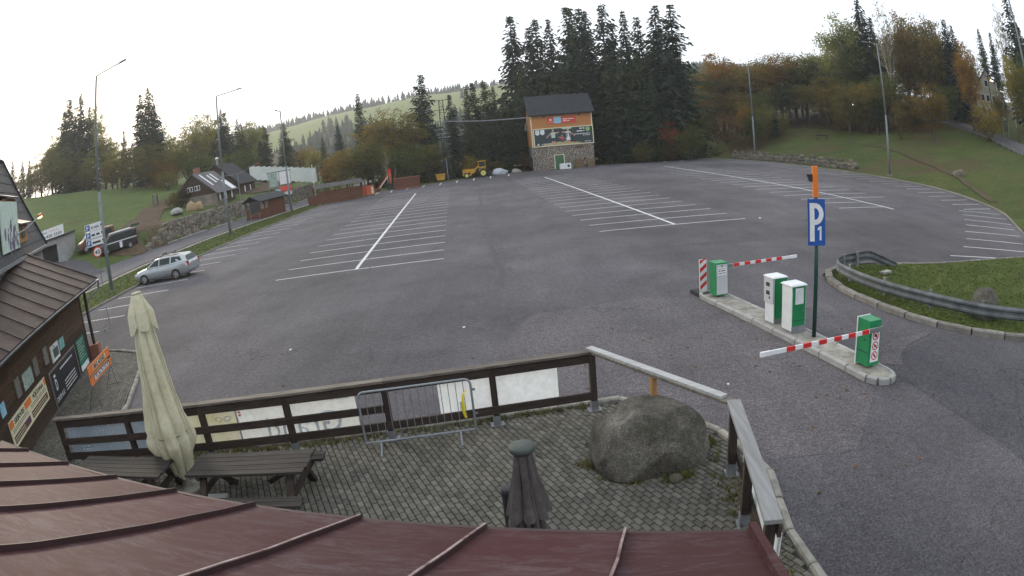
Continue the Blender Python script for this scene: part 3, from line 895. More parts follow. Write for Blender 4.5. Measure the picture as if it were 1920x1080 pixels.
# ================================================================== patio in front of the camera
PATIO = [(-13.2, 9.0), (-12.4, 5.0), (-6.0, 4.2), (3.3, 3.2), (3.1, 4.6), (3.05, 6.5), (3.35, 8.1), (2.95, 9.6), (1.65, 11.2), (-10.4, 9.8), (-10.75, 12.8), (-12.9, 17.2), (-13.6, 18.0), (-15.4, 18.7), (-16.9, 18.6)]
patio = sheet('patio', PATIO, .012, 'joint')
m_, nt_, p_ = nodes_of('paver_bulk')
co_ = N(nt_, 'ShaderNodeTexCoord').outputs['Object']
gi_ = N(nt_, 'ShaderNodeNewGeometry').outputs['Random Per Island']
c_ = ramp(nt_, noise_tex(nt_, co_, 7, 8), [(.32, (.072, .068, .058)), (.68, (.136, .129, .112))])
c_ = mixc(nt_, 1., c_, ramp(nt_, gi_, [(0, (.72, .74, .74)), (.5, (1, .98, .95)), (1, (1.28, 1.26, 1.24))]), 'MULTIPLY')
c_ = mixc(nt_, .8, c_, ramp(nt_, noise_tex(nt_, co_, .7, 5), [(.35, (.70, .72, .66)), (.65, (1.1, 1.08, 1.05))]), 'MULTIPLY')
nt_.links.new(c_, p_.inputs['Base Color']); p_.inputs['Roughness'].default_value = .88
nt_.links.new(bump(nt_, noise_tex(nt_, co_, 40, 4), .5), p_.inputs['Normal'])
MATS['paver_bulk'] = m_
pa = R(-65)
pu, pv = Vector((math.cos(pa), math.sin(pa))), Vector((-math.sin(pa), math.cos(pa)))
PL, PW = .19, .102
cells = []
for j in range(-200, 200):
    for i in range(-100, 100):
        q = pu * ((i + (.5 if j % 2 else 0)) * PL) + pv * (j * PW) + Vector((-3, 9))
        if in_poly(q.x, q.y, PATIO) and q.y > 4.6: cells.append(q)
cells.sort(key=lambda q: (q - Vector((.9, 6.6))).length if q.y > 5.7 else 99 + q.length)
def paver_verts(L, w):
    L -= .014; w -= .014; c = .008
    return [(-L / 2, -w / 2, 0), (L / 2, -w / 2, 0), (L / 2, w / 2, 0), (-L / 2, w / 2, 0), (-L / 2, -w / 2, .034), (L / 2, -w / 2, .034), (L / 2, w / 2, .034), (-L / 2, w / 2, .034), (-L / 2 + c, -w / 2 + c, .04), (L / 2 - c, -w / 2 + c, .04), (L / 2 - c, w / 2 - c, .04), (-L / 2 + c, w / 2 - c, .04)]
PF = [(0, 1, 5, 4), (1, 2, 6, 5), (2, 3, 7, 6), (3, 0, 4, 7), (4, 5, 9, 8), (5, 6, 10, 9), (6, 7, 11, 10), (7, 4, 8, 11), (8, 9, 10, 11)]
pm = MB().add(paver_verts(PL, PW), PF).mesh('paver', 'paver')
rr = random.Random(4)
for q in cells[:300]:
    o = link('paver', pm, patio, (q.x, q.y, rr.uniform(0, .005)), (rr.uniform(-.012, .012), rr.uniform(-.012, .012), pa + rr.uniform(-.012, .012)))
mb = MB(); pvs = paver_verts(PL, PW)
for q in cells[300:]:
    M = Matrix.Translation((q.x, q.y, rr.uniform(0, .005))) @ Matrix.Rotation(pa + rr.uniform(-.012, .012), 4, 'Z') @ Matrix.Rotation(rr.uniform(-.012, .012), 4, 'X')
    mb.add([tuple(M @ Vector(v)) for v in pvs], PF)
tag(mb.build('paving', 'paver_bulk', patio), kind='stuff')
kerb_run('patio_kerb', [(3.2, 3.2), (3.2, 4.6), (3.15, 6.5), (3.45, 8.15), (3.05, 9.7), (1.7, 11.35), (-10.35, 9.95), (-10.65, 12.8), (-12.8, 17.3), (-13.5, 18.12), (-15.4, 18.85), (-17, 18.75)], .8, .14, .2, 'concrete_old', seed=31)
# moss, weeds and grass in the joints
rr = random.Random(8); sp_ = []
for k in range(520):
    t = rr.random(); x = -10 + 11 * t; sp_.append((x, 9.62 + .137 * (x + 10.28) + rr.gauss(0, .07)))
for k in range(150): sp_.append((rr.uniform(2.5, 2.95), rr.uniform(5.5, 8.2)))
tufts('fence_weeds', 'weeds and grass along the foot of the patio fence', sp_, 'grass_dry', .03, .10, 3, 3, lambda x, y: .04)
sp_ = []
for k in range(2600):
    t = rr.uniform(0, 6.28); r_ = rr.gauss(.99, .06)
    x, y = 1.74 + 1.05 * r_ * math.cos(t), 9.0 + .86 * r_ * math.sin(t)
    if noise.noise((x * 2.2, y * 2.2, 7)) + .12 > rr.uniform(-.1, .55) and len(sp_) < 750: sp_.append((x, y))
tufts('boulder_grass', 'grass and weeds growing round the foot of the patio boulder', sp_, 'grass_dry', .025, .10, 4, 4, lambda x, y: .03)

# ---- maroon standing-seam roof below the camera
EM, EU, EN = Vector((-1.384, 2.57)), Vector((.9757, -.219)), Vector((.219, .9757))
def er(a, b, dz=0.):
    q = EM + EU * a + EN * b
    return (q.x, q.y, 3.5 - .42 * b + dz)
roof = thing('canopy_roof', 'maroon sheet metal roof with standing seams below the camera', 'roof')
seams = [-6.25, -5.6, -4.95, -4.3, -3.6, -2.86, -2.08, -1.39, -.76, -.14, .5, 1.12, 1.74, 2.27]
for a, b in zip(seams, seams[1:]):
    mb = MB(); n = 10; m = 6; rows = []
    rr = random.Random(int(a * 100))
    for i in range(n + 1):
        for k in range(m + 1):
            s_ = a + (b - a) * k / m; t_ = .03 - 2.9 * i / n
            edge = 0 if k in (0, m) else .006 * noise.noise((s_ * 2.2, t_ * 3, 5)) + .004 * noise.noise((s_ * 6, t_ * 7, 9))
            mb.v.append(er(s_, t_, edge))
    mb.f = [(i * (m + 1) + k, (i + 1) * (m + 1) + k, (i + 1) * (m + 1) + k + 1, i * (m + 1) + k + 1) for i in range(n) for k in range(m)]
    o = mb.build('roof_panel', 'maroon_metal', roof, smooth=True)
    if o.data.polygons[0].normal.z < 0: o.data.flip_normals()
for i, s_ in enumerate(seams[1:-1]):
    mb = MB(); rr = random.Random(i)
    P = [(s_ + rr.uniform(-.006, .006), .045 - 2.9 * k / 12) for k in range(13)]
    for (s0, t0), (s1, t1) in zip(P, P[1:]):
        mb.bar(er(s0, t0, .011), er(s1, t1, .011), .012, .024)
    sm_ = mb.build('seam', 'maroon_seam', roof)
    mb = MB()
    for (s0, t0), (s1, t1) in zip(P, P[1:]):
        mb.bar(er(s0, t0, .0255), er(s1, t1, .0255), .011, .006)
    mb.build('seam_edge', 'seam_worn' if i > 8 else 'maroon_seam', sm_)
MB().bar(er(-6.25, .035, -.03), er(2.29, .035, -.03), .02, .07).build('eave_flashing', 'maroon_seam', roof)
MB().bar(er(2.285, .05, .008), er(2.285, -2.9, .008), .035, .06).build('barge_flashing', 'maroon_metal', roof)
MB().bar(er(-6.2, -.04, -.11), er(2.2, -.04, -.11), .04, .12).build('fascia', 'dark_wood', roof)
mb = MB()
A, B = EM + EU * -6.1 - EN * .5, EM + EU * 2.1 - EN * .5
mb.prism([tuple(A), tuple(A - EN * 1.4), tuple(B - EN * 1.4), tuple(B)], 0, 3.55)
mb.build('wall', 'plaster_grey', roof)

# ---- patio fence
FP = [(-10.28, 9.41), (-8.15, 9.70), (-6.3, 9.95), (-4.56, 10.19), (-2.72, 10.44), (-.78, 10.71), (1.07, 10.96)]
FU = Vector((11.35, 1.55)).normalized(); FN = Vector((-FU.y, FU.x)); fa = math.atan2(FU.y, FU.x)
fence = thing('patio_fence', 'dark timber rail fence along the patio with flat top rail', 'fence')
for x, y in FP:
    MB().box((x, y, .68), (.115, .115, 1.02), fa).build('post', 'dark_wood_v', fence)
    sh = MB().box((x, y, .12), (.135, .135, .24), fa).build('post_shoe', 'galv_dull', fence)
    MB().box((x, y, .05), (.26, .2, .012), fa).build('base_plate', 'galv_dull', sh)
for i, (a, b) in enumerate(zip(FP, FP[1:])):
    for z, h in ((1.09, .15),) + (((.70, .14),) if i < 4 else ()) + ((.36, .15),):
        off = FN * -.06 if z != 1.09 else FN * -.03
        a2, b2 = Vector(a) + FU * .0 + off, Vector(b) + off
        MB().bar((a2.x - FU.x * .05, a2.y - FU.y * .05, z), (b2.x - FU.x * .055, b2.y - FU.y * .055, z), .045, h).build('rail', 'dark_wood', fence)
for i in (0, 2, 4):
    a, b = Vector(FP[i]), Vector(FP[i + 2])
    e = .14 if i == 0 else -.004
    MB().bar((a.x - FU.x * e, a.y - FU.y * e, 1.215), (b.x, b.y, 1.215), .17, .045).build('top_rail', 'rail_wood', fence)
# hand rail over the boulder and the short return to the right
rail2 = thing('hand_rail', 'pale grey plank rail running over the boulder to the corner post', 'railing')
A, B = Vector((1.0, 11.12, 1.25)), Vector((2.78, 8.22, 1.25))
d_ = (B - A).normalized()
MB().bar(A + Vector((0, 0, -.035)), B + d_ * .12 + Vector((0, 0, -.035)), .19, .04).build('under_plank', 'rail_wood', rail2)
MB().bar(A + d_ * .08 + Vector((0, 0, .01)), B - d_ * .08 + Vector((0, 0, .01)), .15, .045).build('top_plank', 'pale_rail', rail2)
MB().cyl((1.93, 9.56, .75), (1.93, 9.56, 1.2), .065, .06, 10).build('stub_post', 'pine_wood', rail2)
rail3 = thing('side_fence', 'short timber fence with broad weathered cap rail at the right of the patio', 'fence')
C0, C1 = Vector((2.84, 8.14)), Vector((2.30, 5.10))
cu = (C1 - C0).normalized(); cn = Vector((-cu.y, cu.x)); ca = math.atan2(cu.y, cu.x)
MB().bar((C0.x, C0.y, 1.235), (C1.x, C1.y, 1.235), .20, .055).build('cap_rail', 'grey_wood_y', rail3)
for t in (.05, 1.42, 2.95):
    q = C0 + cu * t
    MB().box((q.x, q.y, .71), (.12, .12, 1.0), ca).build('post', 'dark_wood_v', rail3)
    sh = MB().box((q.x, q.y, .12), (.14, .14, .24), ca).build('post_shoe', 'galv_dull', rail3)
    MB().box((q.x, q.y, .05), (.24, .2, .012), ca).build('base_plate', 'galv_dull', sh)
for z in (1.1, .36):
    a, b = C0 + cn * .085, C1 + cn * .085
    MB().bar((a.x, a.y, z), (b.x, b.y, z), .045, .15).build('rail', 'dark_wood_y', rail3)
o = MB()
a, b = C0 + cu * .35 + cn * .125, C1 - cu * .05 + cn * .125
o.bar((a.x, a.y, .72), (b.x, b.y, .72), .012, .62)
tag(o.build('banner', 'banner_white'), 'white banner tied behind the short side fence at the right', 'banner')

# ---- banners tied to the fence (their printed side faces the car park)
def fpt(x, z, off=.055):
    t = (x - FP[0][0]) / FU.x
    q = Vector(FP[0]) + FU * t + FN * off
    return (q.x, q.y, z)
def banner(label, segs):
    root = thing('banner', label, 'banner', group='banners tied to the patio fence')
    for x0, x1, z0, z1, m in segs:
        mb = MB(); n, k = 14, 6
        for i in range(n + 1):
            for j in range(k + 1):
                x = x0 + (x1 - x0) * i / n; z = z0 + (z1 - z0) * j / k
                mb.v.append(fpt(x, z, .06 + .012 * noise.noise((x * 2.3, z * 3, 1)) + .006 * noise.noise((x * 7, z * 5, 4))))
        mb.f = [(i * (k + 1) + j, (i + 1) * (k + 1) + j, (i + 1) * (k + 1) + j + 1, i * (k + 1) + j + 1) for i in range(n) for j in range(k)]
        mb.build('cloth', m, root, smooth=True)
    return root
bn = banner('slate blue banner in the first bay of the patio fence', [(-10.12, -7.35, .30, 1.10, 'banner_blue')])
def btext(root, s, x, z, h, m, w=None):
    M = frame(fpt(x, z, .043), (FU.x, FU.y, 0), (0, 0, 1))
    return text(s, h, m, root, M, mirror=True, width=w)
btext(bn, 'NOVA', -8.75, .93, .13, 'faint_print', .42)
btext(bn, 'KESMOR', -9.6, .96, .11, 'faint_print', .75)
btext(bn, 'USSR', -9.25, .80, .11, 'faint_print', .55)
mb = MB()
for z in (.37, .44, .51, .58): scribble(frame(fpt(-9.75, 0, .043), (FU.x, FU.y, 0), (0, 0, 1)), 0, z, .32, .05, 0, int(z * 99), mb)
small_print(mb, 'faint_print', bn)
bn = banner('stained cream banner between the second and third fence posts', [(-7.30, -5.62, .30, 1.10, 'banner_stain')])
btext(bn, 'QO', -6.05, .80, .14, 'faint_print', .35)
bn = banner('white banner with big grey mirrored lettering left of the crowd barrier', [(-5.58, -3.28, .30, 1.10, 'banner_cream')])
btext(bn, 'BESEK', -3.82, .96, .15, 'grey_print', .45)
btext(bn, 'Grand', -5.0, .35, .62, 'faint_print', 1.45)
mb = MB()
M = frame(fpt(-5.55, 0, .043), (FU.x, FU.y, 0), (0, 0, 1))
for k in range(4): mb.add(panel(M, .0, .86 + k * .06, .05, .90 + k * .06, .002).v, [(0, 1, 2, 3), (4, 5, 6, 7)])
mb.build('print_marks', 'orange_sign', bn)
bn = banner('plain white banner right of the crowd barrier in the last bays', [(-1.78, .42, .33, 1.13, 'banner_white')])
mb = MB(); scribble(frame(fpt(-.65, 0, .043), (FU.x, FU.y, 0), (0, 0, 1)), 0, 1.02, .95, .035, 0, 3, mb)
small_print(mb, 'faint_print', bn)

# ---- crowd barriers
def crowd_barrier(label, a, b, h, nb, grp='steel crowd barriers'):
    t = thing('crowd_barrier', label, 'barrier', group=grp)
    A, B = Vector((a[0], a[1], 0)), Vector((b[0], b[1], 0)); u = (B - A).normalized(); L = (B - A).length
    w = Vector((-u.y, u.x, 0)); lean = w * .05
    pt = lambda s, z: A + u * s + Vector((0, 0, z)) + lean * z
    z0 = .2; r_ = .11
    arc = lambda cx, cz, t0: [pt(cx + r_ * math.cos(t0 + k * math.pi / 8), cz + r_ * math.sin(t0 + k * math.pi / 8)) for k in range(5)]
    path = [pt(0, z0)] + [pt(r_ + r_ * math.cos(math.pi - k * math.pi / 8), h - r_ + r_ * math.sin(math.pi - k * math.pi / 8)) for k in range(5)] + [pt(L - r_ + r_ * math.cos(math.pi / 2 - k * math.pi / 8), h - r_ + r_ * math.sin(math.pi / 2 - k * math.pi / 8)) for k in range(5)] + [pt(L, z0), pt(0, z0)]
    MB().tube(path, .021, 8).build('frame', 'galv', t, smooth=False)
    for k in range(1, nb):
        MB().cyl(pt(L * k / nb, z0), pt(L * k / nb, h - .01), .007, n=6).build('bar', 'galv_dull', t)
    for s_ in (.14 * L, .86 * L):
        p = pt(s_, z0)
        MB().tube([p, p - w * .28 + Vector((0, 0, -z0 + .04)), ], .019, 7).cyl(p, p + w * .25 + Vector((0, 0, -z0 + .04)), .019, n=7).build('foot', 'galv', t)
    for z in (.5, .95): MB().box(tuple(pt(L + .03, z)), (.08, .03, .035), math.atan2(u.y, u.x)).build('hook', 'galv_dull', t)
    return t
crowd_barrier('galvanised crowd barrier leaning against the patio fence', (-3.12, 10.02), (-1.14, 10.26), 1.16, 15)
crowd_barrier('galvanised crowd barrier standing beyond the wooden rental building', (-18.9, 20.3), (-18.15, 22.3), 1.1, 13)
mb = MB(); P = [(-1.22, 10.21, 1.0), (-1.27, 10.16, .95), (-1.30, 10.13, .80), (-1.30, 10.12, .62), (-1.27, 10.13, .50)]
for (a, b), w in zip(zip(P, P[1:]), (.02, .045, .06, .045)): mb.bar(a, b, w, .006, (0, 1, 0))
tg = tag(mb.build('yellow_strap', 'yellow_tape'), 'yellow printed strap hanging from the crowd barrier end', 'strap')
text('MONA', .05, 'ink', tg, frame((-1.318, 10.105, .58), (0, 0, 1), (-1, 0, 0)), width=.24)

# ---- boulder, small stones
def rock(name, label, c, d, seed, m, cat='boulder', sub=4, rough=.16, group=None, rz=0., facet=None):
    bm = bmesh.new()
    bmesh.ops.create_icosphere(bm, subdivisions=sub, radius=1)
    for v in bm.verts:
        p = v.co.normalized()
        k = 1 + rough * noise.noise(p * 1.4 + Vector((seed, 0, 0))) * 1.5 + rough * .5 * noise.noise(p * 3.2 + Vector((0, seed, 0))) + rough * .16 * noise.noise(p * 9 + Vector((0, 0, seed)))
        if facet:
            for fn, fd in facet:
                e_ = (p * k).dot(fn) - fd
                if e_ > 0: k *= 1 - .8 * e_ / max(.2, (p * k).dot(fn))
        q = p * k
        q.x = math.copysign(abs(q.x) ** .9, q.x); q.y = math.copysign(abs(q.y) ** .9, q.y)
        if q.z < -.35: q.z = -.35 + (q.z + .35) * .2
        v.co = (q.x * d[0] / 2, q.y * d[1] / 2, (q.z + .42) / 1.42 * d[2])
    me = bpy.data.meshes.new(name); bm.to_mesh(me); bm.free()
    me.polygons.foreach_set('use_smooth', [True] * len(me.polygons))
    me.materials.append(MATS[m])
    o = link(name, me, None, c, rz)
    if label: tag(o, label, cat, group)
    return o
rock('boulder', 'large rough granite boulder on the patio under the plank rail', (1.74, 9.0, -.03), (2.02, 1.62, 1.02), 3.3, 'granite', sub=6, rz=.2, rough=.14, facet=[(Vector(v).normalized(), d_) for v, d_ in (((-.5, -.7, .5), .80), ((.55, -.75, .25), .82), ((.1, .1, 1), .86), ((-.9, .1, .35), .84), ((.8, .3, .5), .85), ((.05, -1, -.1), .88))])
rock('stone', 'small pale stone at the foot of the patio boulder', (1.95, 8.12, .03), (.24, .18, .12), 8, 'stone_grey', 'stone', 2)
rock('boulder', 'rounded boulder in the grass behind the guardrail', (13.05, 13.5, .03), (1.12, 1.0, .90), 5.1, 'granite', sub=4, rough=.05)
tag(MB().box((12.55, 19.0, .15), (.5, .25, .08), .4).build('concrete_slab', 'concrete_old'), 'pale broken slab in the grass beside the guardrail end', 'slab')

# ---- picnic tables
def picnic(label, c, L, ang):
    t = thing('picnic_table', label, 'picnic table', (c[0], c[1], .04), ang, 'picnic tables on the patio')
    rr = random.Random(int(L * 77))
    for k in range(5):
        MB().box((rr.uniform(-.015, .015), -.31 + k * .155, .74), (L, .142, .045)).build('table_plank', 'bench_wood', t)
    for s in (-1, 1):
        for k in range(2): MB().box((rr.uniform(-.02, .02), s * (.66 + k * .15), .44), (L, .135, .045)).build('seat_plank', 'bench_wood', t)
    for s in (-1, 1):
        x = s * (L / 2 - .28)
        for q in (-1, 1): MB().bar((x, q * .2, .72), (x, q * .72, .0), .07, .12, (1, 0, 0)).build('leg', 'dark_wood_v', t)
        MB().bar((x + s * .05, -.82, .385), (x + s * .05, .82, .385), .06, .1).build('cross_beam', 'dark_wood_y', t)
        MB().bar((x + s * .05, -.38, .69), (x + s * .05, .38, .69), .06, .09).build('top_batten', 'dark_wood_y', t)
        MB().bar((x, 0, .66), (x - s * .5, 0, .40), .05, .08).build('brace', 'dark_wood', t)
    return t
picnic('dark wooden picnic table right of the cream parasol', (-4.65, 8.32), 2.15, .03)
picnic('dark wooden picnic table left of the cream parasol partly behind the roof', (-7.45, 8.18), 2.35, .02)
tag(MB().box((-5.55, 8.35, .075), (.42, .34, .07), .1).build('paving_slab', 'concrete'), 'loose concrete slab on the pavers under the picnic table', 'slab')

# ---- closed parasols
def folds(mb, prof, n, nf, seed, o=(0, 0, 0), amp=.22, hang=None):
    rr = random.Random(seed)
    ph = [rr.uniform(-.5, .5) for _ in range(nf)]; am = [rr.uniform(.5, 1.3) for _ in range(nf)]
    base = len(mb.v)
    for i, (r, z, a) in enumerate(prof):
        for k in range(n):
            t = 2 * math.pi * k / n
            q = (t / (2 * math.pi) * nf) % nf; w = int(q) % nf; fr = q - int(q)
            s_ = math.sin(math.pi * fr) ** .7
            rad = r * (1 - amp * a + amp * a * 1.6 * s_ * am[w]) + r * .16 * noise.noise((math.cos(t) * 1.5 + seed, math.sin(t) * 1.5, z * 1.8)) + r * .07 * noise.noise((math.cos(t) * 4 + seed, math.sin(t) * 4, z * 5)) + r * .03 * noise.noise((math.cos(t) * 9, math.sin(t) * 9 + seed, z * 13))
            dz = (hang * s_ * am[w] if hang and i == len(prof) - 1 else 0)
            tw = t + .12 * (prof[0][1] - z)
            mb.v.append((o[0] + rad * math.cos(tw), o[1] + rad * math.sin(tw), o[2] + z - dz))
    for i in range(len(prof) - 1):
        for k in range(n):
            mb.f.append((base + i * n + k, base + (i + 1) * n + k, base + (i + 1) * n + (k + 1) % n, base + i * n + (k + 1) % n))
    return mb
par = thing('parasol', 'tall closed cream parasol standing between the picnic tables', 'parasol', (-6.36, 8.78, .04))
MB().cyl((0, 0, 0), (0, 0, 3.6), .035, n=12).build('pole', 'galv_dull', par)
MB().lathe([(.28, 0), (.28, .05), (.1, .07), (.06, .25)], 20).build('base', 'concrete_old', par)
folds(MB(), [(.15, 3.27, .4), (.17, 3.1, .8), (.185, 2.95, .9), (.20, 2.8, 1), (.22, 2.6, 1), (.235, 2.4, 1), (.255, 2.2, 1), (.275, 2.0, 1), (.295, 1.8, 1), (.32, 1.6, 1), (.35, 1.42, 1), (.385, 1.25, 1), (.37, 1.16, 1), (.41, 1.04, 1), (.405, .92, 1), (.36, .8, 1), (.31, .7, 1), (.27, .62, 1), (.2, .5, 1)], 128, 7, 5, hang=.25, amp=.3).build('canopy', 'cloth_cream', par, smooth=True)
folds(MB(), [(.05, 3.63, 0), (.105, 3.60, 0), (.115, 3.56, .1), (.17, 3.42, .5), (.225, 3.27, .8), (.235, 3.12, .9)], 96, 4, 2, hang=.16, amp=.3).build('vent_cover', 'cloth_cream', par, smooth=True)
for k in range(3):
    t = -1.9 + k * 1.9
    MB().tube([((r + .03) * math.cos(t + .12 * (3.27 - z)), (r + .03) * math.sin(t + .12 * (3.27 - z)), z) for r, z in ((.17, 3.1), (.21, 2.7), (.25, 2.3), (.30, 1.8), (.36, 1.35), (.41, 1.0))], .008, 5).build('edge_seam', 'cloth_seam', par)
MB().lathe([(.345, 1.14), (.355, 1.16), (.345, 1.18)], 24).build('tie_strap', 'cloth_seam', par)
MB().lathe([(.1, 3.61), (.1, 3.635), (.03, 3.65)], 16).build('top_cap', 'cloth_seam', par)
par = thing('parasol', 'small closed grey brown parasol with a round dark cap near the roof edge', 'parasol', (-.20, 5.58, .04))
MB().cyl((0, 0, 0), (0, 0, 2.1), .025, n=10).build('pole', 'galv_dull', par)
folds(MB(), [(.085, 2.12, .3), (.10, 1.98, .6), (.118, 1.8, .9), (.15, 1.62, 1), (.175, 1.50, 1), (.205, 1.40, 1)], 120, 6, 9, hang=.08, amp=.42).build('vent_cover', 'cloth_grey', par, smooth=True)
folds(MB(), [(.09, 1.75, .5), (.115, 1.5, .9), (.14, 1.2, 1), (.16, .9, 1), (.18, .6, 1)], 120, 9, 3, amp=.42).build('canopy', 'cloth_grey', par, smooth=True)
MB().lathe([(.09, 2.10), (.125, 2.125), (.135, 2.15), (.13, 2.175), (.118, 2.185), (.05, 2.19)], 28).build('top_cap', 'cap_plastic', par, smooth=True)
MB().box((.02, -.14, 1.42), (.05, .03, .07)).build('buckle', 'black', par)
MB().tube([(.12, .02, 2.1), (.17, .02, 2.06), (.19, .0, 2.02), (.16, -.01, 2.03), (.13, 0, 2.06)], .004, 5).build('cord', 'black', par)
bl = thing('bollard', 'dark grey round post with sloping top beside the grey parasol', 'bollard', (-.40, 5.93, .04))
MB().lathe([(.083, 0), (.083, 1.4), (.088, 1.40), (.088, 1.47)], 20).build('shaft', 'slate_dark', bl)
mb = MB(); mb.lathe([(.086, 1.47), (.082, 1.5), (.05, 1.515)], 20).build('cap', 'slate', bl)

# ---- wooden rental building on the left
WO, WU, WN_ = Vector((-14.3, 13.6)), Vector((.3818, -.9243)), Vector((.9243, .3818))
def wp(u, n, z):
    q = WO + WU * u + WN_ * n
    return (q.x, q.y, z)
MW = Matrix(((-WU.x, 0, WN_.x, WO.x), (-WU.y, 0, WN_.y, WO.y), (0, 1, 0, 0), (0, 0, 0, 1)))   # x away from the camera, y up, z out
shop = thing('rental_building', 'brown timber rental shop with metal roof on the left', 'building')
mb = MB().prism([wp(-4.55, -.03, 0)[:2], wp(12, -.03, 0)[:2], wp(12, -4.5, 0)[:2], wp(-4.55, -4.5, 0)[:2]][::-1], 0, 2.55)
mb.build('wall_core', 'dark_wood', shop)
rr = random.Random(12)
for k in range(16):
    z = .06 + k * .155
    cuts = [-4.6] + sorted(rr.uniform(-3.5, 8) for _ in range(2)) + [12]
    for a, b in zip(cuts, cuts[1:]):
        MB().bar(wp(a + .004, rr.uniform(-.004, .004), z + .075), wp(b - .004, rr.uniform(-.004, .004), z + .075), .04, .147).build('wall_board', 'wall_wood' if k > 8 else 'cabin_wood', shop)
MB().box(wp(-4.58, .0, 1.3), (.09, .09, 2.5), math.atan2(WU.y, WU.x)).build('corner_post', 'dark_wood_v', shop)
E0, SL = 2.85, .5
def rp_(u, n, dz=0.): return wp(u, n, E0 + SL * (.84 - n) + dz)
rs = [-5.15 + i * 1.12 for i in range(15)]
rs[1] = -4.0
for a, b in zip(rs, rs[1:]):
    mb = MB(); n = 8; m = 4
    for i in range(n + 1):
        for k in range(m + 1):
            u = a + (b - a) * k / m; q = .86 - 3.55 * i / n
            mb.v.append(rp_(u, q, 0 if k in (0, m) else .008 * noise.noise((u * 2, q * 3, 2))))
    mb.f = [(i * (m + 1) + k, (i + 1) * (m + 1) + k, (i + 1) * (m + 1) + k + 1, i * (m + 1) + k + 1) for i in range(n) for k in range(m)]
    o = mb.build('roof_panel', 'brown_metal', shop, smooth=True)
    if o.data.polygons[0].normal.z < 0: o.data.flip_normals()
for u in rs[1:-1]: MB().bar(rp_(u, .87, .018), rp_(u, -2.68, .018), .024, .04).build('seam', 'brown_seam', shop)
MB().bar(rp_(-5.16, .87, .02), rp_(-5.16, -2.7, .02), .03, .07).build('barge_flashing', 'brown_seam', shop)
MB().bar(rp_(-5.15, -2.68, .0), rp_(12, -2.68, .0), .12, .06).build('ridge_cap', 'brown_seam', shop)
mb = MB()
mb.loft([[wp(u, .86 + .065 * math.cos(t), 2.80 + .065 * math.sin(t)) for t in [math.pi + k * math.pi / 6 for k in range(7)] + [0.001]] for u in (-5.3, 12)])
mb.build('gutter', 'galv_dull', shop)
MB().bar(wp(-5.1, .55, 2.76), wp(12, .55, 2.76), .10, .14).build('eave_beam', 'dark_wood_y', shop)
MB().bar(wp(-5.1, .78, 2.76), wp(12, .78, 2.76), .03, .16).build('fascia', 'dark_wood_y', shop)
for k in range(16): MB().bar(wp(-4.9 + k * 1.1, -.1, 3.16), wp(-4.9 + k * 1.1, .76, 2.72), .07, .11).build('rafter', 'dark_wood', shop)
MB().bar(wp(-4.95, .2, .5), wp(-4.95, .2, 2.7), .10, .10).build('post', 'dark_wood_v', shop)
MB().tube([wp(-5.3, .85, 2.77), wp(-5.3, .8, 2.45), wp(-4.7, .35, 2.2)], .04, 8).build('downpipe', 'galv_dull', shop)
MB().box(wp(-4.95, .2, .27), (.42, .42, .54), math.atan2(WU.y, WU.x)).build('pedestal', 'brick', shop)
# shutters under the eave
for u in (.56, 1.66, 3.5):
    MB().add(panel(MW, -u - .2, 1.42, -u + .2, 1.92, .06, .03).v, [(3, 2, 1, 0), (4, 5, 6, 7), (0, 1, 5, 4), (1, 2, 6, 5), (2, 3, 7, 6), (3, 0, 4, 7)]).build('shutter', 'grey_wood', shop)
def board(name, label, u0, u1, z0, z1, m, off=.03, t=.03, cat='sign', fr=None):
    """a board on the shop wall from u0 to u1 (towards the camera)"""
    root = thing(name, label, cat)
    panel(MW, -u1, z0, -u0, z1, t, off).build('panel', m, root)
    if fr:
        for a in ((-u1 - .05, z0 - .05, -u1, z1 + .05), (-u0, z0 - .05, -u0 + .05, z1 + .05), (-u1, z0 - .05, -u0, z0), (-u1, z1, -u0, z1 + .05)):
            panel(MW, *a, t + .02, off).build('frame_bar', fr, root)
    return root
def wt(root, s, x, z, h, m, w=None, off=.064, bold=0.):
    return text(s, h, m, root, MW @ Matrix.Translation((x, z, off)), width=w, bold=bold)
b = board('notice_board', 'green information board with white strip on the rental shop corner', -4.08, -2.95, .08, 1.16, 'teal_sign')
panel(MW, 2.95, .08, 4.08, .27, .004, .061).build('white_strip', 'white_print', b)
mb = MB()
for k in range(7): scribble(MW, 3.05, 1.06 - k * .1, 3.95 - (k % 3) * .15, .035, .0625, k, mb)
small_print(mb, 'pale_green_print', b)
b = board('advert_board', 'black framed advert board with white logo leaning on the rental shop', -2.62, .62, .02, 1.1, 'black_board', fr='grey_wood')
wt(b, 'D', -.28, .50, .46, 'white_print', .22, bold=.012)
MB().add(panel(MW, -.28, .88, -.08, .96, .002, .062).v, [(4, 5, 6, 7)]).build('logo_bar', 'white_print', b)
wt(b, 'DESHLE', -.5, .18, .2, 'white_print', .95)
mb = MB()
scribble(MW, .55, .90, 2.15, .07, .063, 3, mb)
for k in range(4): scribble(MW, .75, .46 - k * .10, 2.2, .045, .063, 10 + k, mb)
small_print(mb, 'white_print', b)
b = board('service_sign', 'cream sign with orange blocks reading SERVIS and PŮJČOVNA on the rental shop', 1.14, 4.86, .55, 1.21, 'cream_print')
wt(b, 'SERVIS', -4.42, 1.02, .17, 'ink', .95, bold=.006)
wt(b, 'PŮJČOVNA', -2.55, 1.02, .16, 'ink', 1.12, bold=.006)
for x0, x1 in ((-4.84, -4.5), (-3.38, -2.72), (-1.32, -1.16)): panel(MW, x0, 1.0, x1, 1.18, .003, .061).build('orange_block', 'orange_sign', b)
mb = MB()
for x0, x1 in ((-4.7, -3.2), (-2.9, -1.3)):
    for k in range(2): scribble(MW, x0, .93 - k * .055, x1, .03, .0625, k + 5, mb)
small_print(mb, 'ink', b)
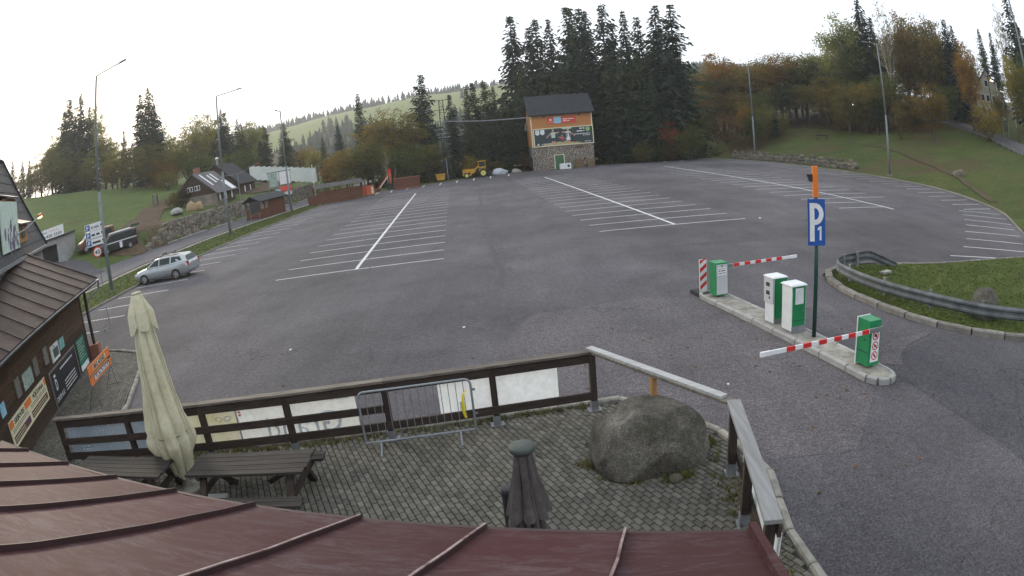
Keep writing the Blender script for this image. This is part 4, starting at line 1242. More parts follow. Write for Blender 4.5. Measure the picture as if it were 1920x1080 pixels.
for x0, x1 in ((-4.75, -3.15), (-2.95, -1.25)): panel(MW, x0, .62, x1, .80, .003, .061).build('dark_block', 'brown_print', b)
panel(MW, -3.6, .70, -3.25, .78, .003, .0645).build('violet_block', 'violet_print', b)
mb = MB()
for x0, x1 in ((-4.7, -3.7), (-2.9, -1.4)):
    for k in range(2): scribble(MW, x0, .73 - k * .065, x1, .03, .067, k + 15, mb)
small_print(mb, 'cream_print', b)
b = board('poster', 'bright cycling photo poster under the eave of the rental shop', 2.05, 2.97, 1.38, 1.82, 'photo_print')
b = board('poster', 'white poster with dark photo beside the teal one on the rental shop', -.97, -.06, 1.25, 1.75, 'white_print')
panel(MW, .28, 1.34, .88, 1.62, .003, .061).build('photo', 'photo_dark', b)
panel(MW, .08, 1.27, .24, 1.66, .003, .061).build('green_band', 'pale_green_print', b)
wt(b, 'DIL', .3, 1.65, .08, 'ink', .3)
b = board('poster', 'small teal picture poster at the right of the rental shop posters', -1.67, -1.1, 1.38, 1.71, 'photo_teal')
b = board('poster', 'bright blue poster at the left edge of the rental shop wall', 4.72, 5.1, 1.42, 1.74, 'sky_print')

# free-standing orange advert on wire legs
st = thing('advert_stand', 'orange advert board on thin wire legs reading ELEKTROKOLA', 'sign')
A, B = Vector((-11.9, 12.9, 0)), Vector((-12.49, 14.91, 0))
su = (B - A).normalized(); sn = Vector((su.y, -su.x, 0))
MS = Matrix(((su.x, 0, sn.x, A.x), (su.y, 0, sn.y, A.y), (0, 1, 0, 0), (0, 0, 0, 1)))
L_ = (B - A).length
panel(MS, 0, .70, L_, 1.24, .02).build('panel', 'orange_sign', st)
panel(MS, .05, .925, L_ - .02, .985, .003, .0205).build('black_band', 'ink', st)
panel(MS, .46, 1.04, L_ - .42, 1.17, .003, .0205).build('white_band', 'cream_print', st)
panel(MS, .34, .755, L_ - .2, .895, .002, .0205).build('black_field', 'ink', st)
text('BIKE ADDED', .15, 'ink', st, MS @ Matrix.Translation((.5, 1.055, .025)), width=L_ - 1.0, bold=.006)
text('ELEKTROKOLA', .15, 'white_print', st, MS @ Matrix.Translation((.37, .77, .025)), width=L_ - .62, bold=.006)
mb = scribble(MS, .12, .94, L_ - .3, .03, .0245, 4); small_print(mb, 'cream_print', st)
for s_ in (.12, L_ - .12):
    q = A + su * s_
    MB().tube([q + Vector((0, 0, .72)), q + sn * .1 + Vector((0, 0, .05)), ], .007, 5).cyl(q + Vector((0, 0, .72)), q - sn * .35 + Vector((0, 0, .05)), .007, n=5).build('wire_leg', 'black', st)
    MB().tube([q + sn * .1 + Vector((0, 0, .055)), q + sn * .1 + su * .25 + Vector((0, 0, .055)), q - sn * .35 + su * .2 + Vector((0, 0, .055)), q - sn * .35 + Vector((0, 0, .055))], .006, 5).build('wire_foot', 'black', st)

# ================================================================== barrier island
IA, IB = Vector((5.62, 18.25)), Vector((7.17, 10.85))
iu = (IB - IA).normalized(); iv = Vector((-iu.y, iu.x)); ia = math.atan2(-iu.x * 0 + iu.y, iu.x)
brz = math.atan2(iu.x, -iu.y)                 # turns a box so that its front looks down the island
root = tag(link('barrier_island', None, None), kind='structure')
def capsule(r, z0, z1, n=10):
    pts = []
    for k in range(n + 1):
        t = math.pi / 2 + math.pi * k / n
        q = IA + iu * (r * math.cos(t)) + iv * (r * math.sin(t)); pts.append((q.x, q.y))
    for k in range(n + 1):
        t = -math.pi / 2 + math.pi * k / n
        q = IB + iu * (r * math.cos(t)) + iv * (r * math.sin(t)); pts.append((q.x, q.y))
    return pts
fixn(MB().prism(capsule(.33, 0, 0), -.02, .115).build('island_infill', 'concrete_old', root))
ca_ = capsule(.36, 0, 0)
kerb_run('', [ca_[10], ca_[11]], .98, .12, .245, 'concrete', seed=41, root=root)
kerb_run('', [ca_[21], ca_[0]], .98, .12, .245, 'concrete', seed=43, root=root)
kerb_run('', ca_[:11], .285, .12, .245, 'concrete', seed=45, root=root, jit=.004)
kerb_run('', ca_[11:], .285, .12, .245, 'concrete', seed=47, root=root, jit=.004)
IZ = .115
def gate_box(name, label, c, w, d, h, side, front, cat='barrier'):
    """cabinet: c centre on the island, body colour, front and lane-side plates"""
    t = thing(name, label, cat, (c[0], c[1], IZ), brz)
    o = MB().box((0, 0, h / 2 + .03), (w, d, h - .06)).build('cabinet', side, t)
    fixn(o)
    return t
# far entry barrier
t = gate_box('barrier_machine', 'green and grey gate machine at the far end of the island beside the striped board', (5.73, 17.93), .40, .42, 1.05, 'green_paint', 'box_grey')
MB().box((0, -.215, .55), (.37, .02, .90)).build('front_plate', 'box_grey', t)
MB().box((0, -.227, .80), (.30, .006, .24)).build('notice', 'white_print', t)
mf = frame((-.15, -.2305, 0), (1, 0, 0), (0, 0, 1))
mb = MB()
for k, h_ in enumerate((.022, .04, .03)): scribble(mf, .03, .86 - k * .065, .27, h_, 0, k, mb)
small_print(mb, 'ink', t)
MB().box((0, -.229, .945), (.035, .004, .06)).build('emblem', 'ink', t)
MB().box((0, -.228, 1.01), (.015, .004, .015)).build('lock', 'ink', t)
def arm(t, label, a, b, n, w=.085, tip=.22):
    r_ = link('barrier_arm', None, t)
    r_['label'] = label
    r_.matrix_parent_inverse = (Matrix.Translation(t.location) @ t.rotation_euler.to_matrix().to_4x4()).inverted()
    A, B = Vector(a), Vector(b); u = (B - A).normalized(); L = (B - A).length
    MB().bar(A, B - u * tip, .035, w).build('boom', 'white_paint', r_)
    MB().bar(B - u * tip, B, .045, w * 1.08).build('end_cap', 'white_print', r_)
    for k in range(n):
        s_ = .12 + (L - tip - .3) * k / n
        MB().bar(A + u * s_, A + u * (s_ + .5 * (L - tip) / n * .92), .039, w + .004).build('red_band', 'red_paint', r_)
    MB().bar(A - u * .32, A + u * .1, .06, w * 1.15).build('bracket', 'galv_dull', r_)
    return r_
arm(t, 'red and white boom of the far gate machine lowered across the lane', (6.05, 17.80, 1.05), (8.45, 18.18, 1.10), 5)
# ticket post and pay post
t = gate_box('ticket_machine', 'green ticket machine with two dark slots on its pale side, left of the other', (6.37, 14.98), .38, .46, 1.22, 'green_paint', 'white_paint', 'machine')
MB().box((-.215, 0, .87), (.06, .42, .66)).build('reader_housing', 'box_grey', t)
MB().box((-.2, 0, .30), (.02, .40, .56)).build('side_plate', 'white_paint', t)
for z in (1.02, .80): MB().box((-.248, .02, z), (.012, .15, .10)).build('slot', 'ink', t)
MB().box((-.247, -.05, .68), (.01, .05, .06)).build('lock', 'ink', t)
MB().box((0, 0, .07), (.40, .47, .14)).build('plinth', 'galv_dull', t)
MB().loft([[(-.24, -.25, z), (.21, -.25, z), (.21, .25, z), (-.24, .25, z)] for z in (1.20, 1.215)] + [[(-.2, -.2, 1.245), (.17, -.2, 1.245), (.17, .2, 1.245), (-.2, .2, 1.245)]]).build('lid', 'white_paint', t)
for x_ in (-.17, .17): MB().box((x_, -.233, .62), (.008, .004, 1.0)).build('panel_joint', 'dark_green', t)
MB().box((.13, -.234, .6), (.03, .008, .06)).build('lock', 'galv', t)
t = gate_box('pay_machine', 'green machine with a white notice on its front, beside the sign pole', (6.50, 14.12), .40, .44, 1.2, 'green_paint', 'white_paint', 'machine')
MB().box((-.205, 0, .62), (.025, .42, 1.12)).build('side_plate', 'white_paint', t)
MB().box((.205, 0, .62), (.018, .42, 1.1)).build('side_plate', 'white_paint', t)
MB().box((.01, -.224, .93), (.25, .008, .40)).build('notice', 'white_print', t)
mf = frame((-.10, -.2285, 0), (1, 0, 0), (0, 0, 1)); mb = MB()
for k in range(7): scribble(mf, .0, 1.07 - k * .048, .22, .022, 0, k + 3, mb)
small_print(mb, 'grey_print', t)
MB().box((0, 0, .09), (.42, .45, .18)).build('plinth', 'galv', t)
MB().loft([[(-.24, -.25, z), (.24, -.25, z), (.24, .25, z), (-.24, .25, z)] for z in (1.18, 1.20)] + [[(-.2, -.2, 1.235), (.2, -.2, 1.235), (.2, .2, 1.235), (-.2, .2, 1.235)]]).build('lid', 'white_paint', t)
for zz, ww in ((.32, .36), (1.10, .36)): MB().box((0, -.2225, zz), (ww, .004, .012)).build('panel_joint', 'dark_green', t)
MB().box((.15, -.224, .55), (.03, .006, .05)).build('lock', 'galv', t)
# near exit barrier
t = gate_box('barrier_machine', 'green gate machine with three round prohibition signs at the near end', (7.13, 11.36), .36, .40, 1.06, 'green_paint', 'white_paint')
MB().box((0, .21, .53), (.40, .025, 1.08)).build('rear_plate', 'white_paint', t)
MB().box((.02, -.204, .50), (.25, .008, .72)).build('sign_plate', 'white_print', t)
for k, z in enumerate((.72, .50, .28)):
    mb = MB(); n = 28
    for i in range(n):
        a0, a1 = 2 * math.pi * i / n, 2 * math.pi * (i + 1) / n
        mb.add([(.02 + r_ * math.cos(a), -.2095, z + r_ * math.sin(a)) for r_, a in ((.075, a0), (.098, a0), (.098, a1), (.075, a1))], [(0, 1, 2, 3)])
    mb.add([(.02 - .075 * .7 + dx, -.2093, z + .075 * .7 + dz) for dx, dz in ((-.01, -.01), (.01, .01))] + [(.02 + .075 * .7 + dx, -.2093, z - .075 * .7 + dz) for dx, dz in ((.01, .01), (-.01, -.01))], [(0, 1, 2, 3)])
    mb.build('prohibition_ring', 'red_paint', t)
    mb = MB()
    if k == 0: mb.box((.02, -.2088, z), (.09, .001, .04)).box((.02, -.2088, z + .028), (.05, .001, .024))
    elif k == 1:
        mb.box((.02, -.2088, z + .005), (.06, .001, .03)).box((-.01, -.2088, z - .02), (.03, .001, .03)).box((.05, -.2088, z - .02), (.03, .001, .03))
    else: mb.box((.02, -.2088, z), (.014, .001, .1)).box((.02, -.2088, z), (.07, .001, .014))
    mb.build('pictogram', 'ink', t)
MB().box((-.184, .0, .36), (.008, .38, .02)).build('panel_joint', 'dark_green', t)
MB().box((-.184, -.05, .62), (.006, .03, .03)).build('lock', 'ink', t)
arm(t, 'red and white boom of the near gate machine reaching out over the lane', (7.02, 11.05, 1.0), (4.16, 10.46, 1.0), 6)
# striped guide board
t = thing('guide_board', 'red and white diagonally striped guide board on a black foot', 'sign', (5.45, 18.62, 0), brz)
MB().box((0, 0, .62), (.25, .035, 1.0)).build('panel', 'white_paint', t)
for k in range(4):
    z = .2 + k * .27
    pts = [(-.115, z - .04), (.115, z + .14), (.115, min(z + .27, 1.1)), (-.115, z + .09)]
    MB().add([(x, -.0195, zz) for x, zz in pts] + [(x, -.0178, zz) for x, zz in pts], [(0, 1, 2, 3)]).build('red_stripe', 'red_paint', t)
MB().box((0, 0, .06), (.55, .75, .12)).build('foot', 'rubber', t)
# P1 sign
t = thing('parking_sign', 'tall blue P 1 parking sign on a dark green pole with orange top', 'sign', (6.80, 13.50, IZ - .02), -.32)
MB().cyl((0, 0, 0), (0, 0, 3.42), .052, n=14).build('pole', 'dark_green', t, smooth=True)
MB().loft([[(x, -.075 - .03 * math.cos(x / .21 * 1.5), z) for x in (-.215, -.14, -.07, 0, .07, .14, .215)] + [(x, -.069 - .03 * math.cos(x / .21 * 1.5) + .012, z) for x in (.215, .14, .07, 0, -.07, -.14, -.215)] for z in (2.27, 3.36)]).build('sign_plate', 'blue_sign', t)
ms = frame((-.17, -.112, 2.37), (1, 0, 0), (0, 0, 1))
mb = MB()
def flat(pts, off=0): mb.add([tuple(ms @ Vector((x, y, off))) for x, y in pts], [tuple(range(len(pts)))])
flat([(0, 0), (.115, 0), (.115, .90), (0, .90)])
n = 16
for k in range(n):
    a0, a1 = -math.pi / 2 + math.pi * k / n, -math.pi / 2 + math.pi * (k + 1) / n
    flat([(.13 + rx * math.cos(a), .645 + ry * math.sin(a)) for rx, ry, a in ((.10, .135, a0), (.21, .255, a0), (.21, .255, a1), (.10, .135, a1))])
for y0, y1 in ((.39, .51), (.78, .90)): flat([(.115, y0), (.135, y0), (.135, y1), (.115, y1)])
mb.build('letter', 'white_print', t)
mb = MB()
flat([(.235, .03), (.285, .03), (.285, .36), (.245, .36)]); flat([(.245, .36), (.19, .31), (.19, .26), (.24, .28)])
mb.build('numeral', 'white_print', t)
MB().bar((0, 0, 3.40), (0, 0, 4.12), .13, .13).build('orange_top', 'orange_paint', t)
MB().box((0, 0, 3.37), (.10, .10, .08)).build('clamp', 'galv_dull', t)
MB().loft([[(-.07, -.05, z), (-.07, .05, z), (w, .05, z), (w, -.05, z)] for w, z in ((-.15, 3.76), (-.21, 3.93))]).build('lamp_box', 'black', t)

# ================================================================== guardrail of the island
t = thing('guardrail', 'curved galvanised guardrail round the grass island', 'guardrail')
GP = [(13.75, 20.0, .02), (12.8, 20.42, .40), (12.0, 20.38, .40), (11.15, 20.0, .40), (10.62, 19.3, .40), (10.5, 18.4, .40), (10.53, 17.4, .40), (10.72, 16.4, .40), (11.05, 15.5, .40), (11.48, 14.7, .40), (12.0, 13.9, .40), (12.62, 13.15, .40), (13.5, 12.5, .40), (15.0, 11.75, .40), (17.5, 10.75, .40), (21, 9.6, .40)]
prof = [(-.19, .0), (-.15, .02), (-.13, .06), (-.075, .06), (-.03, .01), (.03, .01), (.075, .06), (.13, .06), (.15, .02), (.19, 0)]
def smooth_path(P, k=4):
    out = []
    V = [Vector(p) for p in P]
    for i in range(len(V) - 1):
        p0, p1, p2, p3 = V[max(i - 1, 0)], V[i], V[i + 1], V[min(i + 2, len(V) - 1)]
        for j in range(k):
            u = j / k
            out.append(.5 * ((2 * p1) + (p2 - p0) * u + (2 * p0 - 5 * p1 + 4 * p2 - p3) * u * u + (3 * p1 - p0 - 3 * p2 + p3) * u ** 3))
    out.append(V[-1])
    return out
def wbeam(path, side=1):
    mb = MB(); rows = []
    for i, p in enumerate(path):
        d = (path[min(i + 1, len(path) - 1)] - path[max(i - 1, 0)]).normalized()
        nrm = Vector((d.y, -d.x, 0)).normalized() * side
        up = Vector((0, 0, 1))
        rows.append([tuple(p + up * z + nrm * (o_ + q)) for q in (0, -.006) for z, o_ in (prof if q == 0 else prof[::-1])])
    return mb.loft(rows)
V = [Vector(p) for p in GP]
brk = [0, 1, 3, 5, 7, 9, 11, 13, 15]
sp = smooth_path(GP, 4)
for a, b in zip(brk, brk[1:]):
    seg = sp[a * 4:b * 4 + 1] if a > 0 else [V[0], V[0].lerp(V[1], .5), V[1]]
    e = (seg[-1] - seg[-2]).normalized() * .12
    o = wbeam(seg + [seg[-1] + e], 1).build('beam', 'rail_steel', t); fixn(o)
for i in (2, 3, 5, 7, 9, 11, 13):
    p = V[i]
    d = (V[i + 1] - V[i - 1]).normalized(); n_ = Vector((-d.y, d.x, 0))
    q = p + n_ * .1
    MB().box((q.x, q.y, .33), (.1, .06, .66), math.atan2(d.y, d.x)).build('post', 'galv_dull', t)
    MB().bar(p + n_ * .01, p + n_ * .09, .08, .12).build('spacer', 'galv_dull', t)

# ================================================================== vehicles
def wheel(t, x, y, r, side, rim='alloy', w=.2, tag_=None):
    o = MB(); n = 24
    prof = [(r * .66, -w / 2), (r * .93, -w / 2), (r, -w / 2 + .03), (r, w / 2 - .03), (r * .93, w / 2), (r * .66, w / 2)]
    vs_ = []
    for k in range(n):
        a = 2 * math.pi * k / n
        vs_ += [(rr_ * math.cos(a), yy, rr_ * math.sin(a)) for rr_, yy in prof]
    m = len(prof)
    o.add(vs_, [(k * m + i, k * m + i + 1, ((k + 1) % n) * m + i + 1, ((k + 1) % n) * m + i) for k in range(n) for i in range(m - 1)])
    wh = o.build('wheel', 'rubber', t, (x, y, r)); fixn(wh)
    d = MB(); yy = side * (w / 2 - .025)
    d.cyl((0, -side * .04, 0), (0, yy - side * .03, 0), r * .66, n=20); d.build('rim_barrel', 'black', wh)
    s_ = MB()
    for k in range(5):
        a = 2 * math.pi * k / 5
        s_.bar((0, yy, 0), (r * .62 * math.cos(a), yy, r * .62 * math.sin(a)), .07 * r / .3, .02, (0, 1, 0))
    for k in range(20):
        a0, a1 = 2 * math.pi * k / 20, 2 * math.pi * (k + 1) / 20
        s_.add([(q * r * math.cos(a), yy + side * .01, q * r * math.sin(a)) for q, a in ((.58, a0), (.68, a0), (.68, a1), (.58, a1))], [(0, 1, 2, 3)])
    s_.cyl((0, yy - side * .01, 0), (0, yy + side * .015, 0), r * .2, n=10)
    s_.build('rim', rim, wh)
    return wh
def body_loft(secs):
    out = []
    for x, w, zl, zt, cr in secs:
        h = [(w * .82, zl), (w * .985, zl + .12), (w, zl + (zt - zl) * .5), (w * .985, zt - .14), (w * .93, zt - .04), (w * .78, zt + cr * .6)]
        out.append([(x, -y, z) for y, z in h] + [(x, 0, zt + cr)] + [(x, y, z) for y, z in h[::-1]])
    return out
def arch(t, x, y, r, side, m='black'):
    mb = MB(); n = 14
    for k in range(n):
        a0, a1 = math.pi * k / n, math.pi * (k + 1) / n
        mb.add([(x + q * math.cos(a), y, r * .93 + q * math.sin(a)) for q, a in ((r * .8, a0), (r * 1.16, a0), (r * 1.16, a1), (r * .8, a1))], [(0, 1, 2, 3)])
    o = mb.build('wheel_arch', m, t)
def side_glass(t, gh, quads, off=.012, m='car_glass', name='side_window'):
    """gh: y(x,z) of the greenhouse side; quads in (x,z)"""
    for q in quads:
        for s in (-1, 1):
            pts = [(x, s * (gh(x, z) + off), z) for x, z in q]
            MB().slab(pts if s < 0 else pts[::-1], .004).build(name, m, t)
car = thing('parked_car', 'silver estate car with roof ski racks parked at the left kerb', 'car', (-22.05, 34.42, .0), math.pi + .02)
o = MB().loft(body_loft([(-2.30, .70, .42, .78, .0), (-2.24, .80, .30, .98, .01), (-2.0, .87, .22, 1.02, .01), (-1.4, .885, .19, 1.0, .01), (-.5, .885, .18, .985, .01), (.5, .885, .18, .97, .01), (1.0, .885, .18, .945, .02), (1.5, .875, .19, .88, .03), (1.9, .84, .21, .80, .03), (2.13, .76, .24, .70, .02), (2.25, .62, .30, .58, .0)])).build('body', 'car_silver', car, smooth=True); fixn(o)
GH = [(1.12, .80, .79, .93, .95), (.42, .83, .62, .95, 1.39), (0.0, .84, .62, .96, 1.455), (-1.0, .84, .61, .97, 1.465), (-1.75, .83, .59, .98, 1.42), (-2.02, .82, .58, .99, 1.30), (-2.2, .80, .72, .98, 1.03)]
o = MB().loft([[(x, -wb, zb), (x, -wt, zt - .03), (x, -wt * .85, zt), (x, wt * .85, zt), (x, wt, zt - .03), (x, wb, zb)] for x, wb, wt, zb, zt in GH]).build('cabin', 'car_silver', car); fixn(o)
def ghy(x, z):
    g = sorted(GH)
    for a, b in zip(g, g[1:]):
        if a[0] <= x <= b[0]:
            k = (x - a[0]) / (b[0] - a[0]); wb, wt, zb, zt = (a[i] + (b[i] - a[i]) * k for i in range(1, 5))
            return wb + (wt - wb) * min(1, max(0, (z - zb) / max(.01, zt - .03 - zb)))
    return .8
side_glass(car, ghy, [[(.86, 1.0), (.02, 1.0), (.02, 1.36), (.36, 1.32)], [(-.06, 1.0), (-.88, 1.02), (-.88, 1.38), (-.06, 1.37)], [(-.98, 1.03), (-1.82, 1.10), (-1.62, 1.34), (-.98, 1.38)]])
MB().slab([(1.08, -.72, .985), (1.08, .72, .985), (.47, .55, 1.385), (.47, -.55, 1.385)], .012).build('windscreen', 'car_glass', car)
MB().slab([(-2.215, .66, 1.055), (-2.215, -.66, 1.055), (-2.045, -.52, 1.33), (-2.045, .52, 1.33)], .012).build('rear_window', 'car_glass', car)
for x, y in ((1.32, .79), (-1.26, .79)):
    for s in (-1, 1):
        wheel(car, x, s * y, .315, s); arch(car, x, s * .890, .315, s)
for s in (-1, 1):
    MB().box((-2.20, s * .74, .83), (.16, .12, .30)).build('tail_light', 'tail_red', car)
    MB().box((2.10, s * .60, .63), (.2, .24, .12)).build('headlight', 'headlight', car)
    MB().box((.78, s * .95, 1.0), (.12, .16, .11)).build('mirror', 'car_silver', car)
    MB().bar((.2, s * .60, 1.49), (-1.6, s * .57, 1.48), .03, .03).build('roof_rail', 'black', car)
    MB().box((-.05, s * .892, .42), (1.9, .015, .04)).build('side_trim', 'galv', car)
    for x in (.12, -.8): MB().box((x, s * .892, .86), (.16, .02, .03)).build('door_handle', 'car_silver', car)
for x in (.0, -.75):
    MB().bar((x, -.62, 1.555), (x, .62, 1.555), .05, .035).build('roof_bar', 'galv', car)
    MB().box((x, -.2, 1.60), (.09, .5, .06)).build('ski_clamp', 'black', car)
MB().box((-2.31, 0, .50), (.05, 1.4, .12)).build('rear_bumper', 'car_silver', car)
MB().box((-2.275, 0, .84), (.02, .52, .12)).build('number_plate', 'white_print', car)
MB().box((2.24, 0, .42), (.05, 1.0, .12)).build('grille', 'black', car)
def van(label, loc, rz, m, stripe=True):
    t = thing('parked_van', label, 'van', loc, rz)
    o = MB().loft(body_loft([(-2.45, .86, .40, 1.86, .02), (-2.40, .93, .28, 1.92, .05), (-1.5, .95, .25, 1.96, .05), (.6, .95, .25, 1.96, .05), (.95, .95, .25, 1.90, .05), (1.5, .95, .25, 1.42, .04), (1.75, .94, .25, 1.20, .04), (2.25, .88, .27, 1.02, .04), (2.45, .78, .34, .85, .0)])).build('body', m, t, smooth=False); fixn(o)
    MB().slab([(1.62, -.74, 1.30), (1.62, .74, 1.30), (1.03, .70, 1.86), (1.03, -.70, 1.86)], .012).build('windscreen', 'car_glass', t)
    for s in (-1, 1):
        for x0, x1 in ((.35, 1.25), (-.75, .28), (-2.1, -.85)):
            pts = [(x0, s * .957, 1.22), (x1, s * .957, 1.22), (x1 - (.3 if x1 > 1 else 0), s * .93, 1.74), (x0, s * .93, 1.74)]
            MB().slab(pts if s < 0 else pts[::-1], .006).build('side_window', 'glass_dark', t)
        for x in (1.55, -1.45): wheel(t, x, s * .86, .33, s); arch(t, x, s * .958, .33, s)
        MB().box((2.30, s * .62, .82), (.2, .26, .14)).build('headlight', 'headlight', t)
        MB().box((1.35, s * 1.03, 1.22), (.1, .16, .2)).build('mirror', 'black', t)
        if stripe:
            MB().box((-.4, s * .962, 1.06), (3.9, .012, .09)).build('white_stripe', 'white_print', t)
            MB().box((-.35, s * .964, .66), (.42, .012, .62)).build('white_panel', 'white_print', t)
            MB().box((-.5, s * .966, .66), (.10, .014, .62)).build('violet_panel', 'violet_print', t)
    MB().box((2.45, 0, .60), (.04, .9, .14)).build('grille', 'black', t)
    MB().box((2.44, 0, .45), (.06, 1.5, .10)).build('bumper', 'galv_dull' if stripe else m, t)
    MB().box((2.475, 0, .46), (.02, .5, .11)).build('number_plate', 'white_print', t)
    if stripe: MB().box((-.6, 0, 2.03), (2.6, 1.1, .05)).build('roof_panel', 'white_print', t)
    return t
van('black van with white side stripe parked by the field', (-41.05, 54.35, terrain(-41.0, 54.0) - .02), math.atan2(-.78, -.62), 'van_black')
van('dark van with reddish bonnet parked behind the striped van', (-44.6, 54.7, terrain(-44.4, 54.5) - .02), math.atan2(-.78, -.62), 'van_brown', False)

# ================================================================== lamp posts and signs
def lamp_post(label, x, y, h, tip, z=0., lit=False, r=.145, m='pole_grey', grp='tall car park lamp posts'):
    t = thing('lamp_post', label, 'lamp post', (x, y, z), 0., grp)
    MB().cyl((0, 0, 0), (0, 0, h * .45), r, r * .78, 12).cyl((0, 0, h * .45), (0, 0, h), r * .70, r * .52, 12).build('pole', m, t, smooth=True)
    MB().box((0, 0, .01), (.4, .4, .06)).build('base_plate', 'concrete', t)
    if tip:
        P = Vector(tip) - Vector((x, y, z))
        A = Vector((0, 0, h - .05)); u = (P - A).normalized()
        MB().tube([A, A + Vector((0, 0, .06)), P - u * .7], .05, 8).build('arm', m, t)
        MB().loft([[tuple(P - u * s_ + Vector((-u.y * a, u.x * a, b))) for a, b in ((-w, -.03), (w, -.03), (w * .7, hh), (-w * .7, hh))] for s_, w, hh in ((.75, .06, .04), (.5, .15, .08), (.1, .14, .07), (0, .06, .03))]).build('lamp_head', 'galv_dull', t)
    return t
lamp_post('tall grey lamp post on the verge beside the silver car', -26.29, 33.34, 14.55, (-23.55, 33.6, 14.85), .05)
lamp_post('tall grey lamp post on the verge in front of the brown cabin', -27.06, 55.37, 13.5, (-24.3, 55.7, 13.75), .05)
lamp_post('tall grey lamp post on the verge right of the wooden shelter', -27.75, 75.18, 12.5, (-27.6, 73.0, 12.6), .05)
lamp_post('tall grey lamp post at the left end of the rough stone wall', 36.63, 93.64, 14.9, (34.2, 92.9, 15.0), .15)
lamp_post('tall grey lamp post on the slope right of the rough stone wall', 40.81, 60.89, 15.2, (38.3, 60.4, 15.3), .2)
lamp_post('lamp post cut off by the right edge of the picture', 33.75, 28.3, 17.2, (31.2, 27.4, 17.3), .0)
# direction boards
t = thing('direction_sign', 'three stacked white parking direction boards on the lamp post beside the silver car', 'sign')
A, B = Vector((-27.42, 32.48, 0)), Vector((-26.22, 33.44, 0))
su = (B - A).normalized(); sn = Vector((su.y, -su.x, 0))
MD = Matrix(((su.x, 0, sn.x, A.x + sn.x * .1), (su.y, 0, sn.y, A.y + sn.y * .1), (0, 1, 0, 0), (0, 0, 0, 1)))
for k, (z0, z1) in enumerate(((4.24, 4.70), (3.74, 4.20), (3.24, 3.70))):
    b = panel(MD, 0, z0, 1.5, z1, .03).build('board', 'white_paint', t)
    panel(MD, .04, z0 + .05, .40, z1 - .05, .004, .031).build('blue_field', 'blue_sign', b)
    text('P', .36, 'white_print', b, MD @ Matrix.Translation((.12, z0 + .09, .037)), bold=.01)
    if k == 0: text('SKI AREAL', .2, 'ink', b, MD @ Matrix.Translation((.48, z0 + .13, .034)), width=.66, bold=.005)
    else:
        mb = scribble(MD, .48, z0 + .14, 1.12, .17, .034, k); small_print(mb, 'ink', b)
    MB().add([tuple(MD @ Vector((1.3 + dx, z0 + .23 + dy, .034))) for dx, dy in ((-.07, -.02), (.07, -.02), (0, .12))] + [tuple(MD @ Vector((1.3 + dx, z0 + .23 + dy, .034))) for dx, dy in ((-.025, -.12), (.025, -.12), (.025, -.02), (-.025, -.02))], [(0, 1, 2), (3, 4, 5, 6)]).build('arrow', 'ink', b)
# speed limit
t = thing('speed_sign', 'round 40 speed limit sign on a dark post behind the verge', 'sign', (-30.35, 37.3, 0), .62)
MB().cyl((0, 0, 0), (0, 0, 2.95), .04, n=8).build('post', 'galv_dull', t)
MB().cyl((0, -.05, 2.5), (0, -.07, 2.5), .40, n=32).build('red_ring', 'red_paint', t)
MB().cyl((0, -.065, 2.5), (0, -.075, 2.5), .31, n=32).build('disc', 'white_print', t)
for ch_, x_ in (('4', -.22), ('0', .015)): text(ch_, .42, 'ink', t, frame((x_, -.079, 2.35), (1, 0, 0), (0, 0, 1)), width=.205, bold=.012, name='numeral')
t = thing('street_sign', 'small dark arrow sign on a thin post beside the dirt bank', 'sign', (-39.2, 56.0, .7), .6)
MB().cyl((0, 0, 0), (0, 0, 2.5), .03, n=6).build('post', 'galv_dull', t)
MB().loft([[(-.55, -.03, z), (.45, -.03, z), (.6, -.03, 2.33), (.45, -.03, z), (.45, .0, z), (-.55, 0, z)] for z in (2.2, 2.45)]).build('panel', 'dark_green', t)
# street lamp with two arms
t = thing('street_lamp', 'dark double-armed street lamp in front of the retaining wall', 'street lamp', (-28.95, 62.97, .05))
MB().cyl((0, 0, 0), (0, 0, 5.7), .07, .05, 8).build('pole', 'galv_dull', t)
for P in ((-1.5, -.7, 5.75), (1.9, .75, 6.3)):
    MB().tube([(0, 0, 5.6), P], .03, 6).build('arm', 'galv_dull', t)
    u = Vector((P[0], P[1], 0)).normalized()
    MB().bar(P, Vector(P) + u * .5 + Vector((0, 0, .1)), .16, .1).build('lamp_head', 'skip_orange' if P[0] > 0 else 'galv_dull', t)
# masts
t = thing('flag_mast', 'slim white mast behind the brown board fence', 'mast', (-27.3, 84.2, 0))
MB().cyl((0, 0, 0), (0, 0, 5.2), .06, .05, 8).build('shaft', 'white_paint', t)
MB().lathe([(.06, 5.2), (.08, 5.25), (.03, 5.3)], 8).build('cap', 'white_paint', t)

# ================================================================== steep-roofed building and garage on the far left
big = thing('steep_roof_house', 'steep dark slate roofed house behind the rental shop', 'house')
BC, BU, BW = Vector((-23.21, 23.47)), Vector((.58, -.8146)), Vector((-.8146, -.58))
def bp(a, t, z=None, off=0.):
    q = BC + BU * a + BW * (t * 2.705)
    return (q.x, q.y, (4.65 + 4.97 * t) if z is None else z)
MB().slab([bp(-.0, -.03), bp(17, -.03), bp(17, 1), bp(0, 1)], .12).build('roof_slope', 'slate', big)
MB().slab([bp(0, 1), bp(17, 1), bp(17, 2.03, 4.5), bp(0, 2.03, 4.5)], .12).build('roof_slope', 'slate', big)
mb = MB()
for k in range(9):
    for a in (0.01,): mb.bar(bp(.0, .05 + k * .11), bp(17, .05 + k * .11), .03, .02)
mb.build('slate_courses', 'slate_dark', big); tag(big.children[-1], kind='stuff')
MB().bar(bp(-.05, 1.0, 9.66), bp(17, 1.0, 9.66), .18, .1).build('ridge_cap', 'slate_dark', big)
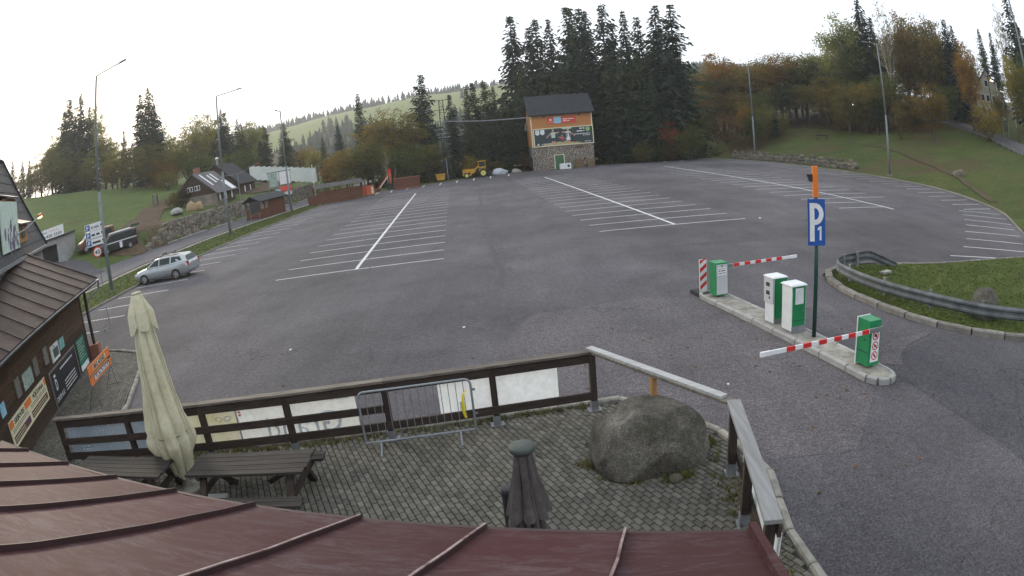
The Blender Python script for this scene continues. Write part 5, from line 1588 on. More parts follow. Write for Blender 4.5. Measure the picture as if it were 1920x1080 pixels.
MB().bar(bp(-.03, -.04), bp(-.03, 1.0), .05, .22).build('verge_board', 'slate_dark', big)
o = MB().loft([[bp(a, .07, 0), bp(a, 1.93, 0), bp(a, 1.93, 4.7), bp(a, 1, 9.2), bp(a, .07, 4.7)] for a in (.4, 16.8)]).build('wall', 'plaster_grey', big); fixn(o)
MB().bar(bp(-.1, -.06, 4.5), bp(17, -.06, 4.5), .14, .12).build('gutter', 'galv_dull', big)
def dormer(a0, a1, t0, t1):
    z0, z1 = 4.65 + 4.97 * t0, 4.65 + 4.97 * t1
    o = MB().loft([[bp(a, t0 - .02, z0 - .05), bp(a, t1 + .25, z0), bp(a, t1 + .05, z1), bp(a, t0 - .02, z1)] for a in (a0, a1)]).build('dormer', 'pine_wood', big); fixn(o)
    MB().slab([bp(a0 - .15, t0 - .12, z1 + .0), bp(a1 + .15, t0 - .12, z1 + .0), bp(a1 + .15, t1 + .12, z1 + .42), bp(a0 - .15, t1 + .12, z1 + .42)], .05).build('dormer_roof', 'metal_roof', o)
    MB().box(tuple((Vector(bp((a0 + a1) / 2, t0 - .035, (z0 + z1) / 2)))), (.9, .02, (z1 - z0) * .6), math.atan2(BU.y, BU.x)).build('dormer_window', 'glass_dark', o)
dormer(4.3, 7.0, .35, .50)
dormer(4.7, 7.4, .10, .24)
t = thing('hoarding', 'large pale picture board with dark figures on the steep roof', 'billboard')
MH = Matrix(((-BU.x, 0, -BW.x, 0), (-BU.y, 0, -BW.y, 0), (0, 1, 0, 0), (0, 0, 0, 1)))
q = Vector(bp(8.3, .05, 0)); MH.translation = q
q1 = panel(MH, -3.2, 4.95, .55, 6.75, .06).build('panel', 'mint_print', t)
rr = random.Random(3); mb = MB()
for k in range(26):
    x, y, s_ = rr.uniform(-2.6, .2), 5.0 + abs(rr.gauss(0, .42)), rr.uniform(.08, .26)
    mb.add([tuple(MH @ Vector((x + s_ * math.cos(a) * rr.uniform(.6, 1), y + s_ * math.sin(a), .063 + k * .0002))) for a in (0, 1, 2, 3, 4, 5)], [(0, 1, 2, 3, 4, 5)])
mb.build('printed_figures', 'violet_print', t); tag(t.children[-1], kind='stuff')
t = thing('bracket_lamp', 'lit orange street lamp on a long curved arm before the steep roof', 'street lamp')
H0 = Vector((-18.6, 17.9, 5.55)); H1 = Vector((-19.05, 19.06, 5.87))
P = [Vector((-17.6, 15.4, 5.2)), Vector((-17.65, 16.0, 5.45)), Vector((-17.95, 16.9, 5.55)), Vector((-18.45, 18.0, 5.75)), Vector((-18.85, 18.75, 5.86))]
MB().tube(P, .03, 8).build('arm', 'galv_dull', t)
MB().cyl(P[0] + Vector((0, 0, -2.2)), P[0], .035, n=8).build('post', 'galv_dull', t)
u = (P[-1] - P[-2]).normalized()
MB().loft([[tuple(P[-1] + u * s_ + Vector((-u.y * a, u.x * a, b))) for a, b in ((-w, -.02), (w, -.02), (w * .7, .09), (-w * .7, .09))] for s_, w in ((-.05, .05), (.12, .12), (.4, .12), (.5, .05))]).build('lamp_head', 'skip_orange', t)
MB().loft([[tuple(P[-1] + u * s_ + Vector((-u.y * a, u.x * a, b - .025))) for a, b in ((-w, -.05), (w, -.05), (w, .01), (-w, .01))] for s_, w in ((.1, .07), (.26, .09), (.44, .06))]).build('lamp_glass', 'lamp_glow', t)
t = thing('satellite_dish', 'small pale roof vent on the ridge of the rental shop', 'roof vent', wp(-1.2, -2.6, 4.55))
MB().cyl((0, 0, 0), (0, 0, .55), .035, n=8).build('pipe', 'galv', t)
MB().lathe([(.04, .53), (.14, .56), (.12, .62), (.02, .65)], 14).build('cowl', 'galv', t)
t.name = 'roof_vent'
# garage with banner
gar = thing('garage', 'low concrete garage with dark opening beside the vans', 'garage')
GA, GB = Vector((-52.6, 46.2)), Vector((-45.7, 49.9))
gu = (GB - GA).normalized(); gn = Vector((gu.y, -gu.x)); GL = (GB - GA).length
MG = Matrix(((gu.x, 0, gn.x, GA.x), (gu.y, 0, gn.y, GA.y), (0, 1, 0, 1.3), (0, 0, 0, 1)))
for a in ((0, -.6, 1.2, 2.9), (GL - 1.15, -.6, GL, 2.9), (1.2, 2.35, GL - 1.15, 2.9)): panel(MG, *a, .3, -.3).build('wall', 'plaster_grey', gar)
panel(MG, 1.2, -.6, GL - 1.15, 2.35, .05, -1.2).build('dark_doorway', 'slate_dark', gar)
for x in (0, GL - .3): panel(MG, x, -.6, x + .3, 2.9, 5.5, -5.8).build('side_wall', 'plaster_grey', gar)
MB().add(panel(MG, -.2, 2.9, GL + .2, 3.08, 6.2, -6.0).v, [(3, 2, 1, 0), (4, 5, 6, 7), (0, 1, 5, 4), (1, 2, 6, 5), (2, 3, 7, 6), (3, 0, 4, 7)]).build('roof_slab', 'slate_dark', gar)
t = thing('banner', 'white banner with telephone number on the garage roof edge', 'banner')
panel(MG, 2.4, 3.1, GL + .05, 4.15, .05, .1).build('cloth', 'white_print', t)
panel(MG, 2.9, 3.5, 3.9, 3.95, .004, .152).build('blue_logo', 'sky_print', t)
panel(MG, 4.2, 3.25, 4.8, 4.0, .004, .152).build('figure_print', 'brown_print', t)
text('tel. ', .32, 'ink', t, MG @ Matrix.Translation((5.05, 3.72, .153)), width=.6)
text('www.cz', .26, 'red_print', t, MG @ Matrix.Translation((5.95, 3.76, .153)), width=1.2)
text('+420', .42, 'ink', t, MG @ Matrix.Translation((5.05, 3.22, .153)), width=1.2, bold=.008)
text('3230', .42, 'ink', t, MG @ Matrix.Translation((6.45, 3.22, .153)), width=1.1, bold=.008)
panel(MG, 4.95, 3.1, 5.0, 4.15, .004, .152).build('seam', 'ink', t)

# ================================================================== retaining wall and houses behind the road
wallt = thing('retaining_wall', 'long rough stone retaining wall along the left road', 'wall')
mb = MB(); rr = random.Random(9)
y = 56.5
while y < 101:
    x = lerp_tab(y, XR)
    top_ = .5 + 1.65 * sstep(56, 62, y)
    z = -.05
    while z < top_:
        h = rr.uniform(.16, .30); w = rr.uniform(.28, .62)
        d_ = .5
        c = (x - .02 + rr.uniform(-.06, .06), y + rr.uniform(-.12, .12), z + h / 2)
        mb.box(c, (d_, w * .96, h * .93), rr.uniform(-.08, .08))
        z += h
    y += .42
o = mb.build('rubble_stones', 'stone', wallt); tag(o, kind='stuff')
m_, nt_, p_ = nodes_of('stone_island')
co_ = N(nt_, 'ShaderNodeTexCoord').outputs['Object']; gi_ = N(nt_, 'ShaderNodeNewGeometry').outputs['Random Per Island']
c_ = ramp(nt_, gi_, [(0, (.12, .105, .085)), (.5, (.22, .195, .155)), (1, (.33, .30, .25))])
c_ = mixc(nt_, .7, c_, ramp(nt_, noise_tex(nt_, co_, 2.5, 6), [(.3, (.6, .6, .58)), (.7, (1.3, 1.28, 1.25))]), 'MULTIPLY')
nt_.links.new(c_, p_.inputs['Base Color']); p_.inputs['Roughness'].default_value = .92
MATS['stone_island'] = m_
o.data.materials.clear(); o.data.materials.append(m_)
mb = MB()
for k in range(40):
    y = 60.5 + k; x = lerp_tab(y, XR)
    MB().box((x - .03, y, 2.16 + rr.uniform(-.02, .03)), (.62, .97, .1), rr.uniform(-.02, .02)).build('coping_stone', 'concrete_old', wallt)
    
def gable_house(t, c, g, r, W, Lh, z0, ze, zr, mwall, mroof, over=.35, thick=.14):
    """c right front corner, g along the gable (to the left), r along the ridge"""
    C, g, r = Vector(c), Vector(g).normalized(), Vector(r).normalized()
    P = lambda a, b, z: (C.x + g.x * a + r.x * b, C.y + g.y * a + r.y * b, z)
    o = MB().loft([[P(0, b, z0), P(W, b, z0), P(W, b, ze), P(W / 2, b, zr - .05), P(0, b, ze)] for b in (0, Lh)]).build('wall', mwall, t); fixn(o)
    sl = (zr - ze) / (W / 2)
    for s, a0 in ((-1, -over), (1, W + over)):
        pts = [P(a0, -over, ze - over * sl), P(a0, Lh + over, ze - over * sl), P(W / 2, Lh + over, zr), P(W / 2, -over, zr)]
        MB().slab(pts if s < 0 else pts[::-1], thick).build('roof_slope', mroof, t)
    return P
h1 = thing('brown_cabin', 'brown timber cabin with metal roof and skylights above the stone wall', 'house')
hz = 2.3
g_, r_ = (-.998, -.06), (-.06, .998)
P = gable_house(h1, (-38.0, 75.0), g_, r_, 6.6, 7.0, 1.6, 4.15, 7.0, 'cabin_wood', 'metal_roof')
MB().add([P(-.05, -.05, 1.5), P(6.65, -.05, 3.3), P(6.65, -.05, 4.2), P(-.05, -.05, 4.0), P(-.05, .3, 1.5), P(6.65, .3, 3.3), P(6.65, .3, 4.2), P(-.05, .3, 4.0)], [(0, 1, 2, 3), (4, 5, 6, 7), (0, 3, 7, 4)]).build('stone_base', 'stone', h1)
for a in (2.5, 2.95, 3.65, 4.1):
    w_ = MB().add([P(a - .2, -.03, 4.8), P(a + .2, -.03, 4.8), P(a + .2, -.03, 5.45), P(a - .2, -.03, 5.45), P(a - .2, .02, 4.8), P(a + .2, .02, 4.8), P(a + .2, .02, 5.45), P(a - .2, .02, 5.45)], [(0, 3, 2, 1), (0, 1, 5, 4), (2, 3, 7, 6), (1, 2, 6, 5), (3, 0, 4, 7)]).build('window_frame', 'white_paint', h1)
    MB().add([P(a - .14, -.05, 4.87), P(a + .14, -.05, 4.87), P(a + .14, -.05, 5.38), P(a - .14, -.05, 5.38)], [(0, 3, 2, 1)]).build('window_pane', 'glass_dark', w_)
def on_roof(P, W, ze, zr, a, b, dz=.17): return P(a, b, ze + (zr - ze) * a / (W / 2) + dz)
for b, a0, a1 in ((1.2, .9, 2.9), (3.2, 1.2, 2.6), (4.6, 1.5, 2.8)):
    MB().slab([on_roof(P, 6.6, 4.15, 7.0, a0, b), on_roof(P, 6.6, 4.15, 7.0, a0, b + .45), on_roof(P, 6.6, 4.15, 7.0, a1, b + .45), on_roof(P, 6.6, 4.15, 7.0, a1, b)], .03).build('skylight', 'skylight', h1)
MB().slab([on_roof(P, 6.6, 4.15, 7.0, -.3, 5.3, .2), on_roof(P, 6.6, 4.15, 7.0, -.3, 6.8, .2), on_roof(P, 6.6, 4.15, 7.0, 1.3, 6.8, .2), on_roof(P, 6.6, 4.15, 7.0, 1.3, 5.3, .2)], .03).build('roof_light', 'white_print', h1)
for k in range(9): MB().bar(on_roof(P, 6.6, 4.15, 7.0, -.3, -.2 + k * .95, .16), on_roof(P, 6.6, 4.15, 7.0, 3.25, -.2 + k * .88, .16), .05, .05).build('roof_seam', 'slate', h1)
MB().box(P(3.6, 2.2, 7.2), (.8, .6, 1.3), .9).build('chimney', 'brick', h1)
for b in (1.0, 3.2, 5.4):
    MB().add([P(-.03, b, 2.9), P(-.03, b + .5, 2.9), P(-.03, b + .5, 3.9), P(-.03, b, 3.9)], [(0, 1, 2, 3)]).build('window', 'white_print', h1)
h2 = thing('black_roofed_house', 'dark house with black roof behind the brown cabin', 'house')
P = gable_house(h2, (-40.2, 87.6), g_, r_, 7.4, 7.0, 2.0, 4.6, 7.9, 'cabin_wood', 'slate_dark')
MB().cyl(P(3.9, 1.5, 7.6), P(3.9, 1.5, 8.9), .2, n=10).build('chimney', 'galv', h2)
MB().lathe([(.3, 0), (.3, .12), (.05, .3)], 12).build('chimney_cowl', 'white_paint', h2, P(3.9, 1.5, 8.9))
for b in (2.0, 4.5):
    MB().add([P(-.03, b, 3.0), P(-.03, b + .5, 3.0), P(-.03, b + .5, 4.0), P(-.03, b, 4.0)], [(0, 1, 2, 3)]).build('window', 'white_print', h2)
# white stepped sheet fence
wf = thing('sheet_fence', 'long white corrugated sheet fence stepping down the bank', 'fence')
WA, WB = Vector((-46.0, 105.4)), Vector((-34.9, 109.6))
NP = 12
for k in range(NP):
    a, b = WA.lerp(WB, k / NP), WA.lerp(WB, (k + 1) / NP)
    zt = 6.95 - 2.4 * (k / NP); zb = 4.7 - 2.5 * (k + 1) / NP
    mb = MB(); n = 12
    u = (b - a).normalized(); v = Vector((-u.y, u.x))
    top_, bot = [], []
    for i in range(n + 1):
        q = a.lerp(b, i / n) + v * (.025 if i % 2 else -.025)
        top_.append((q.x, q.y, zt + .12 * (i == n))); bot.append((q.x, q.y, zb))
    mb.add(bot + top_, [(i, i + 1, n + 2 + i, n + 1 + i) for i in range(n)])
    mb.build('sheet', 'corrugated', wf)
for k in range(NP + 1):
    a = WA.lerp(WB, k / NP); MB().box((a.x, a.y + .1, 4.6 - 2.4 * k / NP), (.1, .1, 4), 0).build('post', 'galv_dull', wf)
drape([(-40.5, 88), (-38, 97), (-40, 104), (-45, 103)], 5, 'bare_bank', 'earth', .06, 1.5, .5)
# upturned boat, sandstone blocks, stacked pallet, timber gate, boards
t = thing('upturned_boat', 'grey green upturned boat on the dirt bank', 'boat', (-40.5, 68.0, 2.75), 2.2)
o = MB().loft([[(x, -w, 0), (x, -w * .9, h * .55), (x, -w * .35, h), (x, w * .35, h), (x, w * .9, h * .55), (x, w, 0)] for x, w, h in ((-1.7, .35, .35), (-1.3, .75, .55), (0, .85, .65), (1.2, .6, .55), (1.8, .08, .4))]).build('hull', 'plaster_grey', t); fixn(o)
MB().bar((-1.7, 0, .36), (0, 0, .67), .06, .06).bar((0, 0, .67), (1.8, 0, .42), .06, .06).build('keel', 'slate', t)
for k, (dx, dy, s_) in enumerate(((0, 0, 1.5), (.9, 1.0, 1.3), (-.8, 1.3, 1.1), (.3, 2.0, 1.0))):
    rock('sandstone_block', ['large', 'second', 'third', 'smallest'][k] + ' sandy block of the heap beside the upturned boat', (-39.3 + dx * .7, 70.0 + dy * .8, 2.35), (s_ * 1.2, s_, s_ * .85), k * 2.3 + 1, 'sand', 'stone block', 2, .3, 'sandstone blocks by the boat')
t = thing('stone_pallet', 'pallet of pale cut stone at the corner of the brown cabin', 'pallet', (-36.7, 74.0, 2.15), .5)
for i in range(3):
    for j in range(2):
        for k in range(3): MB().box((-.4 + i * .4, -.25 + j * .5, .28 + k * .27), (.37, .47, .25)).build('stone', 'stone_grey', t)
MB().box((0, 0, .07), (1.3, 1.1, .13)).build('pallet_deck', 'pallet_wood', t)
t = thing('road_box', 'pale box standing at the foot of the retaining wall', 'box', (-36.3, 74.0, 0), 1.35)
MB().box((0, 0, .42), (1.9, .7, .8)).build('body', 'concrete', t); MB().box((0, 0, .85), (2.0, .8, .08)).build('lid', 'white_paint', t)
t = thing('timber_gate', 'weathered timber gate at the top of the dirt track', 'gate', (-49.0, 76.4, terrain(-49, 76.4)), 2.35)
for k in range(9): MB().box((-1.3 + k * .32, 0, .6), (.2, .03, 1.2)).build('board', 'grey_wood', t)
for z in (.3, .9): MB().box((0, .04, z), (3, .04, .1)).build('rail', 'grey_wood', t)
for x in (-1.6, 1.6): MB().box((x, 0, .7), (.15, .15, 1.5)).build('post', 'dark_wood_v', t)
t = thing('display_board', 'white framed display board with a poster above the retaining wall', 'notice board', (-34.9, 91.0, 1.9), .35)
for x in (-1.7, 0, 1.7): MB().box((x, 0, 1.6), (.08, .08, 3.3)).build('post', 'galv_dull', t)
MB().box((.85, -.05, 2.2), (1.6, .04, 1.9)).build('panel', 'white_paint', t)
MB().box((-.95, -.05, 2.1), (1.3, .04, 2.1)).build('poster', 'photo_print', t)
MB().box((0, 0, 3.25), (3.7, .12, .1)).build('top_beam', 'slate', t)
t = thing('market_kiosk', 'small red and blue kiosk roof peeping over the wooden shelter', 'kiosk', (-33.9, 89.6, 1.6), .2)
MB().box((.4, 0, .9), (1.6, 1.0, .7)).build('red_panel', 'red_print', t); MB().box((-.8, 0, .6), (.8, .9, .7)).build('blue_panel', 'sky_print', t); MB().box((0, .1, .2), (2.2, .9, .5)).build('counter', 'white_paint', t)

# wooden shelter
sh = thing('wooden_shelter', 'brown wooden bus shelter with dark gabled roof on the verge', 'shelter')
SA, SB = Vector((-29.75, 69.9)), Vector((-28.35, 74.5))
su = (SB - SA).normalized(); sv = Vector((-su.y, su.x))
Q = lambda a, b, z: ((SA + su * a + sv * b).x, (SA + su * a + sv * b).y, z)
SLn = (SB - SA).length
for k in range(7): MB().bar(Q(0, 0, .18 + k * .15), Q(1.75, 0, .18 + k * .15), .03, .145).build('wall_board', 'brown_wood', sh)
for k in range(13): MB().bar(Q(1.75, 0, .18 + k * .15), Q(SLn, 0, .18 + k * .15), .03, .145).build('wall_board', 'brown_wood', sh)
for k in range(7): MB().bar(Q(0, 0, .18 + k * .15), Q(0, 2.2, .18 + k * .15), .03, .145).build('wall_board', 'brown_wood', sh)
for k in range(13): MB().bar(Q(SLn, 0, .18 + k * .15), Q(SLn, 2.2, .18 + k * .15), .03, .145).build('wall_board', 'brown_wood', sh)
for a, b in ((0, 0), (.9, 0), (1.75, 0), (SLn, 0), (0, 2.2), (SLn, 2.2)): MB().bar(Q(a, b, 0), Q(a, b, 2.1), .12).build('post', 'brown_wood', sh)
MB().bar(Q(0, 0, 2.06), Q(1.75, 0, 2.06), .08, .2).build('lintel', 'brown_wood', sh)
for s, pts in ((0, [Q(-.4, -.4, 2.05), Q(SLn + .4, -.4, 2.05), Q(SLn + .4, 1.1, 2.75), Q(-.4, 1.1, 2.75)]), (1, [Q(-.4, 1.1, 2.75), Q(SLn + .4, 1.1, 2.75), Q(SLn + .4, 2.6, 2.05), Q(-.4, 2.6, 2.05)])):
    MB().slab(pts, .08).build('roof_slope', 'slate', sh)
t = thing('info_board', 'grey two-legged information board left of the wooden shelter', 'notice board', (-29.05, 66.6, .0), 1.2)
for x in (-.75, .75): MB().cyl((x, 0, 0), (x, 0, 2.3), .04, n=6).build('leg', 'galv_dull', t)
MB().box((0, -.03, 1.65), (1.5, .04, 1.3)).build('panel', 'slate', t)

# brown board fence with a shed roof
bf = thing('board_fence', 'red brown board fence at the far left corner of the car park', 'fence')
FA, FB = Vector((-26.6, 78.9)), Vector((-20.2, 81.7))
for k in range(5):
    a, b = FA.lerp(FB, k / 5), FA.lerp(FB, (k + 1) / 5)
    h = (1.25 if k == 0 else 1.6)
    for j in range(int(h / .2)):
        MB().bar((a.x, a.y, .14 + j * .2), (b.x, b.y, .14 + j * .2), .03, .19).build('board', 'brown_wood', bf)
for k in range(6):
    a = FA.lerp(FB, k / 5)
    MB().box((a.x, a.y - .04, 1.0), (.13, .13, 2.0 if k else 1.4), .4).build('post', 'brown_wood', bf)
sd_ = thing('shed_roof', 'dark corrugated roof of the open timber shed behind the board fence', 'shed')
u = (FB - FA).normalized(); v = Vector((-u.y, u.x))
mb = MB(); n = 36; a0, a1 = FA + u * .9, FB + u * .6
vs_ = []
for i in range(n + 1):
    for k in range(3):
        q = a0.lerp(a1, i / n) + v * (-.5 + k * 1.5)
        vs_.append((q.x, q.y, 2.05 + .25 * k * .9 + (.05 if i % 2 else 0)))
mb.add(vs_, [(i * 3 + k, (i + 1) * 3 + k, (i + 1) * 3 + k + 1, i * 3 + k + 1) for i in range(n) for k in range(2)])
mb.build('roof_sheet', 'slate', sd_)
for k in range(5):
    q = a0.lerp(a1, k / 4)
    for w in (.1, 2.3): MB().bar((q.x + v.x * w, q.y + v.y * w, 0), (q.x + v.x * w, q.y + v.y * w, 2.15 + w * .15), .12).build('post', 'brown_wood', sd_)
    if k < 4:
        q2 = q.lerp(a1, .14)
        MB().bar((q.x, q.y, 1.65), (q2.x, q2.y, 2.08), .08).build('brace', 'brown_wood', sd_)

# ================================================================== machines along the far edge
t = thing('open_skip', 'orange steel box frame at the corner of the board fence', 'container', (-20.0, 84.9, 0), .25)
for a in (((-.8, 0, .75), (.05, 1.6, 1.1)), ((.0, .8, .75), (1.6, .05, 1.1)), ((0, 0, .2), (1.6, 1.6, .06))): MB().box(*a).build('side', 'skip_orange', t)
for x in (-.8, .8):
    for y in (-.8, .8): MB().box((x, y, .65), (.09, .09, 1.3)).build('corner_post', 'skip_orange', t)
MB().box((0, -.8, 1.27), (1.6, .09, .09)).build('top_bar', 'skip_orange', t); MB().box((.55, -.82, .7), (.3, .03, .9)).build('side_panel', 'cream_print', t)
t = thing('loader_crane', 'orange hydraulic crane arm with dark base before the trees', 'machine', (-17.9, 91.2, 0), 0)
MB().box((0, 0, .55), (1.3, 1.0, .9)).build('base', 'black', t)
MB().bar((-.1, 0, .8), (-.1, 0, 2.4), .3).build('column', 'skip_orange', t)
MB().bar((-.1, 0, 2.5), (-2.0, -.5, .35), .2).build('boom', 'skip_orange', t); MB().bar((-.4, -.25, 2.0), (-1.7, -.55, .5), .08).build('ram', 'white_paint', t)
MB().box((-.15, 0, 2.75), (.4, .4, .6)).build('head', 'red_paint', t); MB().bar((.55, 0, .9), (.75, 0, 3.0), .18).build('rear_column', 'brown_print', t)
MB().box((-2.1, -.5, .25), (.6, .5, .5)).build('bucket', 'brown_print', t)
t = thing('steel_container', 'low rust red steel container beside the crane arm', 'container', (-15.6, 91.0, 0), .12)
MB().box((0, 0, .85), (3.7, 1.8, 1.5)).build('body', 'brown_wood', t)
for x in (-1.83, 1.83): MB().box((x, -.9, .85), (.1, .1, 1.6)).build('corner_post', 'brown_wood', t)
MB().box((0, -.92, 1.6), (3.7, .08, .1)).build('top_rail', 'brick', t); MB().box((0, -.92, .12), (3.7, .08, .12)).build('bottom_rail', 'brick', t)
t = thing('yellow_skip', 'small yellow steel skip under the lattice mast', 'container', (-11.7, 99.6, 0), .05)
o = MB().loft([[(-w, -.45, z), (w, -.45, z), (w, .5, z), (-w, .5, z)] for w, z in ((.55, .2), (.75, 1.1))]).build('body', 'tractor_yellow', t); fixn(o)
MB().box((0, .0, 1.12), (1.6, 1.1, .07)).build('rim', 'tractor_yellow', t)
for x in (-.4, .4): MB().box((x, 0, .1), (.12, 1, .2)).build('skid', 'black', t)
# yellow loader tractor
t = thing('loader_tractor', 'old yellow loader tractor with a square cab in front of the trees', 'tractor', (-6.3, 100.3, 0), math.pi + .03)
for x, r_, yy in ((-1.25, .62, .75), (1.35, .42, .7)):
    for s in (-1, 1):
        w_ = wheel(t, x, s * yy, r_, s, 'rim_yellow', .34)
        MB().cyl((0, s * .10, 0), (0, s * .165, 0), r_ * .6, n=20).build('wheel_disc', 'rim_yellow', w_)
MB().box((.9, 0, 1.1), (1.9, .75, .55)).build('bonnet', 'tractor_yellow', t); MB().box((1.88, 0, .85), (.16, .85, .9)).build('front_grille', 'tractor_yellow', t)
MB().box((-.3, 0, .75), (2.9, .5, .35)).build('chassis', 'black', t)
MB().box((-1.15, 0, 1.25), (1.05, 1.2, .7)).build('cab_base', 'tractor_yellow', t)
for x in (-.66, -1.63):
    for y in (-.55, .55): MB().box((x, y, 2.0), (.07, .07, .85)).build('cab_post', 'tractor_yellow', t)
MB().box((-1.15, -.55, 2.0), (.06, .06, .85)).build('cab_post', 'tractor_yellow', t)
MB().box((-1.15, 0, 2.45), (1.2, 1.3, .09)).build('cab_roof', 'tractor_yellow', t); MB().box((-1.15, .5, 1.98), (.9, .03, .75)).build('cab_window', 'glass_dark', t)
for s in (-1, 1):
    MB().bar((-.55, s * .62, 1.75), (.95, s * .62, .35), .14, .22).build('loader_arm', 'tractor_yellow', t)
    MB().bar((.1, s * .62, .6), (.55, s * .62, 1.3), .08).build('loader_ram', 'tractor_yellow', t)
    MB().box((-1.3, s * .72, 1.32), (1.4, .3, .06)).build('mudguard', 'black', t)
MB().loft([[(-1.9, -.6, .2), (-1.9, .6, .2), (-1.9, .6, 1.1), (-1.9, -.6, 1.1)], [(-2.7, -.6, .1), (-2.7, .6, .1), (-2.5, .6, .8), (-2.5, -.6, .8)]]).build('rear_bucket', 'black', t)
rock('tarp_heap', 'heap under a pale tarpaulin right of the yellow tractor', (-2.6, 100.6, 0), (2.3, 1.4, .95), 4, 'tarp', 'heap', 3, .35)
rock('rubble_heap', 'small heap of pale rubble between the tarpaulin and the billboard building', (.1, 102.4, 0), (1.6, .9, .6), 6, 'concrete_old', 'heap', 3, .35)
t = thing('timber_stack', 'few planks stacked on bearers beside the billboard building', 'planks', (1.2, 104.3, 0), .1)
for k in range(3): MB().box((0, k * .25, 1.0 + k * .06), (2.8, .2, .07), .02 * k).build('plank', 'pallet_wood', t)
for x in (-1, 1): MB().box((x, .2, .48), (.12, .7, .95)).build('trestle', 'dark_wood_v', t)
# lattice mast
t = thing('lattice_mast', 'slender steel lattice mast with floodlights and cross arms', 'mast', (-10.7, 101.6, 0))
for sx in (-1, 1):
    for sy in (-1, 1): MB().bar((sx * .62, sy * .62, 0), (sx * .3, sy * .3, 12.8), .07).build('leg', 'slate', t)
mb = MB()
for k in range(13):
    z0, z1 = k * .98, (k + 1) * .98; w0, w1 = .62 - .32 * z0 / 12.8, .62 - .32 * z1 / 12.8
    for s in (-1, 1):
        d = 1 if k % 2 else -1
        mb.bar((-d * w0, s * w0, z0), (d * w1, s * w1, z1), .035); mb.bar((s * w0, -d * w0, z0), (s * w1, d * w1, z1), .035)
        mb.bar((-w1, s * w1, z1), (w1, s * w1, z1), .04)
tag(mb.build('bracing', 'slate', t), kind='stuff')
for z, w in ((12.75, 1.5), (11.2, 1.2), (7.4, .9), (6.8, .9)): MB().box((0, 0, z), (w * 2, .08, .08)).build('cross_arm', 'slate' if z > 8 else 'galv', t)
for x in (-1.4, 1.4, 1.1): MB().box((x, -.15, 12.9 if abs(x) > 1.2 else 11.3), (.5, .35, .18), .3 * x).build('floodlight', 'black', t)
MB().box((0, -.75, .0 + 1.7), (.12, .12, 3.4)).build('cable_duct', 'galv', t)
mb = MB(); A, B = Vector((-11.9, 101.4, 9.5)), Vector((2.7, 101.0, 8.55))
pts = [A.lerp(B, k / 12) - Vector((0, 0, .28 * math.sin(math.pi * k / 12))) for k in range(13)]
tag(mb.tube(pts, .075, 6).build('supply_pipe', 'galv'), 'pale insulated pipe hung between the mast and the billboard building', 'pipe')

# ================================================================== building with the billboard
hut = thing('billboard_building', 'tall stone and timber building carrying a billboard at the far edge', 'building')
HA, HB = Vector((3.05, 101.6)), Vector((12.75, 102.4))
hu = (HB - HA).normalized(); hv = Vector((-hu.y, hu.x)); HL = (HB - HA).length
MHt = Matrix(((hu.x, 0, -hv.x, HA.x), (hu.y, 0, -hv.y, HA.y), (0, 1, 0, 0), (0, 0, 0, 1)))   # x right, y up, z out
m_, nt_, p_ = nodes_of('rubble_face')
co_ = N(nt_, 'ShaderNodeTexCoord').outputs['Object']
v_ = N(nt_, 'ShaderNodeTexVoronoi', feature='DISTANCE_TO_EDGE'); v_.inputs['Scale'].default_value = 3.2; nt_.links.new(co_, v_.inputs['Vector'])
v2 = N(nt_, 'ShaderNodeTexVoronoi'); v2.inputs['Scale'].default_value = 3.2; nt_.links.new(co_, v2.inputs['Vector'])
c_ = mixc(nt_, ramp(nt_, v_.outputs['Distance'], [(.03, (0, 0, 0)), (.09, (1, 1, 1))]), (.36, .33, .28), mixc(nt_, .5, (.15, .12, .10), v2.outputs['Color'], 'MULTIPLY'))
nt_.links.new(c_, p_.inputs['Base Color']); p_.inputs['Roughness'].default_value = .9
nt_.links.new(bump(nt_, v_.outputs['Distance'], .6, .05), p_.inputs['Normal'])
MATS['rubble_face'] = m_
def hbox(x0, y0, x1, y1, z0, z1, name, m, parent=hut):
    o = panel(MHt, x0, y0, x1, y1, z1 - z0, z0).build(name, m, parent); return o
hbox(0, -.1, HL, 3.75, -7, 0, 'stone_wall', 'rubble_face')
hbox(.02, 3.75, HL - .02, 8.9, -6.98, -.06, 'upper_wall', 'orange_wood')
for k in range(11): hbox(.0, 6.62 + k * .21, HL, 6.815 + k * .21, -.058, .0 - .012 * (k % 2), 'board', 'orange_wood')
for x in (-.06, HL - .1): hbox(x, 3.7, x + .16, 8.9, -.02, .06, 'corner_board', 'cream_print')
o = MB().loft([[tuple(MHt @ Vector((x, 8.85, -7))), tuple(MHt @ Vector((x, 8.85, 0))), tuple(MHt @ Vector((x, 11.7, -3.5)))] for x in (.1, HL - .1)]).build('gable', 'orange_wood', hut); fixn(o)
for pts in ([(-.45, 8.65, .55), (HL + .45, 8.65, .55), (HL + .45, 11.95, -3.5), (-.45, 11.95, -3.5)], [(-.45, 11.95, -3.5), (HL + .45, 11.95, -3.5), (HL + .45, 8.65, -7.55), (-.45, 8.65, -7.55)]):
    MB().slab([tuple(MHt @ Vector(p)) for p in pts], .16).build('roof_slope', 'slate_dark', hut)
hbox(3.35, -.05, 4.75, 2.2, -.02, .03, 'door', 'door_green'); 
for a in ((3.23, -.05, 3.35, 2.3), (4.75, -.05, 4.87, 2.3), (3.35, 2.2, 4.75, 2.3)): hbox(*a, -.02, .05, 'door_frame', 'cream_print')
hbox(6.7, 3.1, 8.0, 3.45, -.02, .03, 'vent_grille', 'brown_print'); hbox(7.9, 1.2, 8.25, 1.5, -.02, .03, 'vent_grille', 'black')
for x in (2.0, 7.6): hbox(x, 8.3, x + .25, 8.55, -.01, .05, 'wall_lamp', 'black')
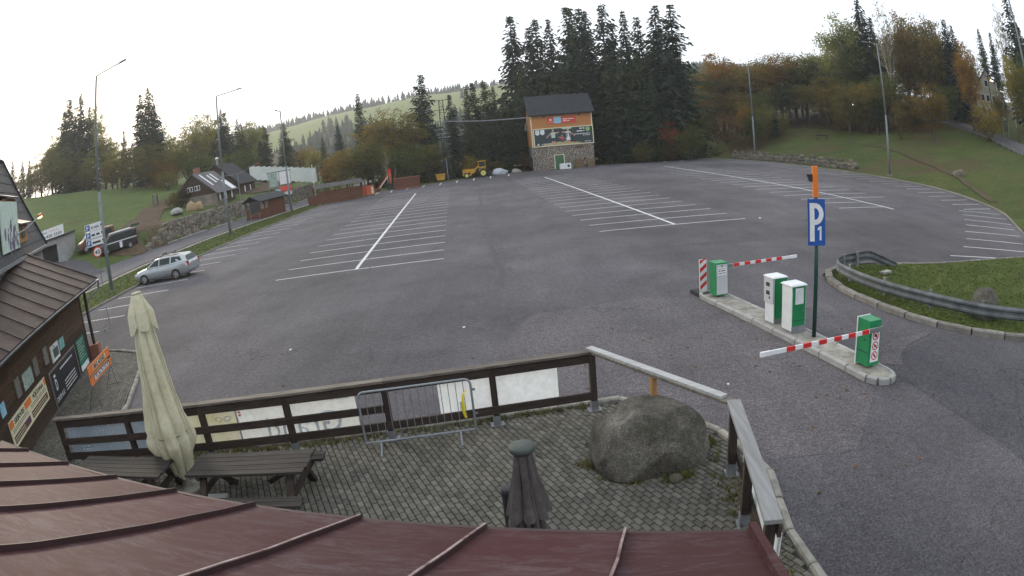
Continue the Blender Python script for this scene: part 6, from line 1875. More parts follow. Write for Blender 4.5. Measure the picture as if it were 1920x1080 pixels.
MB().tube([tuple(MHt @ Vector(p)) for p in ((-.15, 3.6, .1), (-.15, 0, .1))], .06, 6).build('downpipe', 'galv', hut)
MB().tube([tuple(MHt @ Vector(p)) for p in ((-.5, 8.6, .1), (-.45, 8.1, .1), (-.9, 7.4, .1), (-.95, 6.6, .1), (-.1, 6.5, .1))], .05, 6).build('pipe_bend', 'galv', hut)
# red banner above
t = thing('facade_banner', 'red banner with a blue map on the timber storey of the billboard building', 'banner')
hbox(2.55, 7.25, 7.15, 8.25, .03, .07, 'cloth', 'red_print', t)
hbox(3.65, 7.28, 4.8, 8.3, .072, .08, 'map_print', 'sky_print', t)
hbox(2.95, 7.75, 3.3, 8.05, .072, .076, 'emblem', 'white_print', t)
text('POHLED', .16, 'white_print', t, MHt @ Matrix.Translation((2.72, 7.45, .074)), width=.8)
mb = MB(); scribble(MHt, 5.1, 7.82, 6.9, .17, .0735, 2, mb); scribble(MHt, 5.1, 7.52, 6.1, .17, .0735, 5, mb); small_print(mb, 'white_print', t)
# the billboard itself: a printed sheet in a pale frame
t = thing('billboard', 'wide dark billboard showing running hikers on the stone building', 'billboard')
hbox(.35, 3.85, HL - .02, 6.5, .03, .08, 'sheet', 'forest_print', t)
for a in ((.2, 3.72, HL + .1, 3.86), (.2, 6.48, HL + .1, 6.62), (.2, 3.86, .36, 6.48), (HL - .04, 3.86, HL + .1, 6.48)): hbox(*a, .02, .13, 'frame_bar', 'cream_print', t)
def pr(name, pts, m, z):
    return MB().add([tuple(MHt @ Vector((x, y, z))) for x, y in pts], [tuple(range(len(pts)))]).build(name, m, t)
pr('printed_ground', [(1.2, 3.87), (8.0, 3.87), (7.3, 4.12), (6.0, 4.2), (5.4, 4.42), (4.4, 4.36), (3.3, 4.3), (2.2, 4.15)], 'sand_print', .082)
pr('printed_leaves', [(4.6, 6.47), (6.4, 6.47), (6.25, 6.25), (6.0, 6.3), (5.8, 6.12), (5.5, 6.3), (5.1, 6.22), (4.9, 6.35)], 'pale_green_print', .082)
def runner(x, s, top_, short, child=False):
    k = .66 if child else 1.12
    Y = 3.93
    pr('printed_leg', [(x - .22 * k, Y), (x - .06 * k, Y), (x - .04 * k, Y + .62 * k), (x - .26 * k, Y + .62 * k)], 'skin_print', .083)
    pr('printed_leg', [(x + .10 * k, Y), (x + .24 * k, Y), (x + .24 * k, Y + .62 * k), (x + .02 * k, Y + .62 * k)], 'skin_print', .083)
    pr('printed_shorts', [(x - .3 * k, Y + .5 * k), (x + .3 * k, Y + .5 * k), (x + .24 * k, Y + .98 * k), (x - .24 * k, Y + .98 * k)], short, .084)
    pr('printed_shirt', [(x - .26 * k, Y + .95 * k), (x + .26 * k, Y + .95 * k), (x + .32 * k, Y + 1.75 * k), (x - .32 * k, Y + 1.75 * k)], top_, .085)
    pr('printed_arm', [(x + s * .3 * k, Y + 1.72 * k), (x + s * .34 * k, Y + 1.5 * k), (x + s * .95 * k, Y + .95 * k), (x + s * 1.0 * k, Y + 1.08 * k)], 'skin_print', .0835)
    pr('printed_arm', [(x - s * .3 * k, Y + 1.72 * k), (x - s * .32 * k, Y + 1.5 * k), (x - s * .85 * k, Y + 1.62 * k), (x - s * .9 * k, Y + 1.78 * k)], 'skin_print', .0835)
    pr('printed_head', [(x + .15 * k * math.cos(a), Y + 2.0 * k + .21 * k * math.sin(a)) for a in [i * math.pi / 6 for i in range(12)]], 'tan_print', .086)
runner(3.35, -1, 'mint_print', 'navy_print'); runner(5.75, 1, 'white_print', 'white_print')
pr('printed_vest', [(5.5, 5.0), (5.62, 5.0), (5.68, 5.7), (5.46, 5.7)], 'navy_print', .087); pr('printed_vest', [(5.88, 5.0), (6.0, 5.0), (6.04, 5.7), (5.82, 5.7)], 'navy_print', .087)
runner(4.75, 1, 'pink_print', 'navy_print', True)
for x in (.55, 1.35): pr('printed_shield', [(x, 6.4), (x + .65, 6.4), (x + .65, 5.75), (x + .33, 5.55), (x, 5.75)], 'white_print', .083)
pr('printed_mark', [(.7, 5.95), (1.05, 5.95), (1.05, 6.2), (.7, 6.2)], 'grey_print', .085)
pr('printed_seal', [(8.95 + .35 * math.cos(a), 6.05 + .35 * math.sin(a)) for a in [i * math.pi / 10 for i in range(20)]], 'lime_print', .083)
mb = MB(); scribble(MHt, 7.6, 6.12, 8.45, .25, .0835, 1, mb); scribble(MHt, 7.15, 5.72, 8.4, .22, .0835, 2, mb); scribble(MHt, 6.75, 5.3, 9.3, .14, .0835, 3, mb); scribble(MHt, 8.1, 5.05, 9.3, .12, .0835, 4, mb); scribble(MHt, 8.35, 4.05, 9.35, .12, .0835, 7, mb); scribble(MHt, 1.4, 4.1, 2.6, .1, .0835, 8, mb)
small_print(mb, 'white_print', t)
pr('printed_peak', [(.65, 4.0), (1.1, 4.0), (.88, 4.3)], 'white_print', .083)
t = thing('cable_cabinet', 'white equipment box with a dark round opening by the green door', 'box', (7.75, 99.6, 0), .08)
MB().box((0, 0, .48), (1.7, .9, .85)).build('body', 'white_paint', t); MB().cyl((.45, -.45, .5), (.45, -.465, .5), .2, n=18).build('opening', 'black', t); MB().box((0, 0, .04), (1.6, .8, .08)).build('foot', 'black', t)
def crates(label, loc, n):
    t = thing('pallet_stack', label, 'pallets', loc, .1, 'pallet stacks before the billboard building')
    rr = random.Random(n)
    for k in range(n):
        z = .02 + k * .155; a = rr.uniform(-.05, .05)
        p = MB().box((0, 0, z + .13), (1.2, .8, .025), a).build('pallet', 'pallet_wood', t)
        for y in (-.34, 0, .34): MB().box((0, y, z + .06), (1.2, .1, .09), a).build('bearer', 'pallet_wood', p)
    return t
crates('left stack of wooden pallets in front of the stone wall', (10.0, 100.6, 0), 9)
crates('right stack of wooden pallets at the corner of the stone wall', (11.9, 101.1, 0), 8)

# ================================================================== right-hand slope
rw = thing('rough_stone_wall', 'low wall of rough boulders at the foot of the right slope', 'wall')
rr = random.Random(14)
pts = along([(34.9, 99.5), (36.4, 92), (38.0, 84), (39.0, 76), (40.0, 68.0)], .78)
stones = []
for k in range(7):
    bm = bmesh.new(); bmesh.ops.create_icosphere(bm, subdivisions=2, radius=.5)
    for v in bm.verts:
        v.co *= 1 + .45 * noise.noise(v.co * 2.2 + Vector((k * 3.1, 0, 0)))
        v.co.x = max(-.42, min(.42, v.co.x)); v.co.y = max(-.36, min(.36, v.co.y)); v.co.z = max(-.34, min(.34, v.co.z))
    me = bpy.data.meshes.new('stone'); bm.to_mesh(me); bm.free(); me.materials.append(MATS['stone_grey']); stones.append(me)
for i, (x, y, a) in enumerate(pts):
    for lv in range(2 if i % 3 else 3):
        o = link('stone', stones[(i * 3 + lv) % 7], rw, (x + .25 + rr.uniform(-.1, .1) + lv * .2, y + rr.uniform(-.1, .1), .14 + lv * .40 + terrain(x, y) * .6), (rr.uniform(-.3, .3), rr.uniform(-.3, .3), a + rr.uniform(-.3, .3)))
        o.scale = (rr.uniform(.85, 1.35), rr.uniform(.9, 1.2), rr.uniform(.7, 1.0))
gr = thing('hill_guardrail', 'galvanised guardrail along the road on the right slope', 'guardrail')
UPZ = [Vector((x, y, terrain(x, y) + .55)) for x, y in UP]
sp = smooth_path([tuple(p) for p in UPZ], 8)
for a in range(0, len(sp) - 8, 8):
    o = wbeam(sp[a:a + 9], 1).build('beam', 'rail_steel', gr); fixn(o)
for p in sp[::2]: MB().box((p.x + .1, p.y, p.z - .35), (.12, .12, .8)).build('post', 'galv_dull', gr)
rock('boulder', 'flat boulder beside the worn path on the right slope', (46.27, 53.12, 1.05), (1.9, 1.2, .75), 7, 'stone_grey', sub=3)
t = thing('park_bench', 'small dark bench alone on the right slope', 'bench', (50.71, 97.2, 3.05), -.5)
for y in (-.12, .08): MB().box((0, y, .45), (2.4, .18, .06)).build('seat_plank', 'dark_wood', t)
MB().box((0, .25, .8), (2.4, .05, .2)).build('backrest', 'dark_wood', t)
for x in (-.8, .8): MB().box((x, 0, .22), (.15, .4, .44)).build('leg', 'dark_wood_v', t)
hr = thing('rendered_house', 'cream rendered house with steep grey roof among the right trees', 'house')
P = gable_house(hr, (86.2, 81.6), (-.55, .68), (.72, .62), 6.2, 9, 8.0, 15.0, 19.3, 'plaster', 'slate')
for a in (1.9, 3.3, 4.5):
    for z in (10.6, 13.2, 16.0):
        if z > 15 and a != 3.3: continue
        f = MB().box(P(a, -.02, z + .6), (.9, .06, 1.3), math.atan2(.68, -.55)).build('window_frame', 'white_paint', hr)
        MB().box(P(a, -.05, z + .6), (.75, .06, 1.15), math.atan2(.68, -.55)).build('window_pane', 'glass_dark', f)
t = thing('street_lamp', 'pale street lamp glowing orange before the cream house', 'street lamp', (79.9, 76.8, 8.2))
MB().cyl((0, 0, 0), (0, 0, 8.0), .1, .06, 8).build('pole', 'white_paint', t)
MB().tube([(0, 0, 7.95), (-.6, .3, 8.25)], .04, 6).build('arm', 'galv', t)
MB().bar((-.5, .25, 8.3), (-1.1, .55, 8.42), .22, .12).build('lamp_head', 'galv_dull', t)
MB().bar((-.55, .27, 8.19), (-1.05, .52, 8.30), .2, .12).build('lamp_glass', 'lamp_glow', t)
t = thing('utility_pole', 'dark wooden utility pole beside the glowing street lamp', 'pole', (78.6, 77.8, 8.0))
MB().cyl((0, 0, 0), (0, 0, 9.4), .13, .10, 8).build('shaft', 'dark_wood_v', t)
MB().bar((-.7, .5, 9.1), (.7, -.5, 9.1), .09).build('cross_arm', 'dark_wood', t)
for k in (-1, 0, 1): MB().cyl((.6 * k, -.43 * k, 9.12), (.6 * k, -.43 * k, 9.35), .05, n=6).build('insulator', 'galv_dull', t)
t = thing('road_sign', 'back of a grey green road sign on two posts beside the hill road', 'sign', (70.3, 66.4, 6.1), -.75)
for x in (-.5, .5): MB().cyl((x, 0, 0), (x, 0, 3.0), .04, n=6).build('post', 'galv', t)
MB().box((0, -.05, 2.2), (.9, .04, 1.6)).build('panel', 'dark_green', t)
t = thing('distant_car', 'car with glowing headlights on the hill road among the trees', 'car', (75.6, 128.5, terrain(75.6, 128.5) + .1), -2.05)
o = MB().loft(body_loft([(-2.1, .7, .4, .8, 0), (-1.9, .85, .25, 1.0, 0), (1.2, .85, .22, .95, .02), (2.0, .75, .28, .7, .02)])).build('body', 'van_black', t); fixn(o)
o = MB().loft([[(x, -w, .95), (x, -w * .75, z), (x, w * .75, z), (x, w, .95)] for x, w, z in ((-1.7, .8, 1.2), (-1.2, .8, 1.45), (.3, .8, 1.45), (1.0, .78, .98))]).build('cabin', 'glass_dark', t); fixn(o)
for s in (-1, 1): MB().cyl((2.0, s * .55, .62), (2.06, s * .55, .62), .17, n=12).build('headlight', 'headlamp_glow', t)
for x in (-1.25, 1.3):
    for s in (-1, 1): wheel(t, x, s * .74, .31, s)
# fallen leaves under the trees on the slope
mb = MB(); rr = random.Random(17)
for k in range(16000):
    cx, cy, sg = rr.choice(((62, 108, 7), (67, 98, 5), (68, 89, 4), (58, 114, 7), (41.5, 108, 3), (72, 92, 5)))
    x, y = rr.gauss(cx, sg), rr.gauss(cy, sg)
    if x < lerp_tab(y, XB) + 3: continue
    z = terrain(x, y) + .1 + rr.uniform(0, .12); s_ = rr.uniform(.07, .16); t_ = rr.uniform(0, 6.28)
    mb.add([(x + s_ * math.cos(t_ + q), y + s_ * math.sin(t_ + q), z + rr.uniform(-.03, .05)) for q in (0, 1.4, 3.1, 4.6)], [(0, 1, 2, 3)])
tag(mb.build('leaf_litter', 'fallen'), 'brown fallen leaves under the trees of the right slope', 'leaves', kind='stuff')

# ================================================================== trees
def spruce_meshes(seed):
    """a 20 m spruce: tapered trunk and drooping whorled branches of needle sprays"""
    rr = random.Random(seed)
    tk = MB().cyl((0, 0, -.5), (0, 0, 8), .30, .2, 7, False).cyl((0, 0, 8), (0, 0, 19.6), .2, .03, 6, False)
    cr = MB(); z = rr.uniform(1.0, 2.2); Hh = 20.
    bend = rr.uniform(.62, .80); R0 = rr.uniform(3.2, 3.7)
    side = [rr.uniform(.7, 1.2) for _ in range(8)]
    while z < Hh - .25:
        t = z / Hh
        Rm = R0 * (1 - t) ** bend * rr.uniform(.8, 1.12) + .1
        if t < .2: Rm *= .7 + t * 1.5
        n = 8 if t < .6 else (7 if t < .85 else 5)
        a0 = rr.uniform(0, 6.28)
        for k in range(n):
            if rr.random() < .10: continue
            a = a0 + 6.28 * k / n + rr.uniform(-.35, .35)
            L = Rm * rr.uniform(.55, 1.22) * side[int((a % 6.283) / 6.284 * 8)]
            ca, sa = math.cos(a), math.sin(a)
            up = .42 * t; droop = .50 * (1 - t) + .06
            m = max(2, int(L / .40))
            sz = min(1., .38 + L * .32)
            for j in range(m):
                u = (j + .55) / m
                r_ = L * u; zz = z + up * r_ - droop * L * u * u * .75 + (.22 * L * max(0, u - .65))
                w = (.50 + .30 * (1 - u)) * sz * rr.uniform(.75, 1.3)
                ln = sz * (.62 - .2 * u) + .06
                for s in (-1, 1, 0):
                    b = a + s * rr.uniform(.4, .95)
                    cb, sb = math.cos(b), math.sin(b)
                    ox, oy = ca * r_, sa * r_
                    dz = -rr.uniform(.1, .5) * w - (.22 * sz if s == 0 else .0)
                    ex, ey, ez = ox + cb * ln * .85, oy + sb * ln * .85, zz + dz
                    px, py = -sb * w * .26, cb * w * .26
                    tw = rr.uniform(-.14, .14) * sz
                    cr.add([(ox - px * .6, oy - py * .6, zz - tw), (ox + px * .6, oy + py * .6, zz + tw), (ex + px * .7, ey + py * .7, ez + tw), (ex + cb * .16 * sz, ey + sb * .16 * sz, ez - .1 * sz), (ex - px * .7, ey - py * .7, ez - tw)], [(0, 1, 2, 3, 4)])
        z += rr.uniform(.44, .70) * (1.05 - .45 * t)
    for k in range(5):
        a = k * 1.256
        cr.add([(0, 0, 20.2), (.09 * math.cos(a), .09 * math.sin(a), 19.0), (.09 * math.cos(a + 1), .09 * math.sin(a + 1), 18.9)], [(0, 1, 2)])
    return tk.mesh('trunk', 'bark'), cr.mesh('crown', 'needles_0')
def broad_meshes(seed, dens=1., tall=False, leaf=.34):
    """a 14 m broadleaf: forked trunk, limbs and clumps of leaf-sized faces with gaps between"""
    rr = random.Random(seed)
    tk = MB(); cr = MB(); tips = []
    Hh = 14.
    cz, rx, rz_ = (8.6, 2.9, 5.2) if tall else (8.3, 4.0, 5.4)
    tk.cyl((0, 0, -.4), (0, 0, 4.2), .24, .17, 8, False)
    def limb(p, d, L, r, lv):
        q = p + d * L
        tk.cyl(p, q, r, r * .6, 6 if lv < 2 else 4, False)
        if lv >= 3: tips.append(q); return
        for _ in range(3 if lv < 2 else 2):
            nd_ = (d + Vector((rr.gauss(0, .5), rr.gauss(0, .5), rr.gauss(.12, .3)))).normalized()
            limb(q, nd_, L * rr.uniform(.6, .85), r * .58, lv + 1)
        tips.append(q)
    for k in range(4):
        a = k * 1.57 + rr.uniform(-.4, .4)
        limb(Vector((0, 0, 3.2 + .5 * k)), Vector((math.cos(a) * .6, math.sin(a) * .6, .8 if not tall else 1.3)).normalized(), rr.uniform(2., 2.9), .12, 1)
    limb(Vector((0, 0, 4.2)), Vector((0, 0, 1)), 3.0, .14, 1)
    cl = []
    for q in tips:
        if rr.random() < .85: cl.append(q + Vector((rr.gauss(0, .3), rr.gauss(0, .3), rr.gauss(0, .3))))
    while len(cl) < 165:
        v = Vector((rr.gauss(0, 1), rr.gauss(0, 1), rr.gauss(0, 1))).normalized() * (rr.random() ** .42)
        p = Vector((v.x * rx * rr.uniform(.8, 1.12), v.y * rx * rr.uniform(.8, 1.12), cz + v.z * rz_))
        k = .7 + .75 * noise.noise(p * .33 + Vector((seed, 0, 0)))
        if rr.random() < k: cl.append(p)
    for c in cl:
        R_ = rr.uniform(.55, 1.05); nl = int(rr.uniform(34, 60) * dens)
        for _ in range(nl):
            v = Vector((rr.gauss(0, .5), rr.gauss(0, .5), rr.gauss(0, .38))) * R_
            p = c + v
            if p.z > Hh: continue
            n_ = Vector((rr.gauss(0, 1), rr.gauss(0, 1), rr.gauss(.5, 1))).normalized()
            t1 = n_.orthogonal().normalized(); t2 = n_.cross(t1)
            s_ = leaf * rr.uniform(.5, 1.05); an = rr.uniform(0, 6.28)
            d1 = t1 * math.cos(an) + t2 * math.sin(an); d2 = n_.cross(d1) * .6
            cr.add([tuple(p - d1 * s_ * .5), tuple(p + d2 * s_ * .5), tuple(p + d1 * s_ * .5), tuple(p - d2 * s_ * .5)], [(0, 1, 2, 3)])
    return tk.mesh('trunk', 'bark'), cr.mesh('crown', 'leaf_ol')
def shrub_mesh(seed):
    rr = random.Random(seed); tk = MB(); cr = MB()
    for k in range(7):
        a = rr.uniform(0, 6.28); tk.cyl((0, 0, -.2), (1.1 * math.cos(a), 1.1 * math.sin(a), rr.uniform(2, 4)), .06, .02, 5, False)
    for k in range(60):
        v = Vector((rr.gauss(0, 1), rr.gauss(0, 1), rr.gauss(0, 1))).normalized() * rr.random() ** .4
        c = Vector((v.x * 2.4, v.y * 2.4, 2.7 + v.z * 2.5))
        for _ in range(42):
            p = c + Vector((rr.gauss(0, .36), rr.gauss(0, .36), rr.gauss(0, .3)))
            if p.z < .05: continue
            n_ = Vector((rr.gauss(0, 1), rr.gauss(0, 1), rr.gauss(.5, 1))).normalized()
            t1 = n_.orthogonal().normalized(); t2 = n_.cross(t1); s_ = .26 * rr.uniform(.5, 1.05)
            cr.add([tuple(p - t1 * s_ * .5), tuple(p + t2 * s_ * .35), tuple(p + t1 * s_ * .5), tuple(p - t2 * s_ * .35)], [(0, 1, 2, 3)])
    return tk.mesh('stem', 'bark'), cr.mesh('crown', 'leaf_ol')
SPR = [spruce_meshes(s) for s in (1, 2, 3, 4, 5, 6, 7, 8)]
BRO = [broad_meshes(s) for s in (11, 12, 13, 14)]
TAL = [broad_meshes(s, .95, True) for s in (21, 22, 23)]
THIN = [broad_meshes(s, .32, True) for s in (31, 32)]
SHR = [shrub_mesh(s) for s in (41, 42, 43)]
TREES = [
('S',-137.7,123.6,13.8,1.10,0,'A'), ('D',-121.8,111.3,7.0,1.10,'ol','A'), ('S',-129.7,121.9,12.1,0.90,0,'A'), ('S',-123.8,119.4,11.4,0.90,0,'A'),
('D',-110.2,109.0,7.1,1.20,'ol','A'), ('D',-115.9,117.4,11.1,1.30,'ol','A'), ('D',-104.3,107.8,5.5,1.20,'br','A'), ('D',-109.8,116.3,14.6,1.20,'yl','A'),
('D',-107.8,115.5,17.2,0.80,'li','A'), ('D',-101.3,110.6,8.7,1.10,'gr','A'), ('S',-107.1,118.9,22.4,1.00,0,'A'), ('D',-97.6,108.6,9.2,1.20,'ol','A'),
('D',-100.1,114.3,12.8,1.10,'gr','A'), ('S',-103.8,119.1,25.0,1.00,0,'A'), ('S',-97.2,114.2,19.6,1.00,0,'A'), ('D',-96.5,114.8,11.0,1.10,'li','A'),
('S',-100.1,119.6,25.7,1.00,0,'A'), ('D',-91.6,111.1,7.1,1.20,'ol','A'), ('S',-102.3,125.6,22.0,0.90,0,'A'), ('D',-102.6,129.2,23.4,0.70,'li','A'),
('D',-89.4,112.9,5.9,1.10,'br','A'), ('D',-97.5,126.9,15.6,0.80,'yl','A'), ('D',-92.4,120.7,9.5,1.00,'gr','A'), ('D',-94.7,126.5,14.0,0.80,'li','A'),
('D',-85.0,113.7,7.4,1.10,'yb','A'), ('D',-88.8,120.9,10.4,1.00,'yl','A'), ('D',-82.0,113.5,7.1,1.00,'ol','A'), ('S',-86.9,122.3,14.0,0.90,0,'B'),
('D',-72.8,105.3,9.2,1.30,'ol','B'), ('S',-74.0,111.7,20.8,1.10,0,'B'), ('D',-66.1,100.2,8.3,1.50,'ol','B'), ('S',-71.3,111.1,21.7,1.15,0,'B'),
('S',-71.1,113.6,18.4,1.00,0,'B'), ('D',-72.8,117.2,14.6,1.00,'li','B'), ('D',-62.2,100.2,5.0,1.10,'or','B'), ('D',-58.2,95.7,3.8,1.00,'ol','B'),
('D',-67.5,113.4,10.3,0.90,'yl','B'), ('D',-43.3,72.0,2.1,0.90,'br','B'), ('D',-62.8,106.9,7.5,1.30,'ol','B'), ('D',-43.2,74.4,2.5,1.00,'dk','B'),
('D',-73.4,130.8,13.0,1.10,'yl','B'), ('D',-45.6,79.9,2.4,1.00,'gr','B'), ('D',-59.4,106.6,5.6,1.20,'gr','B'), ('D',-70.4,132.4,17.1,1.10,'li','B'),
('D',-57.8,109.7,7.1,1.20,'gr','B'), ('D',-66.3,130.1,16.0,1.00,'yl','B'), ('S',-58.2,116.2,9.8,1.10,0,'C'), ('S',-60.9,126.1,16.8,0.80,0,'C'),
('D',-52.2,108.0,6.0,1.20,'gr','C'), ('S',-58.8,124.9,15.9,1.00,0,'C'), ('D',-52.6,114.5,8.2,1.20,'gr','C'), ('S',-57.0,125.7,14.2,0.90,0,'C'),
('S',-55.0,124.4,13.4,0.90,0,'C'), ('D',-48.6,111.9,7.2,1.10,'gr','C'), ('D',-53.1,125.2,14.5,0.90,'li','C'), ('S',-47.8,116.6,9.4,1.20,0,'C'),
('S',-49.8,124.4,12.3,0.80,0,'C'), ('S',-42.0,114.5,12.4,1.15,0,'C'), ('D',-48.7,141.9,6.7,1.00,'or','C'), ('D',-46.8,142.5,7.9,1.00,'yb','C'),
('D',-42.1,133.5,7.5,1.00,'yl','C'), ('S',-36.8,122.6,9.9,1.00,0,'D'), ('D',-29.5,101.8,6.5,1.10,'or','D'), ('S',-34.5,125.3,12.4,1.00,0,'D'),
('D',-26.5,98.5,7.7,1.30,'yb','D'), ('D',-23.9,97.1,7.6,1.30,'ol','D'), ('S',-26.4,113.0,17.2,1.05,0,'D'), ('D',-22.3,98.5,7.9,1.20,'gr','D'),
('D',-22.0,101.6,8.5,1.00,'ol','D'), ('D',-19.0,94.1,7.5,0.60,'bi','D'), ('D',-20.4,106.0,13.6,1.15,'yb','D'), ('D',-18.6,98.3,6.3,1.10,'gr','D'),
('D',-18.1,105.5,12.4,1.10,'ol','D'), ('S',-17.6,110.6,10.2,1.00,0,'D'), ('D',-15.9,99.7,5.9,1.20,'gr','D'), ('S',-15.2,111.0,18.9,1.00,0,'D'),
('D',-13.6,101.1,6.8,1.20,'ol','D'), ('S',-13.0,107.2,8.7,1.00,0,'D'), ('S',-11.0,103.4,6.4,1.00,0,'D'), ('S',-9.9,111.6,14.5,0.90,0,'D'),
('S',-8.5,102.7,5.5,0.90,0,'D'), ('S',-7.7,115.7,16.2,1.00,0,'D'), ('S',-7.3,106.8,9.3,1.10,0,'D'), ('D',-7.1,101.8,3.6,0.90,'yb','D'),
('S',-5.8,113.8,16.6,1.00,0,'D'), ('D',-5.0,102.9,3.2,0.90,'ol','D'), ('S',-4.1,111.9,16.3,1.00,0,'D'), ('S',-3.6,105.9,9.8,1.10,0,'D'),
('S',-2.4,110.0,15.0,1.00,0,'D'), ('D',-3.0,103.0,2.3,0.90,'br','D'), ('S',-1.2,108.0,13.0,1.00,0,'D'), ('S',-0.3,107.0,8.6,1.00,0,'D'),
('S',1.2,118.0,28.9,1.05,0,'E'), ('S',1.1,108.0,13.5,1.10,0,'E'), ('S',2.5,112.0,19.4,1.10,0,'E'), ('S',4.3,119.9,26.8,0.90,0,'E'),
('D',1.8,104.0,3.1,0.80,'rb','E'), ('S',6.2,121.8,28.7,1.00,0,'E'), ('S',6.2,112.8,19.2,1.10,0,'E'), ('S',8.8,120.7,28.4,1.00,0,'E'),
('S',9.0,111.6,19.8,1.10,0,'E'), ('S',11.7,119.4,30.1,1.00,0,'E'), ('S',13.6,125.3,31.0,0.90,0,'E'), ('S',14.7,122.1,30.8,1.00,0,'E'),
('S',13.0,113.3,20.8,1.10,0,'E'), ('S',15.8,117.9,29.2,1.00,0,'E'), ('S',17.4,115.7,29.8,1.15,0,'E'), ('S',17.0,109.7,19.1,1.20,0,'E'),
('S',20.3,122.3,27.1,0.90,0,'E'), ('S',17.2,105.6,12.1,1.20,0,'E'), ('S',19.4,107.3,19.6,1.20,0,'E'), ('S',21.9,113.9,28.3,1.00,0,'E'),
('S',19.6,104.2,11.9,1.10,0,'E'), ('S',24.5,117.5,27.4,1.00,0,'E'), ('S',21.8,105.8,18.8,1.20,0,'E'), ('D',20.7,101.9,3.7,0.90,'ol','E'),
('S',25.7,111.1,28.2,1.10,0,'E'), ('S',23.2,103.4,14.4,1.20,0,'E'), ('S',25.8,106.9,22.3,1.20,0,'E'), ('D',23.8,102.3,3.5,0.90,'gr','E'),
('S',28.2,108.4,28.1,1.20,0,'E'), ('D',25.8,102.8,6.4,0.80,'rd','E'), ('S',28.4,106.3,13.6,1.20,0,'E'), ('S',30.6,111.9,19.4,1.10,0,'E'),
('D',27.9,100.2,5.7,0.90,'gr','E'), ('D',31.2,107.6,8.6,1.10,'ol','E'), ('D',39.8,127.9,14.6,1.10,'gr','F'), ('D',34.6,112.8,6.7,1.10,'dk','F'),
('D',44.1,138.1,16.5,1.10,'ol','F'), ('D',38.8,119.9,10.5,1.10,'br','F'), ('D',44.4,130.7,18.5,1.20,'or','F'), ('D',38.8,113.5,6.3,1.00,'rb','F'),
('D',49.1,139.6,16.1,1.10,'gr','F'), ('D',44.9,124.1,13.9,1.00,'br','F'), ('D',43.7,118.2,8.9,1.10,'yb','F'), ('D',51.8,136.5,14.6,1.10,'ol','F'),
('D',39.9,105.7,7.7,0.90,'ry','F'), ('D',49.2,124.6,14.6,1.10,'yb','F'), ('D',41.2,104.1,6.5,1.00,'gr','F'), ('D',55.9,137.0,15.2,1.10,'yb','F'),
('D',47.7,116.6,8.7,1.10,'gr','F'), ('D',53.5,127.2,15.4,1.00,'gr','F'), ('D',45.8,108.7,5.9,1.10,'ol','F'), ('D',59.0,135.7,14.6,1.00,'gr','F'),
('S',46.0,106.5,4.7,1.00,0,'F'), ('D',55.5,124.2,16.0,1.10,'or','F'), ('D',62.0,134.4,14.4,1.00,'ol','F'), ('D',52.7,115.6,9.4,1.10,'dk','F'),
('D',59.1,124.7,16.0,1.20,'yb','F'), ('D',63.9,131.3,13.3,1.10,'gr','F'), ('D',59.5,120.1,14.0,1.10,'gr','F'), ('D',56.2,112.8,8.8,1.10,'ol','F'),
('D',63.7,122.4,15.8,0.70,'ba','F'), ('D',68.0,129.2,13.2,1.10,'ol','F'), ('D',64.6,119.7,15.1,1.10,'li','F'), ('D',58.8,109.2,9.5,1.10,'yb','F'),
('D',70.0,125.8,14.0,1.00,'gr','F'), ('D',57.1,103.3,8.8,1.00,'br','F'), ('D',64.5,110.6,22.9,1.00,'li','G'), ('D',70.3,121.0,18.7,1.00,'gr','G'),
('D',57.4,100.8,5.4,0.70,'yb','G'), ('D',65.2,107.8,21.1,0.90,'gr','G'), ('D',56.4,96.7,9.5,1.10,'ol','G'), ('D',72.7,119.7,15.3,1.10,'ol','G'),
('D',66.5,109.4,11.9,1.10,'gr','G'), ('S',68.8,107.9,25.2,1.15,0,'G'), ('D',60.2,96.8,10.1,1.10,'yb','G'), ('S',68.1,103.6,21.1,1.00,0,'G'),
('D',59.4,94.9,4.5,0.70,'br','G'), ('D',75.8,115.3,16.1,1.00,'gr','G'), ('D',58.7,90.6,6.6,1.00,'dk','G'), ('D',67.3,96.9,24.6,0.50,'ba','G'),
('D',61.4,91.3,9.1,1.00,'ol','G'), ('D',63.9,94.4,11.3,1.00,'gr','G'), ('D',80.2,114.8,17.1,1.00,'ol','G'), ('D',72.3,103.2,12.1,1.00,'yb','G'),
('D',72.5,98.1,22.9,0.90,'ry','G'), ('D',58.1,82.6,6.0,0.50,'br','G'), ('D',75.8,100.6,21.5,0.80,'li','G'), ('S',69.9,95.0,8.3,0.90,0,'G'),
('D',61.4,83.9,7.4,1.00,'br','G'), ('D',84.6,111.6,17.0,1.00,'gr','G'), ('D',80.6,104.5,13.2,1.00,'yl','G'), ('D',75.4,93.4,22.0,0.90,'yb','G'),
('D',76.0,95.4,11.0,1.00,'ol','G'), ('D',79.4,95.2,20.8,0.90,'ol','G'), ('D',60.5,75.8,9.3,1.10,'yo','G'), ('D',85.5,103.2,14.4,1.00,'gr','G'),
('D',78.8,93.2,16.3,0.80,'gr','G'), ('D',83.0,97.4,12.3,1.00,'ol','G'), ('D',68.6,80.8,8.7,1.00,'gr','G'), ('S',78.4,88.2,20.1,0.90,0,'G'),
('D',81.6,93.4,10.8,1.00,'yb','G'), ('S',82.2,90.2,19.0,0.90,0,'G'), ('D',80.7,88.8,15.7,0.90,'yl','G'), ('D',70.9,76.1,16.2,0.80,'or','G'),
('D',90.7,95.9,11.7,1.00,'gr','G'), ('S',106.6,105.5,20.5,1.00,0,'G'), ('D',69.4,72.0,5.1,0.90,'br','G'), ('D',66.9,67.5,6.0,0.90,'yb','G'),
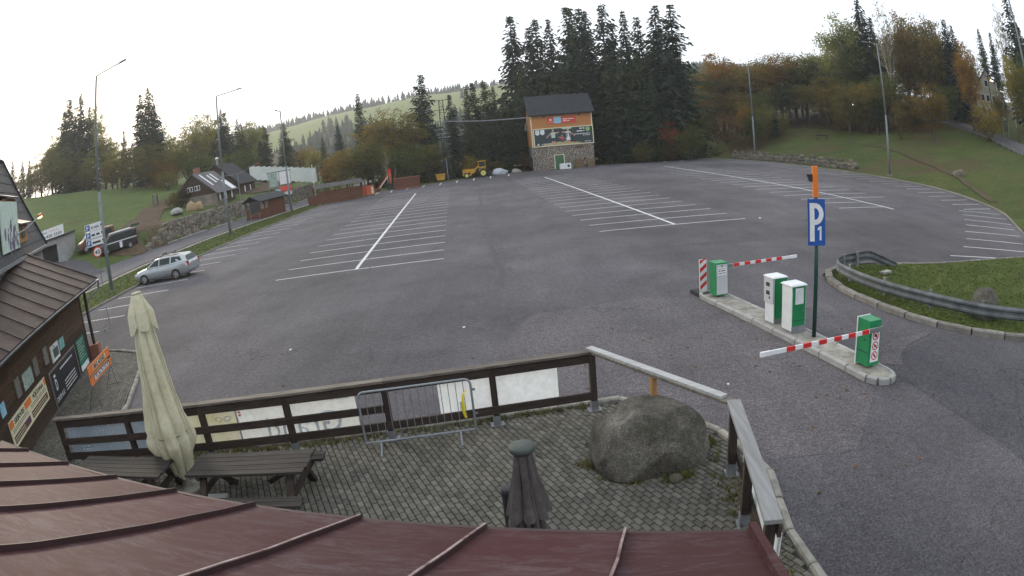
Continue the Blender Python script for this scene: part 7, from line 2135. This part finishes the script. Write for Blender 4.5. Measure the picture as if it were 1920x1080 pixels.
('S',110.0,104.9,20.1,0.80,0,'G'), ('D',83.2,75.0,24.1,0.50,'ba','G'), ('D',70.6,67.9,7.8,0.80,'ol','G'), ('S',80.9,68.5,24.0,1.20,0,'G'),
('D',70.0,62.8,13.9,0.55,'yl','G'), ('S',86.1,71.6,19.6,1.10,0,'G'), ('D',69.7,60.1,12.0,0.70,'ol','G'), ('D',75.2,62.8,14.5,1.00,'gr','G')
]
GRP = {'A': ('at the far edge of the left field', 'trees at the edge of the left field'), 'B': ('above the brown cabin', 'trees above the brown cabin'), 'C': ('behind the white sheet fence', 'trees behind the houses'), 'D': ('behind the yellow tractor', 'trees behind the machines'), 'E': ('around the billboard building', 'trees around the billboard building'), 'F': ('right of the billboard building', 'trees on the slope right of the billboard building'), 'G': ('above the hill road', 'trees above the hill road')}
CW = {'ol': 'olive green', 'gr': 'green', 'dk': 'dark green', 'yl': 'yellow green', 'li': 'light green', 'yb': 'yellow brown', 'yo': 'ochre', 'or': 'orange', 'br': 'brown', 'rb': 'red brown', 'rd': 'reddish', 'ry': 'russet', 'ba': 'nearly bare', 'bi': 'white-barked'}
buckets = {}
for i, tr in enumerate(TREES):
    k, x, y, h, w, c, g = tr
    kind = 'spruce' if k == 'S' else ('shrub' if h < 6.5 else 'tree')
    buckets.setdefault((g, kind, c), []).append(tr)
rr = random.Random(99); cnt = 0
for (g, kind, c), lst in sorted(buckets.items(), key=lambda q: str(q[0])):
    lst.sort(key=lambda q: math.atan2(q[1], q[2]))
    for i, (k, x, y, h, w, c_, g_) in enumerate(lst):
        cnt += 1
        where, grp = GRP[g]
        one = len(lst) == 1
        if kind == 'spruce': lab = 'dark spruce ' + where + ('' if one else ', ' + nth(i, len(lst))); src = SPR[cnt * 5 % 8]; base = 20.; ws = h / base * w * (1. if h > 12 else 1.15)
        elif kind == 'shrub': lab = CW[c] + ' shrub ' + where + ('' if one else ', ' + nth(i, len(lst))); src = SHR[cnt % 3]; base = 5.2; ws = h / base * w
        else:
            lab = CW[c] + ' broadleaf tree ' + where + ('' if one else ', ' + nth(i, len(lst)))
            src = THIN[cnt % 2] if c in ('ba', 'bi') else (TAL[cnt % 3] if (w < .95 or h > 18) else BRO[cnt % 4]); base = 14.; ws = h / base * w
            if h > 16: ws *= .85
        if kind != 'spruce' and c not in ('ba', 'bi'): ws *= {'A': 1.4, 'B': 1.35, 'C': 1.35, 'D': 1.2, 'E': 1.15, 'F': 1.3, 'G': 1.2}[g]
        if kind == 'spruce' and g in 'ABC': ws *= 1.15
        t = thing({'spruce': 'spruce_tree', 'shrub': 'shrub', 'tree': 'broadleaf_tree'}[kind], lab, {'spruce': 'spruce', 'shrub': 'shrub', 'tree': 'tree'}[kind], (x, y, terrain(x, y) - .1), rr.uniform(0, 6.28), grp)
        t.scale = (ws * rr.uniform(.92, 1.08), ws * rr.uniform(.92, 1.08), h / base)
        if kind == 'spruce':
            t.rotation_euler.x = rr.uniform(-.035, .035); t.rotation_euler.y = rr.uniform(-.035, .035)
            q_ = rr.uniform(.85, 1.22); t.scale.x *= q_; t.scale.y *= q_
        a = link('stem' if kind == 'shrub' else 'trunk', src[0], t); b = link('crown', src[1], t)
        if c in ('bi', 'ba', 'li') and kind == 'tree':
            a.material_slots[0].link = 'OBJECT'; a.material_slots[0].material = MATS['bark_pale']
        b.material_slots[0].link = 'OBJECT'
        b.material_slots[0].material = MATS['needles_%d' % (cnt % 3)] if kind == 'spruce' else MATS['leaf_' + c]
# undergrowth below the spruces along the far edge of the car park
mb = MB(); rr = random.Random(61)
for k in range(420):
    if k < 300: x, y = rr.uniform(-24, 34), rr.uniform(104, 116)
    else: x, y = rr.uniform(-24, 0), rr.uniform(97, 105)
    if 2 < x < 14 and y < 111: continue
    if y < 93 + .7 * (x + 20) * .6 + 8 and x < 0: y += 7
    h = rr.uniform(.5, 2.2); z = terrain(x, y)
    for _ in range(34):
        p = Vector((x + rr.gauss(0, .6), y + rr.gauss(0, .6), z + abs(rr.gauss(0, .5)) * h))
        n_ = Vector((rr.gauss(0, 1), rr.gauss(0, 1), rr.gauss(.5, 1))).normalized(); t1 = n_.orthogonal().normalized(); t2 = n_.cross(t1); s_ = rr.uniform(.15, .34)
        mb.add([tuple(p - t1 * s_), tuple(p + t2 * s_ * .6), tuple(p + t1 * s_), tuple(p - t2 * s_ * .6)], [(0, 1, 2, 3)])
tag(mb.build('undergrowth', 'leaf_dk'), 'dark undergrowth below the trees at the far edge', 'undergrowth', kind='stuff')

# ================================================================== morning haze
hm = bpy.data.materials.new('haze')
hm.use_nodes = True
hn = hm.node_tree; hn.nodes.clear()
ho = hn.nodes.new('ShaderNodeOutputMaterial'); hv = hn.nodes.new('ShaderNodeVolumePrincipled')
hv.inputs['Color'].default_value = (.95, .97, 1, 1)
hv.inputs['Density'].default_value = .00040
hv.inputs['Anisotropy'].default_value = .55
hn.links.new(hv.outputs[0], ho.inputs['Volume'])
MATS['haze'] = hm
tag(MB().box((0, 270, 57), (2000, 1380, 124)).build('haze', 'haze'), 'thin pale morning haze over the valley', 'haze', kind='stuff')
